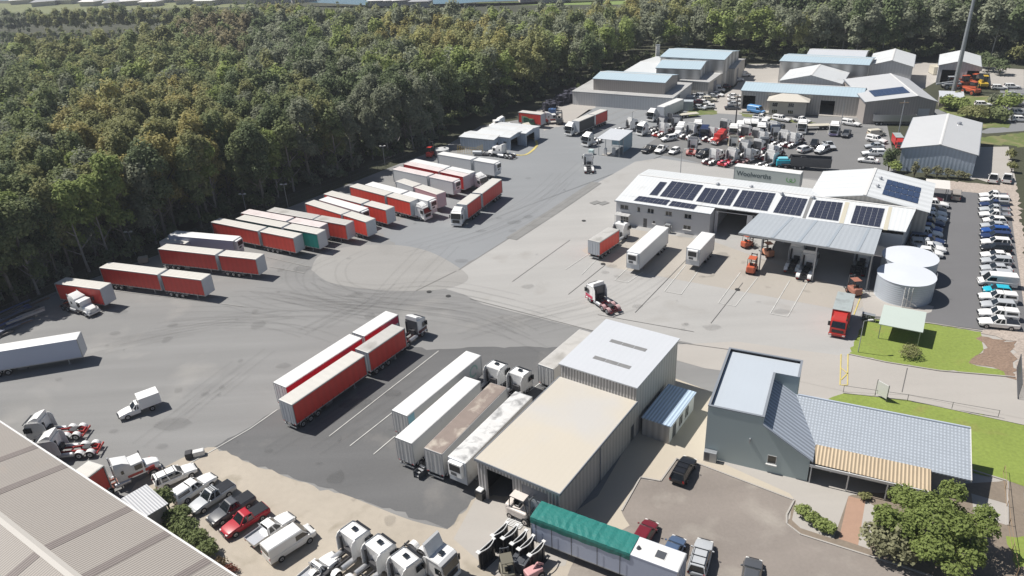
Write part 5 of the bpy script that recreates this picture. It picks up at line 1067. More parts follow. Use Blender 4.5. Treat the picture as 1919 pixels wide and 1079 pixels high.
def ring(cx, cz, r, w_, a0, a1, n=18, m=gm):
    for i in range(n):
        t0, t1 = a0+(a1-a0)*i/n, a0+(a1-a0)*(i+1)/n
        lg.add([(cx+math.cos(t0)*r, 1.272, cz+math.sin(t0)*r), (cx+math.cos(t1)*r, 1.272, cz+math.sin(t1)*r), (cx+math.cos(t1)*(r-w_), 1.272, cz+math.sin(t1)*(r-w_)), (cx+math.cos(t0)*(r-w_), 1.272, cz+math.sin(t0)*(r-w_))], [(0, 1, 2, 3)], m)
ring(-LX+1.55, 2.7, .62, .16, 2.2, 6.0); ring(-LX+2.35, 2.7, .62, .16, -2.9, .9); ring(-LX+1.95, 2.65, .34, .13, 0, 6.28)
link('logo', lg.mesh('logo'), w)
# trucks and vehicles in the middle distance
bdouble((1132.4, 205.2), (1108, 214.5), (1079.6, 226.6), CUR_R, TR_C, 'the far road train with open dark side curtains', 'far road train', side2=CUR_K)
pm(1076, 250, 1068, 254, 'flat', WHT, WHT, 'white cab of the far road train driving toward the portable office')
pm(1110, 270, 1098, 275, 'flat', WHT, WHT, 'white cab with a blue load standing just left of the fuel bay', deflector=True)
trl((1262, 190), (1238, 200), BOXW, TR_W, 'white trailer backed against the far grey hall', None, style='box', L=12); pm(1228, 224, 1218, 229, 'flat', WHT, WHT, 'white cab under the trailer backed against the far hall')
trl((975.4, 208.2), (1017.7, 213), CUR_R, TR_C, 'red trailer against the forest beside the pallet stacks')
pm(1027, 231, 1038, 230, 'nose', WHT, RED, 'red and white bonneted truck in front of the forest-side red trailer', stripe=RED, ccol=RED); pm(1003, 234, 1014, 233, 'nose', RED, RED, 'all-red bonneted truck left of the red and white one', ccol=RED)
pm(985, 240, 995, 239, 'nose', GRN, GRN, 'green bonneted truck behind the white awnings', ccol=CHS); pm(940, 240, 928, 242, 'nose', WHT, WHT, 'white bonneted truck parked behind the awning roofs'); pm(982, 252, 990, 256, 'flat', CRM, WHT, 'cream truck beside the yellow kerb line')
pm(941, 294, 928, 292, 'nose', WHT, WHT, 'white bonneted prime mover parked beside the yellow kerb line')
pm(1103, 318, 1101, 306, 'flat', WHT, WHT, 'lone white prime mover seen from behind in the empty grey aisle', fair=True, stripe=None)
pm(1131, 574, 1108, 558, 'flat', WHT, mat('paint_dusty_pink', (.5, .33, .33), .4), 'white prime mover with a red side stripe in the open concrete yard', stripe=PNK, ccol=MAR)
pm(152, 583, 184, 593, 'nose', WHT, CHS, 'white bonneted prime mover with an orange-red frame by the timber heap', ccol=ORG)
# red rigid truck by the lawn
RT = [('cab', smooth(MB().loft([[(1.9, y, z) for y, z in ((-1.15, .7), (1.15, .7), (1.15, 2.6), (.95, 2.75), (-.95, 2.75), (-1.15, 2.6))], [(3.75, y, z) for y, z in ((-1.15, .6), (1.15, .6), (1.15, 1.7), (1.0, 1.8), (-1.0, 1.8), (-1.15, 1.7))]][:1]+[[(3.3, y, z) for y, z in ((-1.15, .6), (1.15, .6), (1.15, 2.5), (.95, 2.68), (-.95, 2.68), (-1.15, 2.5))], [(3.75, y, z) for y, z in ((-1.1, .55), (1.1, .55), (1.1, 1.6), (1.0, 1.7), (-1.0, 1.7), (-1.1, 1.6))]], RED).mesh('cab'), 35)),
      ('windscreen', MB().add([(3.76, -.98, 1.72), (3.76, .98, 1.72), (3.36, .9, 2.58), (3.36, -.9, 2.58)], [(0, 1, 2, 3)], GLS).mesh('windscreen')), ('window', MB().box(2.3, 3.2, 1.152, 1.162, 1.65, 2.4, GLS).mesh('window')), ('window', MB().box(2.3, 3.2, -1.162, -1.152, 1.65, 2.4, GLS).mesh('window')),
      ('roof_fairing', smooth(MB().loft([[(1.9, -1.05, 2.7), (3.1, -.85, 2.7), (3.1, .85, 2.7), (1.9, 1.05, 2.7)], [(1.9, -1.0, 3.5), (2.2, -.9, 3.45), (2.2, .9, 3.45), (1.9, 1.0, 3.5)]], RED).mesh('rf'), 40)),
      ('box_body', MB().box(-4.3, 1.8, -1.25, 1.25, 1.05, 3.7, BOXR).mesh('bb')), ('box_roof', MB().box(-4.32, 1.82, -1.27, 1.27, 3.703, 3.78, roofmat('grey_metal', (.33, .37, .37), ((.24, .26, .26), .5, .5))).mesh('br')),
      ('chassis', MB().box(-4.2, 3.4, -.5, .5, .6, 1.0, CHS).mesh('ch')), ('bumper', MB().rbox(3.65, 3.9, -1.2, 1.2, .4, .8, .05, RED).box(3.76, 3.80, -.8, .8, .95, 1.4, BLK).mesh('bu')), ('headlight', MB().rbox(3.88, 3.93, -1.1, -.75, .5, .7, .02, LMP).mesh('hl')), ('headlight', MB().rbox(3.88, 3.93, .75, 1.1, .5, .7, .02, LMP).mesh('hl')),
      ('mirror', MB().rbox(3.2, 3.35, 1.15, 1.5, 1.7, 2.4, .03, BLK).mesh('mi')), ('mirror', MB().rbox(3.2, 3.35, -1.5, -1.15, 1.7, 2.4, .03, BLK).mesh('mi'))]+[wheel(x, s*y, .48, w_) for s in (-1, 1) for x, y, w_ in ((2.7, .98, .3), (-2.6, .9, .55))]
c = G(1573, 612); put('rigid_truck', RT, 'red rigid truck with a grey-roofed box body parked beside the lawn', 'truck', c, ang_px((1578, 590), (1564, 640)))
# white utility with a box body in the open yard
p_ = [q for q in car('single', WHT) if q[0] != 'tray']+[('box_body', MB().rbox(-2.9, -.15, -1.02, 1.02, .85, 2.5, .04, WHT).mesh('bb'))]
a, b = G(290, 752, .8), G(228, 775, .8); c = (a+b)/2; put('box_ute', p_, 'small white ute with a white box body alone in the left yard', 'ute', (c.x, c.y, 0), math.atan2(b.y-a.y, b.x-a.x))
# long white trailer entering the picture from the left
a, b = G(0, 652, 4.3), G(147, 628.5, 4.3); d = (b-a).normalized(); c = b-d*7.2
put('semi_trailer', trailer(14.5, BOXB, TR_W, 'box'), 'long white-roofed box trailer cut by the left edge of the picture', 'trailer', (c.x, c.y, 0), math.atan2(d.y, d.x))
# bottom left trucks
pm(115, 818, 62, 822, 'flat', WHT, WHT, 'farther of two white prime movers with red rear frames at the bottom left', ccol=RED); pm(138, 852, 85, 858, 'flat', WHT, WHT, 'nearer of two white prime movers with red rear frames at the bottom left', ccol=RED)
trl((130, 905), (180, 868), CUR_R, TR_C, 'red trailer half hidden behind the beige roof at the bottom left', L=13)
pm(235, 905, 270, 890, 'nose', WHT, mat('paint_rust_pink', (.35, .15, .12), .5), 'old red and white bonneted tow truck beside the beige roof', stripe=RED, ccol=mat('paint_rust', (.35, .12, .08), .6))
# row of utes and cars on the sand
GU = 'vehicles parked in a row on the sand'
cr('wagon', WHT, 288, 908, 368, 872, 'white wagon with a roof rack at the far left end of the sand row', GU, rack=True)
cr('canopy', WHT, 325, 938, 400, 889, 'white ute with a white canopy, second in the sand row', GU)
cr('ute', SIL, 436, 905, 356, 956, 'silver-white ute facing the camera, third in the sand row', GU, rack=True)
cr('ute', GRY, 476, 925, 388, 979, 'dark grey ute facing the camera between silver and red utes', GU)
cr('ute', MRD, 503, 946, 412, 1002, 'bright red ute facing the camera in the sand row', GU)
cr('tray', WHT, 466, 1020, 548, 962, 'white ute with a flat alloy tray beside the white van', GU)
cr('van', WHT, 492, 1050, 592, 985, 'long white van at the right end of the sand row', GU)
cr('single', WHT, 552, 1105, 634, 1036, 'white tray ute left of the three white prime movers', GU)
GP = 'white prime movers at the bottom edge'
pm(640, 1062, 690, 1022, 'flat', WHT, WHT, 'leftmost of three white prime movers facing away at the bottom edge', GP, deflector=False); pm(686, 1088, 736, 1048, 'flat', WHT, WHT, 'middle of three white prime movers facing away at the bottom edge', GP, deflector=False); pm(733, 1115, 783, 1075, 'flat', WHT, WHT, 'rightmost of three white prime movers facing away, cut by the bottom edge', GP, deflector=False)
fin_ = pm(800, 1062, 850, 1092, 'flat', WHT, WHT, 'white prime mover with a tall roof fin facing the camera at the bottom edge', GP, deflector=False)
link('roof_fin', MB().prism([(1.35, 3.2), (1.75, 3.3), (1.25, 4.6), (1.05, 4.75), (1.15, 3.9)], 'y', -1.1, 1.1, WHT).mesh('roof_fin'), fin_)
# right-hand car park in front
cr('suv', BLK, 1270, 898, 1292, 860, 'black car parked alone beside the cream path', rack=True)
cr('hatch', paint('wine', (.15, .012, .022)), 1195, 1020, 1222, 975, 'dark red car behind the green tarpaulin trailer'); cr('hatch', SBL, 1250, 1050, 1272, 1008, 'slate blue small car between the tarpaulin trailer and silver wagon')
cr('wagon', SIL, 1305, 1075, 1322, 1012, 'silver four-wheel drive wagon right of the slate blue car', rack=True); cr('sedan', GRY, 1405, 1100, 1412, 1055, 'dark grey car cut by the bottom edge')
# ======== far truck park
TP = 'prime movers in the far truck park'; DG = mat('paint_gunmetal', (.16, .17, .2), .4)
far = [('flat', 1172, 246, 1194, 242, WHT, WHT, CHS, 'white truck left of the big pale cab in the far park', None), ('flat', 1212, 250, 1198, 255, WHT, WHT, CHS, 'large white cab facing the camera just right of the fuel bay', None),
 ('nose', 1243, 252, 1262, 245, WHT, WHT, RED, 'white bonneted truck right of the large white cab', MAR), ('flat', 1264, 243, 1270, 237, DG, BLK, CHS, 'gunmetal cab at the top left of the truck park', None),
 ('nose', 1276, 252, 1270, 257, WHT, WHT, CHS, 'white bonneted truck facing the camera beside a silver car', None), ('flat', 1290, 257, 1304, 249, WHT, WHT, CHS, 'white truck with bright rear mudguards above the lone dark car', None),
 ('flat', 1322, 256, 1318, 264, NAV, NAV, CHS, 'dark navy cab facing the camera in the far park', None), ('nose', 1335, 261, 1354, 252, WHT, WHT, MAR, 'white bonneted truck with maroon frame in the upper middle row', MAR),
 ('nose', 1352, 266, 1342, 270, RED, RED, RED, 'red bonneted truck in the upper middle row', None), ('flat', 1375, 254, 1372, 263, WHT, WHT, CHS, 'tall white high-roof cab facing the camera', None),
 ('flat', 1390, 262, 1408, 253, WHT, WHT, RED, 'white truck with red frame, first right of the tall high-roof cab', PNK), ('flat', 1399, 245, 1396, 254, WHT, WHT, CHS, 'small white cab in the back row left of its twin', None),
 ('flat', 1414, 245, 1411, 254, WHT, WHT, CHS, 'small white cab in the back row right of its twin', None), ('flat', 1410, 268, 1430, 259, WHT, WHT, RED, 'white truck with red frame behind the grey-backed cabs', PNK),
 ('flat', 1427, 252, 1424, 262, WHT, WHT, CHS, 'broad white cab under the white minibus', None), ('nose', 1428, 270, 1448, 261, WHT, WHT, MAR, 'white bonneted truck in the centre of the cluster', MAR),
 ('flat', 1452, 262, 1449, 250, SBL, SIL, CHS, 'slate blue truck seen from behind in the cluster', None), ('flat', 1462, 272, 1478, 264, WHT, WHT, CHS, 'white truck with twin bright mudguards right of the slate blue truck', None),
 ('nose', 1486, 272, 1506, 264, WHT, WHT, MAR, 'white bonneted truck with maroon frame at the right of the cluster', MAR), ('flat', 1374, 283, 1371, 270, CRM, CRM, CHS, 'cream-backed cab seen from behind, left of three', None),
 ('flat', 1402, 285, 1399, 272, CRM, CRM, CHS, 'cream-backed cab seen from behind, middle of three', None), ('flat', 1431, 286, 1427, 273, SIL, WHT, CHS, 'silver cab seen from behind, right of three', MAR),
 ('flat', 1296, 286, 1300, 274, SIL, mat('paint_salmon', (.55, .3, .27), .4), RED, 'silver truck with red and white mudguards beside the black car', None), ('nose', 1338, 303, 1362, 292, WHT, WHT, MAR, 'white bonneted truck with a maroon stripe in the front row', MAR),
 ('flat', 1364, 307, 1386, 296, WHT, PNK, RED, 'white truck with pink rear mudguards behind the supermarket trailer', None), ('nose', 1403, 303, 1422, 296, SIL, MAR, MAR, 'silver bonneted truck in the front row right of the pink-guard truck', MAR),
 ('flat', 1436, 312, 1455, 304, WHT, WHT, CHS, 'white truck in the front row beside the cyan machine', None), ('flat', 1503, 246, 1500, 256, WHT, WHT, CHS, 'white cab of the flatbed truck near the street', None), ('flat', 1563, 250, 1560, 259, WHT, SIL, CHS, 'white and mauve cab facing the camera beside the dark ute', mat('paint_mauve', (.2, .17, .33), .4))]
far += [('flat', 1234, 243, 1248, 238, DG, BLK, CHS, 'dark cab in the second place behind the large white cab', None), ('nose', 1258, 234, 1272, 229, GRY, GRY, CHS, 'dark grey bonneted truck by the grass verge', None), ('flat', 1308, 246, 1306, 254, WHT, WHT, CHS, 'small white cab facing the camera left of the navy cab', None), ('flat', 1350, 250, 1364, 244, WHT, WHT, RED, 'white truck with a red frame behind the red bonneted truck', PNK), ('nose', 1386, 250, 1384, 258, WHT, WHT, CHS, 'white bonneted truck right behind the tall high-roof cab', None), ('flat', 1442, 254, 1456, 248, WHT, WHT, CHS, 'white truck in the gap behind the slate blue truck', None), ('flat', 1412, 290, 1428, 283, WHT, WHT, MAR, 'white truck wedged between the cream-backed cabs and the front row', PNK), ('flat', 1388, 292, 1402, 286, SIL, WHT, CHS, 'silver truck wedged below the left cream-backed cab', None), ('nose', 1446, 296, 1464, 290, WHT, WHT, MAR, 'white bonneted truck at the right end of the front row', MAR)]
for k, px, py, qx, qy, c1_, c2_, c3_, lb, stp in far: pm(px, py, qx, qy, k, c1_, c2_, lb, TP, ccol=c3_, stripe=stp, fair=(k == 'flat' and stp is None))
FC = 'cars in the far truck park'
fcars = [('suv', WHT, 1262, 257, 1244, 260, 'white four-wheel drive below the gunmetal cab'), ('sedan', SIL, 1296, 260, 1306, 265, 'silver-green car between the white trucks'), ('ute', BLK, 1224, 275, 1208, 282, 'dark ute with a load, left of three vehicles by the fuel bay'), ('tray', WHT, 1246, 275, 1232, 283, 'white tray ute, middle of three vehicles by the fuel bay'), ('hatch', WHT, 1270, 278, 1257, 285, 'white car, right of three vehicles by the fuel bay'), ('suv', BLK, 1327, 284, 1308, 291, 'lone black car in front of the truck rows'),
 ('suv', WHT, 1500, 281, 1518, 276, 'white wagon at the right end of the truck rows'), ('wagon', SIL, 1550, 276, 1530, 284, 'silver four-wheel drive facing the camera near the lot corner'), ('ute', BLK, 1528, 263, 1524, 273, 'black ute behind the white wagon'), ('ute', SIL, 1548, 268, 1560, 276, 'silver ute at the very right of the truck rows'), ('ute', GRY, 1590, 244, 1582, 255, 'dark ute beside the white and mauve cab'),
 ('canopy', WHT, 1582, 228, 1608, 232, 'white ute with canopy parked on the street by the factory'), ('canopy', WHT, 1452, 220, 1478, 224, 'white ute parked on the verge left of the small office'), ('ute', WHT, 1490, 222, 1516, 227, 'white ute parked in front of the small office'), ('ute', WHT, 1416, 218, 1440, 221, 'white ute behind the timber power pole'), ('van', mat('paint_sky_blue', (.10, .30, .62), .4), 1405, 205, 1430, 209, 'blue and white van beside the factory door'), ('smallvan', WHT, 1434, 226, 1430, 238, 'white minibus facing the camera above the cluster'), ('wagon', BLK, 1466, 238, 1456, 246, 'dark car above the slate blue truck'),
 ('smallvan', CRM, 1630, 250, 1656, 248, 'white caravan-like van at the top of the angled column'), ('canopy', WHT, 1628, 258, 1658, 264, 'white ute second in the angled column'), ('sedan', SIL, 1654, 272, 1624, 272, 'silver car third in the angled column'), ('canopy', WHT, 1652, 286, 1620, 286, 'white ute fourth in the angled column'), ('sedan', WHT, 1642, 300, 1612, 297, 'pale car partly behind the annexe roof'),
 ('ute', WHT, 1860, 341, 1864, 325, 'left white car of two below the rock bank'), ('ute', WHT, 1886, 341, 1890, 325, 'right white car of two below the rock bank')]
for k, c_, *r_, lb in fcars: cr(k, c_, *r_, lb, FC)
# wrecks and cars between the factories
GW = 'cars crowded between the factories'; wr = [(1302, 174, WHT, 'sedan'), (1316, 174, GRY, 'hatch'), (1328, 172, MAR, 'hatch'), (1343, 172, WHT, 'van'), (1356, 165, MAR, 'sedan'), (1303, 184, WHT, 'sedan'), (1317, 184, SIL, 'suv'), (1332, 183, SIL, 'sedan'), (1344, 180, WHT, 'sedan'), (1330, 190, CRM, 'suv'), (1306, 195, MAR, 'hatch'), (1320, 195, WHT, 'hatch'), (1298, 190, SIL, 'smallvan'), (1328, 203, WHT, 'hatch'), (1312, 205, SIL, 'hatch'), (1376, 183, WHT, 'sedan'), (1376, 190, WHT, 'sedan'), (1377, 198, SIL, 'sedan'), (1372, 205, GRY, 'sedan'), (1395, 143, WHT, 'smallvan'), (1380, 152, WHT, 'ute'), (1360, 155, GRY, 'sedan')]
for i, (x, y, c_, k) in enumerate(wr):
    c = G(x, y); a_ = [R(-25), R(165), R(-40)][i % 3]+.1*math.sin(i*7)
    if x > 1370: a_ = R(-12)
    cn = {WHT: 'white', GRY: 'dark', MAR: 'maroon', SIL: 'silver', CRM: 'cream'}[c_]
    put('parked_car', car(k, c_), f'{cn} car crowded into the lane between the forest-edge factories' if x < 1365 else f'{cn} car near the left end of the blue-roofed factory', 'car', c, a_, GW)
# far right street and machinery yard
sc_ = [(1896, 166, WHT, 1), (1899, 182, SIL, 1), (1904, 200, GRY, 1), (1910, 215, SIL, 1), (1872, 168, WHT, 0), (1842, 200, WHT, 0), (1912, 228, WHT, 1)]
for i, (x, y, c_, k) in enumerate(sc_):
    cn = {WHT: 'white', GRY: 'dark', SIL: 'silver'}[c_]; put('parked_car', car('suv', c_), [f'{cn} car, {n} along the far right street' for n in ('first', 'second', 'third', 'fourth')][min(i, 3)] if k and i < 4 else f'{cn} car {["", "", "", "", "by the machinery yard fence", "under the bushes near the grey lean-to", "cut by the right edge below the street row"][i]}', 'car', G(x, y), R(-20), 'cars along the far right street')
# ======== staff car park: right column (nose left) and left column
c0 = G(1871, 604, .8); c1_ = G(1862, 366, .8); RC = 'right-hand column of the staff car park'
specR = [('ute', WHT), ('canopy', WHT), ('suv', SIL), ('canopy', WHT), ('hatch', CYN), ('van', WHT), ('suv', SIL), ('sedan', SIL), ('suv', SIL), ('sedan', WHT), ('suv', BLK), ('suv', WHT), ('wagon', NAV), ('suv', BLU), ('sedan', SIL), ('hatch', WHT), ('tray', WHT), ('tray', SIL), ('ute', NAV), ('canopy', WHT), ('tray', WHT)]
ordn = ['nearest', 'second', 'third', 'fourth', 'fifth', 'sixth', 'seventh', 'eighth', 'ninth', 'tenth', 'eleventh', 'twelfth', 'thirteenth', 'fourteenth', 'fifteenth', 'sixteenth', 'seventeenth', 'eighteenth', 'nineteenth', 'twentieth', 'farthest']
hd = ang_px((1912, 612), (1834, 604), .8)
knd = {'ute': 'ute', 'canopy': 'canopy ute', 'tray': 'tray ute', 'suv': 'SUV', 'sedan': 'sedan', 'hatch': 'hatchback', 'van': 'van', 'wagon': 'wagon'}
cnm = {'WHT': 0}
def cname(m): return m.name.replace('paint_', '').replace('_', ' ').replace('car ', '')
c0 = Vector((c0.x, c0.y, 0)); c1_ = Vector((c1_.x, c1_.y, 0))
for i, (k, c_) in enumerate(specR):
    p = c0.lerp(c1_, i/20); put('parked_ute' if k in ('ute', 'tray', 'canopy') else 'parked_van' if k == 'van' else 'parked_car', car(k, c_), f'{cname(c_)} {knd[k]}, {ordn[i]} from the lawn in the right staff car park column', 'ute' if k in ('ute', 'tray', 'canopy') else 'van' if k == 'van' else 'car', p, hd+random.uniform(-.03, .03), RC)
d_ = (c1_-c0)*(4.5/20); p = c0+d_; pc = [('stripe_panel', MB())]
LCn = 'left-hand column of the staff car park'
specL = [('tray', WHT, 1723, 462, 1763, 466), ('canopy', SIL, 1716, 455, 1758, 458), ('wagon', SBL, 1712, 444, 1752, 448), ('ute', WHT, 1716, 434, 1760, 438), ('suv', BLU, 1722, 424, 1762, 430), ('ute', NAV, 1722, 413, 1764, 419), ('tray', WHT, 1728, 403, 1768, 410), ('canopy', WHT, 1728, 397, 1768, 400), ('sedan', GRY, 1730, 388, 1770, 392), ('ute', WHT, 1730, 379, 1774, 383), ('suv', MAR, 1732, 371, 1758, 374)]
cr('suv', WHT, 1720, 470, 1762, 475, 'white SUV half hidden behind the water tanks in the left staff car park column', LCn); cr('ute', NAV, 1722, 447, 1762, 452, 'navy ute between two pale utes near the tanks in the left staff car park column', LCn)
for i, (k, c_, *r_) in enumerate(specL): cr(k, c_, *r_, f'{cname(c_)} {knd[k]}, {ordn[i]} from the water tanks in the left staff car park column' if i < 10 else 'maroon SUV, farthest in the left staff car park column', LCn)
cr('smallvan', mat('paint_tan', (.33, .30, .27), .4), 1791, 376, 1793, 355, 'tan van standing alone at the head of the staff car park')
# ======== under the canopy
for x, y, a_, b_, n in ((1487, 500, 1474, 530, 'left'), (1510, 513, 1497, 543, 'middle'), (1610, 505, 1598, 540, 'right')):
    pm(x, y, 2*x-a_, 2*y-b_, 'flat', WHT, WHT if n != 'right' else CHS, f'{n} white prime mover backed under the workshop canopy', 'prime movers under the canopy')
# ---------------------------------------------------------------- plant, loads and clutter
TARP = mat('green_tarpaulin', (.018, .165, .145), .5, 0, .18, .9, .08, 3, bump=.05)
o, ang, L, D = frame((994.5, 969.9), (1270, 1072.6), 4.2, (1284.2, 1036.3)); D = 2.5; ca = Vector((o.x, o.y, 0)); 
dx = Vector((math.cos(ang), math.sin(ang), 0)); dy = Vector((-dx.y, dx.x, 0)); c = ca+dx*(L/2)+dy*1.25
tt = put('semi_trailer', trailer(round(L, 1), BOXB, TR_W, 'box', H=4.2, legs=False), 'white box trailer half covered by a green tarpaulin at the bottom of the picture', 'trailer', (c.x, c.y, 0), ang+math.pi)
lx = L/2; mb = MB(); NS = 26
for s in (-1, 1):
    secs = []
    for i in range(NS+1):
        x = lx+.05-(L*.70)*i/NS; w_ = .02+.025*math.sin(i*1.7)**2; hz = 4.33+.025*math.sin(i*2.3); dr = 3.5+.06*math.sin(i*1.1+s); secs.append([(x, 0, hz+.03), (x, s*.7, hz+.02+.03*math.sin(i*3)), (x, s*1.27, hz-.01), (x, s*(1.29+w_), hz-.3), (x, s*(1.285+w_*.6), dr)])
    mb.loft(secs, TARP, cap=False, closed=False)
mb.add([(lx+.06, -1.28, 4.33), (lx+.06, 1.28, 4.33), (lx+.09, 1.28, 3.3), (lx+.09, -1.28, 3.3)], [(0, 1, 2, 3)], TARP)
tp = one('tarpaulin', mb.mesh('tarpaulin'), 'wrinkled green tarpaulin draped over the white box trailer', 'tarpaulin', (c.x, c.y, 0), ang+math.pi)
sb = MB()
for x in (lx-.6, lx-2.4, lx-4.6, lx-7.4, lx-9.8):
    for s in (-1, 1): sb.box(x-.03, x+.03, *sorted((s*1.34, s*1.355)), 1.0, 3.7, BLK)
link('tie_down_straps', sb.mesh('tie_down_straps'), tp)
link('roof_hatch', MB().box(-lx+1.6, -lx+2.5, -.4, .5, 4.25, 4.32, GRY).box(-lx+1.5, -lx+2.6, -.5, .6, 4.245, 4.27, TRW).mesh('rh'), tt); link('roof_vent', MB().cyl((-lx+4.2, .2, 4.2), (-lx+4.2, .2, 4.55), .28, GRY, 8, .1).mesh('rv'), tt)
@cached
def forklift(col, mast=2.4):
    p = [('body', MB().rbox(-1.3, .45, -.6, .6, .35, 1.05, .12, col).rbox(-1.45, -.9, -.55, .55, .3, 1.25, .15, col).mesh('body')), ('seat', MB().rbox(-.75, -.35, -.25, .25, 1.05, 1.2, .04, BLK).rbox(-.85, -.75, -.25, .25, 1.1, 1.6, .04, BLK).mesh('seat'))]
    cg = MB()
    for s in (-1, 1): cg.tube([(-1.05, s*.5, 1.1), (-.95, s*.5, 2.15), (.25, s*.5, 2.15), (.5, s*.5, 1.0)], .04, BLK, 6)
    cg.rbox(-.95, .25, -.52, .52, 2.13, 2.2, .02, col); p.append(('overhead_guard', cg.mesh('og')))
    ms = MB()
    for s in (-1, 1): ms.box(.6, .72, s*.35-.06, s*.35+.06, .15, mast, GRY)
    for z in (.4, 1.2, mast-.1): ms.box(.62, .7, -.35, .35, z-.05, z+.05, GRY)
    p.append(('mast', ms.mesh('mast'))); fk = MB()
    for s in (-1, 1): fk.box(.74, 1.9, s*.28-.06, s*.28+.06, .1, .16, GRY)
    fk.box(.72, .8, -.5, .5, .1, .7, GRY); p.append(('forks', fk.mesh('forks')))
    for x, y, r in ((.35, .55, .33), (-1.0, .5, .26)):
        for s in (-1, 1): p.append(wheel(x, s*y, r, .22, col))
    return p
@cached
def tractor_unit(col):
    "squat yard machine: body, cab, boom"
    p = [('body', MB().rbox(-1.9, 1.6, -.8, .8, .6, 1.3, .12, col).mesh('body')), ('cab', MB().rbox(-.8, .6, -.7, .1, 1.3, 2.5, .1, GLS).rbox(-.85, .65, -.75, .15, 2.5, 2.6, .04, col).mesh('cab')), ('boom', MB().loft([[(-1.6, .3, 1.5), (-1.6, .6, 1.5), (-1.6, .6, 1.9), (-1.6, .3, 1.9)], [(3.2, .3, 1.0), (3.2, .6, 1.0), (3.2, .6, 1.3), (3.2, .3, 1.3)]], col).mesh('boom'))]
    for x in (1.1, -1.3):
        for s in (-1, 1): p.append(wheel(x, s*.85, .55, .4, col))
    return p
def fk(px, py, a, col, label, sc=1., mast=2.4, group=None, f=forklift):
    t = put('forklift' if f is forklift else 'loader', f(col, mast) if f is forklift else f(col), label, 'forklift' if f is forklift else 'loader', G(px, py), a, group); t.scale = (sc,)*3; return t
FW = mat('paint_dusty_white', (.60, .55, .51), .5, 0, .15, 2)
fk(985, 972, R(-35), FW, 'white forklift parked between the shed roller door and the tarpaulin trailer', 1.5)
fk(950, 1074, R(100), mat('paint_dull_yellow', (.13, .12, .09), .5), 'dark olive forklift standing among the black clamp frames', 1.15)
fk(1409, 508, R(60), ORG, 'orange forklift at the left edge of the workshop canopy shade', 1.3); fk(1402, 462, R(30), ORG, 'orange and white forklift parked at the back left of the canopy', 1.1)
fk(1436, 478, R(100), mat('paint_pale_orange', (.55, .25, .15), .5), 'pale orange forklift beneath the front corner of the canopy', 1.2); fk(1049, 231, R(80), GRY, 'grey forklift on pale gravel by the far red trailer', 1.6)
fk(808, 293, R(70), CUR_R, 'red yard machine at the forest fence behind the white trailer pairs', 1.3, 3.2); fk(1597, 549, R(95), mat('paint_brown_red', (.32, .14, .10), .5), 'brown forklift at the right front edge of the canopy shade', 1.25)
# black upright clamp frames with curved white tops
def clampf():
    b = MB(); b.rbox(-1.15, 1.15, -.09, .09, .05, 2.3, .04, BLK)
    for x in (-.8, 0, .8): b.box(x-.05, x+.05, -.16, -.09, .1, 2.2, CHS)
    w_ = MB(); n = 12
    for s, k in ((-1, .34), (1, .02)):
        pts = [(-1.2+2.4*i/n, s*.06-(k*math.sin(math.pi*i/n)), 2.38) for i in range(n+1)]; w_.tube(pts, .055, TRW, 6)
    w_.rbox(-1.35, -.95, -.25, .25, 2.32, 2.44, .03, TRW); w_.rbox(1.0, 1.3, -.2, .2, 2.32, 2.44, .03, TRW)
    ft = MB().rbox(-1.1, 1.1, -.45, .45, 0, .1, .02, CHS)
    return [('panel', b.mesh('panel')), ('curved_rail', w_.mesh('curved_rail')), ('foot', ft.mesh('foot'))]
CF = clampf()
for i, (x, y) in enumerate([(911, 1022), (937, 991), (956, 996), (973, 1006), (986, 1016), (1006, 1027)]):
    c = G(x, y, 2.4); put('clamp_frame', CF, ['black upright frame with a white curved top, standing apart at the far left', 'black upright frame, leftmost of the tight group of five', 'black upright frame, second of the tight group of five', 'black upright frame, middle of the tight group of five', 'black upright frame, fourth of the tight group of five', 'black upright frame, rightmost of the group, nearest the tarpaulin trailer'][i], 'frame', (c.x, c.y, 0), R(48), 'black clamp frames by the tarpaulin trailer')
def bxthing(name, label, cat, px, py, a, parts, group=None): return put(name, parts, label, cat, G(px, py), a, group)
def crate(w, d, h, m, slat=True):
    b = MB(); b.rbox(-w/2, w/2, -d/2, d/2, .12, h, .03, m)
    for x in (-w/2+.1, 0, w/2-.1): b.box(x-.05, x+.05, -d/2, d/2, 0, .12, CHS)
    l = MB()
    for k in (-.25, .25): l.box(k*w-.12, k*w+.12, -d*.35, d*.35, h+.003, h+.06, GRY)
    return [('crate', b.mesh('crate')), ('lid', l.mesh('lid'))] if slat else [('crate', b.mesh('crate'))]
bxthing('machine_box', 'grey ribbed machine box with a yellow base near the clamp frames', 'machine', 976, 1066, R(-30), crate(1.7, 1.3, 1.4, GRY))
bxthing('machine', 'faded pink wheeled machine at the bottom edge beside the grey ribbed box', 'machine', 1000, 1082, R(30), [('body', MB().rbox(-.9, .9, -.5, .5, .4, 1.2, .1, mat('paint_faded_pink', (.55, .30, .30), .6)).mesh('b')), ('arm', MB().tube([(0, 0, 1.2), (.5, 0, 1.7), (1.2, 0, 1.1)], .12, mat('paint_faded_pink', (.55, .30, .30), .6)).mesh('a')), wheel(.6, .5, .4, .2), wheel(-.6, .5, .4, .2), wheel(.6, -.5, .4, .2), wheel(-.6, -.5, .4, .2)])
bxthing('pallet', 'weathered flat pallet frame lying beside the tarpaulin trailer', 'pallet', 965, 980, R(-30), [('boards', (lambda mb: [mb.box(-1, 1, -.7+.2*k, -.58+.2*k, .1, .14, TRW) for k in range(8)] and mb)(MB()).mesh('boards'))])
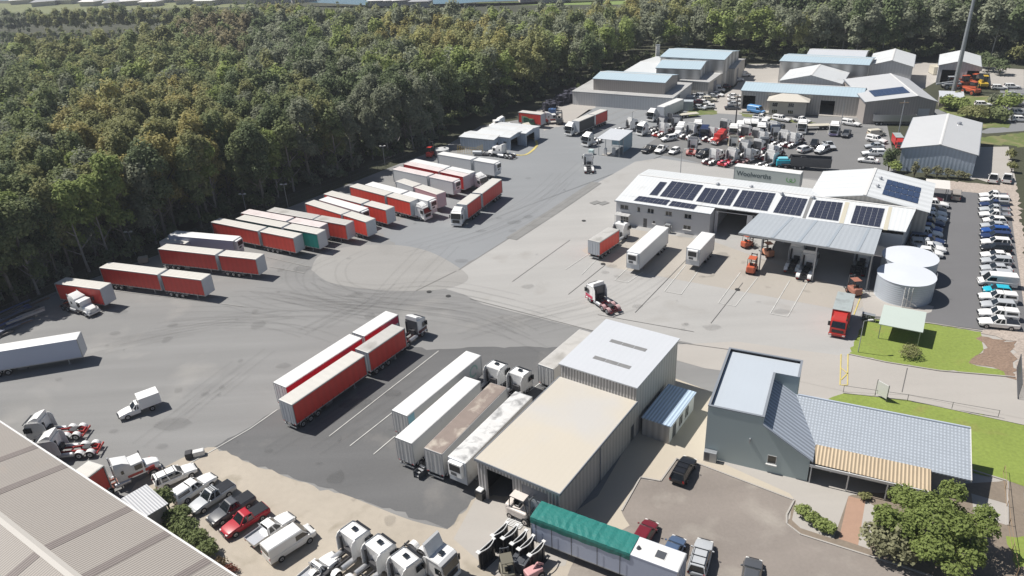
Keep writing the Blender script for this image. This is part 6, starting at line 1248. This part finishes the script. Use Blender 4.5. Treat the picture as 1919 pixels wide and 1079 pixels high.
bxthing('wheelie_bin', 'dark bin with rubbish on top at the left corner of the cream shed', 'bin', 902, 934, R(-35), [('bin', MB().loft([[(-.4, -.4, 0), (.4, -.4, 0), (.4, .4, 0), (-.4, .4, 0)], [(-.55, -.5, 1.2), (.55, -.5, 1.2), (.55, .5, 1.2), (-.55, .5, 1.2)]], BLK).mesh('bin')), ('rubbish', MB().rbox(-.45, .4, -.4, .4, 1.2, 1.45, .12, TRW).mesh('r'))])
bxthing('rubbish_pile', 'dark scrap heap with a white tank where the yard line meets the sand', 'scrap', 366, 855, .3, [('tank', MB().rbox(-.2, 1.2, -.4, .4, 0, .8, .15, TRW).mesh('t')), ('scrap', MB().rbox(-1.1, -.2, -.5, .5, 0, .9, .15, CHS).mesh('s'))])
for i, (px, py) in enumerate([(1618, 598), (1626, 600), (1634, 602)]): bxthing('wheelie_bin', f'{["left", "middle", "right"][i]} grey bin behind the handrail at the lawn corner', 'bin', px, py, -.5, [('bin', MB().loft([[(-.25, -.3, 0), (.25, -.3, 0), (.25, .3, 0), (-.25, .3, 0)], [(-.3, -.36, 1.05), (.3, -.36, 1.05), (.3, .36, 1.05), (-.3, .36, 1.05)]], GRY).mesh('bin')), ('lid', MB().rbox(-.32, .32, -.38, .38, 1.053, 1.12, .02, STL).mesh('lid'))], 'bins at the lawn corner')
# timber and steel heap at the left
random.seed(3); mt = [mat('steel_blue', (.10, .13, .30), .6, 0, .2, 2), mat('pale_beam', (.55, .50, .46), .7, 0, .2, 2), mat('old_steel', (.13, .12, .12), .7, 0, .2, 2), mat('rusty_bar', (.20, .13, .10), .8, 0, .3, 2), mat('slate_bar', (.16, .18, .24), .6)]
nm = [('blue steel beam', 0), ('pale beam', 1), ('dark beam', 2), ('rusty bar', 3), ('slate grey beam', 4)]
hd_ = ang_px((10, 606), (90, 572)); k_ = 0
for i in range(34):
    u = random.random(); px = random.uniform(-25, 62); py = 608-px*.42+random.uniform(-16, 26)*(1.0 if px < 40 else .6)
    kind = 1 if (px > 38 and py > 590) else random.choice([0, 2, 2, 3, 4, 0]); L_ = random.uniform(4, 9); h_ = random.uniform(.12, .34)
    z0 = random.uniform(0, .8); mb = MB(); mb.box(-L_/2, L_/2, -h_/2, h_/2, z0, z0+h_*.9, mt[kind])
    if kind in (0, 4): mb.box(-L_/2, L_/2, -h_*.9, h_*.9, z0+h_*.9+.002, z0+h_*1.1, mt[kind])
    c = G(px, py); o_ = one('steel_beam', mb.mesh('steel_beam'), f'{nm[kind][0]} in the loose heap of long beams by the forest edge at the far left', 'beam', c, hd_+random.uniform(-.22, .22), f'{nm[kind][0]}s in the heap by the forest edge')
# pallet / tyre stacks by the far factory
m_pd = mat('pallet_dark', (.06, .06, .085), .7, 0, .2, 1); m_pb = mat('cage_blue', (.05, .12, .28), .6)
def stack(n, w=1.2):
    mb = MB()
    for k in range(n):
        z = k*.9
        for x in (-w/2, w/2-.1):
            for y in (-w/2, w/2-.1): mb.box(x, x+.1, y, y+.1, z, z+.9, m_pd)
        mb.box(-w/2, w/2, -w/2, w/2, z+.08, z+.2, m_pd); mb.box(-w/2, w/2, -w/2, w/2, z+.45, z+.55, m_pd)
    return mb.mesh('stack')
ST = [stack(n, 1.9) for n in (2, 3, 4)]; random.seed(5)
for i in range(44):
    u, v = random.random(), random.random(); px = 1018+u*74-v*4; py = 203-u*22+v*10-(4 if u > .4 else 0)
    one('stillage_stack', ST[random.randrange(3) if u > .3 else 1], 'dark stack of steel stillages between the forest and the low grey hall', 'stillage', G(px, py), .5+random.uniform(-.1, .1), 'stacks of dark stillages by the forest')
bxthing('skip_bin', 'small blue container beside the dark stillage stacks', 'container', 1035, 214, -.4, crate(2.2, 1.8, 1.8, m_pb)); bxthing('skip_bin', 'blue upright machine against the white wall of the low grey hall', 'machine', 1116, 197, -.4, crate(2.6, 2, 2.6, mat('machine_blue', (.10, .22, .40), .5)))
bxthing('container', 'pale grey container at the right corner of the low grey hall', 'container', 1288, 206, R(-20), crate(3.4, 2.6, 3, mat('cont_grey', (.40, .44, .47), .6, 0, .1, 1, ribs=('w', .5, .1, .03)), False)); bxthing('container', 'small white tank box left of the pale grey container', 'container', 1275, 206, R(-20), crate(1.8, 1.8, 2.2, TRW, False))
# flat trailer, dump trailer, small red truck, cyan machine, open bin, flatbed
def flat(L, m, z=1.0, side=0, rim=STL):
    b = MB(); b.box(-L/2, L/2, -1.2, 1.2, z, z+.15, m)
    if side:
        for s in (-1, 1): b.loft([[(-L/2, s*1.22-.03, z+.15), (L/2, s*1.22-.03, z+.15), (L/2, s*1.22+.03, z+.15), (-L/2, s*1.22+.03, z+.15)], [(-L/2-.3, s*1.25-.03, z+side), (L/2+.1, s*1.25-.03, z+side), (L/2+.1, s*1.25+.03, z+side), (-L/2-.3, s*1.25+.03, z+side)]], m)
        for x in (-L/2, L/2): b.box(x-.04, x+.04, -1.2, 1.2, z+.15, z+side, m)
    return [('bed', b.mesh('bed')), ('frame', MB().box(-L/2+.2, L/2-.4, -.45, .45, z-.3, z-.003, CHS).mesh('fr'))]+[wheel(-L/2+1+1.2*i, s*.95, .45, .4) for i in range(2) for s in (-1, 1)]
bxthing('flat_trailer', 'small flat trailer parked on the grass tip by the cul-de-sac', 'trailer', 1290, 219, R(10), flat(6, CRM, .9)); bxthing('tipper_trailer', 'long silver tipper trailer standing on the street before the tan factory', 'trailer', 1673, 233, R(-14), flat(11, ALU, 1.1, 1.9))
bxthing('flatbed_body', 'low flatbed coupled to the white cab near the street', 'trailer', 1527, 242, R(175), flat(8, CRM, 1.1)); bxthing('utility_machine', 'bright cyan covered machine beside the supermarket trailer', 'machine', 1466, 312, R(-10), [('body', MB().rbox(-1.6, 1.6, -1, 1, .4, 1.9, .12, CYN).mesh('b')), ('roof', MB().rbox(-1.3, 1.1, -.8, .8, 1.9, 2.3, .08, mat('paint_pale_cyan', (.2, .55, .65), .4)).mesh('r'))]+[wheel(x, s*.9, .4, .3) for x in (-1, 1) for s in (-1, 1)])
bxthing('tipper_trailer', 'dark open tipper body lying behind the annexe roof', 'tipper', 1518, 317, R(-22), flat(9, GRY, .9, 2.2)); bxthing('crane_truck', 'black folded crane truck between the cyan machine and the tipper body', 'crane', 1488, 314, R(-20), [('bed', MB().box(-3, 3, -1.1, 1.1, .7, 1.0, CHS).mesh('b')), ('boom', MB().tube([(-2, 0, 1), (-1, 0, 3.2), (2.4, .3, 2.6), (2.9, .3, 1.2)], .2, CHS, 6).mesh('bm')), ('outriggers', MB().tube([(-1.6, -1.6, .2), (-1.6, 1.6, .2)], .12, CHS).tube([(0, -1, 1), (1.5, -.4, 3)], .12, GRY).mesh('o')), wheel(2, .95, .48, .4), wheel(2, -.95, .48, .4), wheel(-2, .95, .48, .4), wheel(-2, -.95, .48, .4)])
rtk = put('rigid_truck', RT, 'small red truck facing the camera left of the pale blue warehouse', 'truck', G(1681, 275), R(-105)); rtk.scale = (.75, .75, .75)
# orange plant and odds in the machinery yard
for i, (px, py, c_, n) in enumerate([(1806, 163, ORG, 'orange loader at the left of the machinery yard'), (1822, 160, ORG, 'orange loader in the middle of the machinery yard'), (1840, 164, YEL, 'yellow loader at the right of the machinery yard'), (1818, 176, ORG, 'nearest orange loader in front of the bushes'), (1670, 158, ORG, 'orange loader left of the tan factory'), (1780, 166, SIL, 'silver machine at the foot of the tall mast'), (1690, 128, GRN, 'grey-green machine under the side awning')]): fk(px, py, .6*i, c_, n, 1.5, 2, 'plant in the machinery yard', tractor_unit)
bxthing('container', 'pale container right of the white gabled shed at the forest edge', 'container', 1751, 138, R(-100), crate(5, 2.6, 2.8, CRM, False)); bxthing('poly_tank', 'round pale water tank at the forest fence beside the yellow stairs', 'tank', 829, 290, 0, [('shell', smooth(MB().cyl((0, 0, 0), (0, 0, 1.7), 2.0, mat('tank_grey', (.45, .46, .46), .5), 24).cyl((0, 0, 1.7), (0, 0, 2.0), 2.0, mat('tank_grey2', (.52, .53, .53), .5), 24, .3).mesh('s'), 30)), ('hatch', MB().cyl((.8, 0, 1.85), (.8, 0, 2.05), .3, GRY, 10).mesh('h'))])
bxthing('pipe_rack', 'dark machinery parts heaped beneath the portable office wall', 'scrap', 897, 291, R(-15), [('tank', MB().cyl((-1.5, 0, .8), (1, 0, .8), .6, STL, 10).mesh('t')), ('frames', MB().box(1.2, 4.4, -.8, .8, .1, .5, CHS).tube([(1.2, -.6, .5), (2.5, 0, 1.4), (4.2, .6, .5)], .08, CHS).mesh('f'))])
bxthing('crate', 'weathered wooden crate beside the fence left of the second red pair', 'crate', 270, 492, .3, crate(1.8, 1.4, 1.2, mat('old_wood', (.36, .32, .26), .8), False))
# ---------------------------------------------------------------- vegetation
LEAF = {}
def leafmat(n, c): return mat('leaf_'+n, c, .75, 0, 0, 1, tint=True, spec=.25)
LF = leafmat('forest', (1, 1, 1))
_t = LF.node_tree; _b = _t.nodes['Principled BSDF']; _o = [n for n in _t.nodes if n.type == 'OUTPUT_MATERIAL'][0]; _tr = _t.nodes.new('ShaderNodeBsdfTranslucent'); _mx = _t.nodes.new('ShaderNodeMixShader')   # thin leaves let light through
_t.links.new(_b.inputs['Base Color'].links[0].from_socket, _tr.inputs['Color']); _mx.inputs[0].default_value = .38; _t.links.new(_b.outputs[0], _mx.inputs[1]); _t.links.new(_tr.outputs[0], _mx.inputs[2]); _t.links.new(_mx.outputs[0], _o.inputs['Surface'])
BARK = mat('bark_grey', (.16, .14, .12), .9, 0, .2, 1); BARKP = mat('bark_pale', (.26, .24, .22), .8, 0, .2, 1); BARKB = mat('bark_brown', (.10, .075, .055), .9)
def clumps(n, lobes, size, rg, flat_=.5, squash=1.):
    "n leaf clumps over the shells of several lobes -> (n,4,3) quads and a per-quad shade of leaf colour"
    lob = np.array(lobes, float); w = lob[:, 3]*lob[:, 4]; k = rg.choice(len(lob), n, p=w/w.sum())
    d = rg.normal(size=(n, 3)); d /= np.linalg.norm(d, axis=1)[:, None]; d[:, 2] = np.where(d[:, 2] < -.35, -d[:, 2]*.6, d[:, 2])
    r = 1-.42*rg.random(n)**1.6; bump_ = 1+.16*np.sin(d[:, 0]*7+k)*np.sin(d[:, 1]*6+k*2)
    p = lob[k, :3]+d*(r*bump_)[:, None]*lob[k][:, [3, 3, 4]]
    nrm = d*.8+rg.normal(size=(n, 3))*flat_; nrm[:, 2] += .5; nrm /= np.linalg.norm(nrm, axis=1)[:, None]
    a = np.cross(nrm, rg.normal(size=(n, 3))); a /= np.linalg.norm(a, axis=1)[:, None]; b = np.cross(nrm, a)
    s = size*(.6+.8*rg.random(n))[:, None]; e = (.45+.4*rg.random(n))[:, None]
    q = np.stack([p-a*s, p+b*s*e, p+a*s*(.7+.3*e), p-b*s*e], 1)
    sh = .86+.28*rg.random(n)
    return q, sh
def qmesh(name, q, tint, m, trunk=None):
    n = len(q); me = bpy.data.meshes.new(name); me.vertices.add(n*4); me.vertices.foreach_set('co', q.reshape(-1).astype(np.float32)); me.loops.add(n*4); me.loops.foreach_set('vertex_index', np.arange(n*4, dtype=np.int32)); me.polygons.add(n); me.polygons.foreach_set('loop_start', np.arange(0, n*4, 4, dtype=np.int32)); me.polygons.foreach_set('loop_total', np.full(n, 4, dtype=np.int32))
    me.materials.append(m); at = me.attributes.new('tint', 'FLOAT_COLOR', 'FACE'); c = np.ones((n, 4), np.float32); c[:, :3] = np.minimum(tint*1.3, .42); at.data.foreach_set('color', c.reshape(-1)); me.update(calc_edges=True); me.validate(); return me
PAL = {'dark': (0.121, 0.151, 0.076), 'mid': (0.163, 0.190, 0.087), 'olive': (0.211, 0.217, 0.097), 'grey': (0.193, 0.209, 0.144), 'gold': (0.300, 0.268, 0.110), 'rust': (0.206, 0.183, 0.111), 'lime': (0.219, 0.264, 0.090)}
def tree_lobes(h, r, rg, n=7, base=.42):
    lb = [(0, 0, h*.80, r*.75, h*.20)]
    for i in range(n):
        a = i*2.4+rg.random(); z = h*(base+.1+(.86-base-.1)*rg.random()); rr = r*(.25+.5*rg.random()); lb.append((math.cos(a)*rr, math.sin(a)*rr, z, r*(.38+.25*rg.random()), h*(.08+.07*rg.random())))
    return lb
def trunk_mesh(h, r0, rg, m, limbs=5, base=.4):
    mb = MB(); top = (rg.normal()*.5, rg.normal()*.5, h*.82); mid = (top[0]*.4, top[1]*.4, h*base); mb.cyl((0, 0, -.2), mid, r0, m, 7, r0*.7); mb.cyl(mid, top, r0*.7, m, 6, r0*.25)
    for i in range(limbs):
        a = i*2.3+rg.random(); z = h*(base+.35*i/limbs); t = z/(h*.82); p = (top[0]*t, top[1]*t, z); mb.cyl(p, (p[0]+math.cos(a)*h*.14, p[1]+math.sin(a)*h*.14, z+h*.12), r0*.42, m, 5, r0*.15)
    return mb.mesh('trunk')
def make_tree(pal, h, r, n, size, seed, bark=BARK, base=.42, nl=8):
    rg = np.random.default_rng(seed); lb = tree_lobes(h, r, rg, nl, base); q, sh = clumps(n, lb, size, rg); return [('trunk', trunk_mesh(h, .017*h, rg, bark, base=base)), ('crown', qmesh('crown', q, np.array(PAL[pal])[None]*sh[:, None], LF))]
EDGE = [(-900, 900), (-400, 722), (-100, 640), (0, 590), (95, 545), (190, 500), (300, 455), (480, 392), (640, 330), (740, 293), (830, 262), (905, 218), (985, 195), (1045, 174), (1080, 166), (1120, 168), (1165, 140), (1235, 128), (1300, 122), (1385, 128), (1400, 120), (1455, 119), (1470, 124), (1500, 122), (1625, 120), (1700, 113), (1760, 110), (1850, 118), (1919, 118), (2100, 118), (3000, 100)]
ex = np.array([e[0] for e in EDGE]); ey = np.array([e[1] for e in EDGE])
cand = []; rg = np.random.default_rng(11)
y = 40.
while y < 640:
    stp = 3.9 if y < 190 else (4.7 if y < 300 else 6.1); x = -1.05*y-60
    while x < .95*y+60:
        xx, yy = x+rg.uniform(-.45, .45)*stp, y+rg.uniform(-.45, .45)*stp; q = P((xx, yy, 0)); dpx = np.interp(q[0], ex, ey)
        if q[1] < dpx and -260 < q[0] < 2150: cand.append((xx, yy, q[0], q[1], dpx-q[1]))
        x += stp
    y += stp
cand = np.array(cand)
def inside(x, y, m=2.2):
    for o_, a_, L_, D_ in RECTS:
        dx_, dy_ = x-o_.x, y-o_.y; u_ = dx_*math.cos(a_)+dy_*math.sin(a_); v_ = -dx_*math.sin(a_)+dy_*math.cos(a_)
        if -m < u_ < L_+m and -m < v_ < D_+m: return True
    return False
cand = np.array([q for q in cand if not inside(q[0], q[1])])
# open country near the top of the picture: houses, river, park
lim = np.interp(cand[:, 2], [-300, 480, 560, 640, 1080, 1160, 1260, 1300], [64, 62, 60, 72, 74, 60, 40, -99]); beyond = cand[:, 3] < lim
low = (cand[:, 2] < 340) & (cand[:, 3] < 135+.1*(340-cand[:, 2])) & ~beyond
HSC = np.where(beyond, rg.uniform(.2, .38, len(cand)), np.where(low & (cand[:, 3] > 72), rg.uniform(.22, .42, len(cand)), np.where((cand[:, 3] < 100) & (cand[:, 2] < 1240), .8, 1.)))
top = beyond & (rg.random(len(cand)) < .66)
_unused = (cand[:, 3] < 14) & (cand[:, 2] < 480) & (rg.random(len(cand)) < .75); top |= (cand[:, 3] < 24) & (cand[:, 2] > 560) & (cand[:, 2] < 1190) & (rg.random(len(cand)) < .9)
cand = cand[~top]; HSC = HSC[~top]
dist = np.hypot(cand[:, 0], cand[:, 1]); order = np.argsort(dist*(1+.0*cand[:, 4])+np.where((cand[:, 2] < -60) | (cand[:, 2] > 1960), 500, 0)+np.clip(cand[:, 4]-140, 0, 999)*.8)
NI = 285; ind = order[:NI]; rest = order[NI:]
def palette(x, y, u, v, r_):
    f = math.sin(x*.021+1.3)*math.cos(y*.017+.5)+.6*math.sin(x*.05+y*.03)
    if 60 < u < 480 and 55 < v < 215: return ('gold' if f > .35 else 'rust' if f < -1.1 else 'olive') if r_ < .62 else 'mid'
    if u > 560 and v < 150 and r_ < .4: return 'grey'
    if f > .7: return 'olive' if r_ < .7 else 'gold'
    if f < -.5: return 'grey' if r_ < .5 else 'dark'
    return ['mid', 'dark', 'olive', 'lime', 'grey', 'mid'][int(r_*5.99)]
VAR = {}
for pal in ('dark', 'mid', 'olive', 'lime', 'grey', 'gold', 'rust'):
    VAR[pal] = [make_tree(pal, 18.5, 2.8, 5200, .27, 10+7*len(VAR), BARK, .22, 12), make_tree(pal, 16.5, 2.7, 4800, .27, 11+7*len(VAR), BARKP, .12, 12)]
TN = {'dark': 'dark green', 'mid': 'mid green', 'olive': 'olive green', 'lime': 'bright yellow-green', 'grey': 'grey-green', 'gold': 'golden olive', 'rust': 'rusty brown-green'}
for i in ind:
    x, y, u, v, e = cand[i]; pal = palette(x, y, u, v, rg.random()); k = int(rg.random()*2); s = rg.uniform(.86, 1.22)
    if u > 1000: s *= .95
    t = put('forest_tree', VAR[pal][k], f'{"slender" if k == 0 else "bushy pale-trunked"} {TN[pal]} tree among the packed trees at the near edge of the forest', 'tree', (x, y, 0), rg.uniform(0, 6.28), f'{"slender" if k == 0 else "bushy"} {TN[pal]} trees at the near forest edge'); t.scale = (s*rg.uniform(.9, 1.15), s*rg.uniform(.9, 1.15), s)
# everything behind them: one mass
base_q = []
for v_ in range(6):
    for n, sz in ((1700, .33), (1050, .42), (640, .56)): rq = np.random.default_rng(100+v_*3+n); base_q.append(clumps(n, tree_lobes(18, 3.1, rq, 8, .35), sz, rq, .45))
Q = []; T = []
for i in rest:
    x, y, u, v, e = cand[i]; d_ = math.hypot(x, y); lod = 0 if d_ < 230 else (1 if d_ < 350 else 2)
    q, sh = base_q[rg.integers(6)*3+lod]; a = rg.uniform(0, 6.28); s = rg.uniform(.82, 1.2)*(1.1 if lod == 2 else 1.)*(1.12 if u > 1200 else 1)*HSC[i]
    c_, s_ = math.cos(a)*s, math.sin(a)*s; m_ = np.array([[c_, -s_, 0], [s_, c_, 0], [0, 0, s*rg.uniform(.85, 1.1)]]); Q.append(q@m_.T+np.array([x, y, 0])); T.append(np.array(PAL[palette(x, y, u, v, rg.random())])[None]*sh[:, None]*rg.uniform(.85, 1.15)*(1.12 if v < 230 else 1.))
uq = [clumps(260, [(0, 0, 1.2, 1.9, 1.1), (1.4, .5, .9, 1.2, .8), (-1.1, -.9, 1.6, 1.1, 1.2)], .36, np.random.default_rng(400+k)) for k in range(3)]
for x, y, u, v, e in cand:                                   # undergrowth along the fence
    if e < 75 and y < 330:
        q, sh = uq[rg.integers(3)]; s = rg.uniform(.6, 1.3); a = rg.uniform(0, 6.28); c_, s_ = math.cos(a)*s, math.sin(a)*s
        Q.append(q@np.array([[c_, -s_, 0], [s_, c_, 0], [0, 0, s*1.3]]).T+np.array([x+rg.uniform(-2, 2), y+rg.uniform(-2, 2), 0])); T.append(np.array(PAL[('dark', 'mid', 'grey')[rg.integers(3)]])[None]*sh[:, None]*.9)
Q = np.concatenate(Q); T = np.concatenate(T); print('forest quads', len(Q), 'trees', len(rest))
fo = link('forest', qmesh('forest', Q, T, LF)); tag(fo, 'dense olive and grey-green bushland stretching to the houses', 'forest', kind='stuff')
# pale dead trunks seen in the forest wall
rgd = np.random.default_rng(4)
for i, (px, py, h, l) in enumerate([(1548, 104, 17, 'pale bare branching trunk behind the rearmost shed, leftmost'), (1577, 104, 16, 'thin pale trunk pair behind the rearmost shed'), (1604, 104, 19, 'tallest pale bare trunk behind the rearmost shed'), (1653, 103, 16, 'leaning pale trunk right of the rearmost shed'), (1855, 112, 15, 'pale bare trunk at the far right forest edge'), (1237, 300, 0, '')]):
    if not h: continue
    one('bare_tree', trunk_mesh(h, .26, rgd, mat('bark_white', (.50, .48, .45), .8), 7, .45), l, 'tree', G(px, py))
def bush(px, py, r, h, pal, n, size, label, name='shrub', group=None, trunk=True, cat='shrub', seed=1, bark=BARKB, parts=None, col=None, nl=7, lr=.35):
    rq = np.random.default_rng(seed); lb = [(0, 0, h*.6, r*.7, h*.38)]
    if nl > 7: lb = [(0, 0, h*.62, r*.5, h*.3)]
    for i in range(nl): a = i*2.4+rq.random(); rr = r*((.35+.3*rq.random()) if nl <= 7 else .25+.6*math.sqrt((i+.5)/nl)); lb.append((math.cos(a)*rr, math.sin(a)*rr, h*(.35+.35*rq.random())*(1.15 if nl > 7 else 1), r*(lr+.2*rq.random())*(1 if nl <= 7 else .75), h*(.2+.12*rq.random())*(1 if nl <= 7 else .6)))
    q, sh = clumps(n, lb, size, rq); mb = MB(); mb.cyl((0, 0, -.05), (0, 0, h*.5), .05+.02*h, bark, 6, .05)
    for i in range(5): a = i*1.3; mb.cyl((0, 0, h*.15), (math.cos(a)*r*.6, math.sin(a)*r*.6, h*.55), .03+.012*h, bark, 5, .02)
    c = G(px, py); return put(name, [('stem', mb.mesh('stem')), ('foliage', qmesh('foliage', q, np.array(col or PAL[pal])[None]*sh[:, None], LF))], label, cat, c, seed, group)
LBL = 'big leafy tree shading the garden at the bottom right'
bush(1740, 1035, 5.6, 6.6, 'lime', 16000, .16, LBL, 'garden_tree', cat='tree', seed=21, nl=22, lr=.2, col=(.16, .20, .06)); bush(1668, 1040, 3.0, 4.6, 'olive', 2600, .22, 'smaller sparse grey-green tree at the left side of the big leafy tree', 'garden_tree', cat='tree', seed=22, col=(.22, .22, .13))
bush(1703, 668, 1.7, 1.7, 'olive', 900, .12, 'small round bush alone on the lawn by the shelter', seed=23)
for i, (px, py, r) in enumerate([(1503, 965, 1.0), (1520, 978, 1.1), (1540, 990, 1.0), (1556, 998, .8)]): bush(px, py, r, 1.3, 'lime', 900, .11, f'{["leftmost", "second", "third", "rightmost"][i]} rounded green shrub in the kerbed bed left of the brick path', group='shrubs in the kerbed bed', seed=30+i)
bush(1618, 935, .8, .9, 'olive', 300, .12, 'small shrub against the veranda by the brick path', seed=35)
for i, (px, py, r, h) in enumerate([(318, 955, 1.3, 3.4), (335, 985, 1.5, 2.6), (352, 1004, 1.5, 2.2), (372, 1022, 1.5, 2.0), (390, 1040, 1.3, 1.8), (345, 975, 1.0, 2.0)]): bush(px, py, r, h, 'olive', 1100, .14, f'{["tall thin", "broad", "third", "fourth", "fifth", "small rear"][i]} olive shrub in the row beside the beige roof', group='shrubs along the beige roof', seed=40+i, col=(.14, .17, .07))
for i, (px, py) in enumerate([(412, 1062), (432, 1074)]): bush(px, py, .9, 1.0, 'rust', 500, .10, ['reddish low shrub at the end of the row beside the beige roof', 'dark red low shrub at the bottom edge beside the beige roof'][i], seed=50+i, col=(.16, .06, .04) if i else (.11, .08, .045))
bush(1664, 322, 2.0, 6.2, 'dark', 1100, .26, 'tall dark conifer-like bush right of the annexe roof', 'tree', cat='tree', seed=60); bush(1676, 330, 1.6, 3.8, 'lime', 600, .24, 'lower bright bush beside the tall dark bush', seed=61)
for i, (px, py, r, h) in enumerate([(1712, 334, 1.2, 4.6), (1735, 331, 1.4, 2.4), (1755, 333, 1.3, 3.0), (1775, 333, 1.3, 2.6), (1795, 335, 1.3, 1.9), (1808, 336, 1.2, 1.6)]): bush(px, py, r, h, 'grey', 320, .2, f'{["tall yellowish", "second", "third", "fourth", "fifth", "last low"][i]} straggly bush along the pale blue warehouse wall', group='straggly bushes along the warehouse wall', seed=70+i, col=(.17, .17, .10))
for i, (px, py, r, h, p_) in enumerate([(1772, 205, 3.0, 4.5, 'lime'), (1795, 208, 3.0, 4.2, 'lime'), (1815, 222, 3.4, 4.0, 'olive'), (1835, 226, 3.6, 4.2, 'olive'), (1855, 225, 3.6, 4.0, 'mid'), (1875, 228, 3.2, 3.6, 'mid'), (1885, 210, 4.2, 6.0, 'lime'), (1862, 206, 2.6, 5.0, 'grey'), (1790, 192, 2.2, 3.5, 'olive')]): bush(px, py, r, h, p_, 700, .42, f'{["leftmost bright green", "second bright green", "olive left-hand", "olive middle", "mid green centre", "mid green right-hand", "large bright round", "dark upright rear", "small rear olive"][i]} bush in the planted corner behind the warehouse', group='bushes in the planted corner', seed=80+i)
for i, (px, py, r, h) in enumerate([(1852, 134, 3.5, 6), (1872, 140, 3.2, 5.5), (1842, 128, 3, 6), (1893, 300, 1.2, 3.0), (1895, 323, 1.2, 2.6), (1905, 120, 4, 8), (1268, 160, 0, 0), (1207, 195, 1.2, 2.6)]):
    if r: bush(px, py, r, h, 'dark' if i < 3 else 'olive', 600, .4 if i < 3 or i == 5 else .2, ['round dark tree right of the two-bay depot', 'second dark tree right of the two-bay depot', 'dark tree touching the two-bay depot', 'small straggly tree on the warehouse forecourt', 'round clipped bush beside the two parked white cars', 'dark tree at the far right edge of the forest', '', 'green bush against the white wall of the low grey hall'][i], 'tree' if h > 3 else 'shrub', cat='tree' if h > 3 else 'shrub', seed=90+i)
# ---------------------------------------------------------------- far houses
HW = mat('house_wall', (.50, .47, .42), .8); HR = [mat('house_roof_white', (.62, .61, .59), .6), mat('house_roof_pink', (.48, .33, .28), .7), mat('house_roof_grey', (.30, .31, .33), .7)]
rh = np.random.default_rng(9)
for i, (px, py, k) in enumerate([(20, 9, 0), (60, 13, 2), (105, 8, 0), (150, 12, 0), (195, 15, 2), (222, 12, 0), (262, 13, 0), (300, 6, 1), (330, 9, 1), (365, 11, 0), (400, 8, 0), (440, 8, 2), (465, 6, 0), (505, 7, 0), (548, 6, 0), (690, 12, 0), (706, 11, 0), (722, 12, 0), (738, 12, 0), (768, 14, 2), (975, 5, 0), (1010, 6, 0)]):
    w_, d_ = rh.uniform(14, 22), rh.uniform(10, 13); mb = MB(); mb.box(0, w_, 0, d_, 0, 4, HW); rf = MB(); rf.add([(-1, -1, 4.0), (w_+1, -1, 4.0), (w_+1, d_+1, 4.0), (-1, d_+1, 4.0), (d_/2, d_/2, 6.6), (w_-d_/2, d_/2, 6.6)], [(0, 1, 5, 4), (1, 2, 5), (2, 3, 4, 5), (3, 0, 4), (0, 3, 2, 1)], HR[k])
    c = G(px, py); put('house', [('wall', mb.mesh('wall')), ('roof', rf.mesh('roof'))], f'{["white", "pinkish", "grey"][k]}-roofed house beyond the bush, ' + ('near the left corner of the picture' if px < 200 else 'on the skyline, left part' if px < 380 else 'left of the river gap' if px < 600 else 'beside the river at the park' if px < 800 else 'on the park grass right of the river'), 'house', c, rh.uniform(-.4, .4), f'{["white", "pinkish", "grey"][k]}-roofed houses on the skyline')
# ---------------------------------------------------------------- air
HZ = 0.0002
if HZ:
    bm = MB(); bm.box(-1400, 1400, -250, 2400, -1, 75, WHT); me = bm.mesh('haze'); hm = bpy.data.materials.new('haze'); hm.use_nodes = True; n_ = hm.node_tree; n_.nodes.clear()
    out = n_.nodes.new('ShaderNodeOutputMaterial'); pv = n_.nodes.new('ShaderNodeVolumePrincipled'); pv.inputs['Color'].default_value = (.80, .86, .95, 1); pv.inputs['Density'].default_value = HZ; pv.inputs['Anisotropy'].default_value = .2; n_.links.new(pv.outputs[0], out.inputs['Volume'])
    me.materials.clear(); me.materials.append(hm); tag(link('haze', me), kind='stuff')
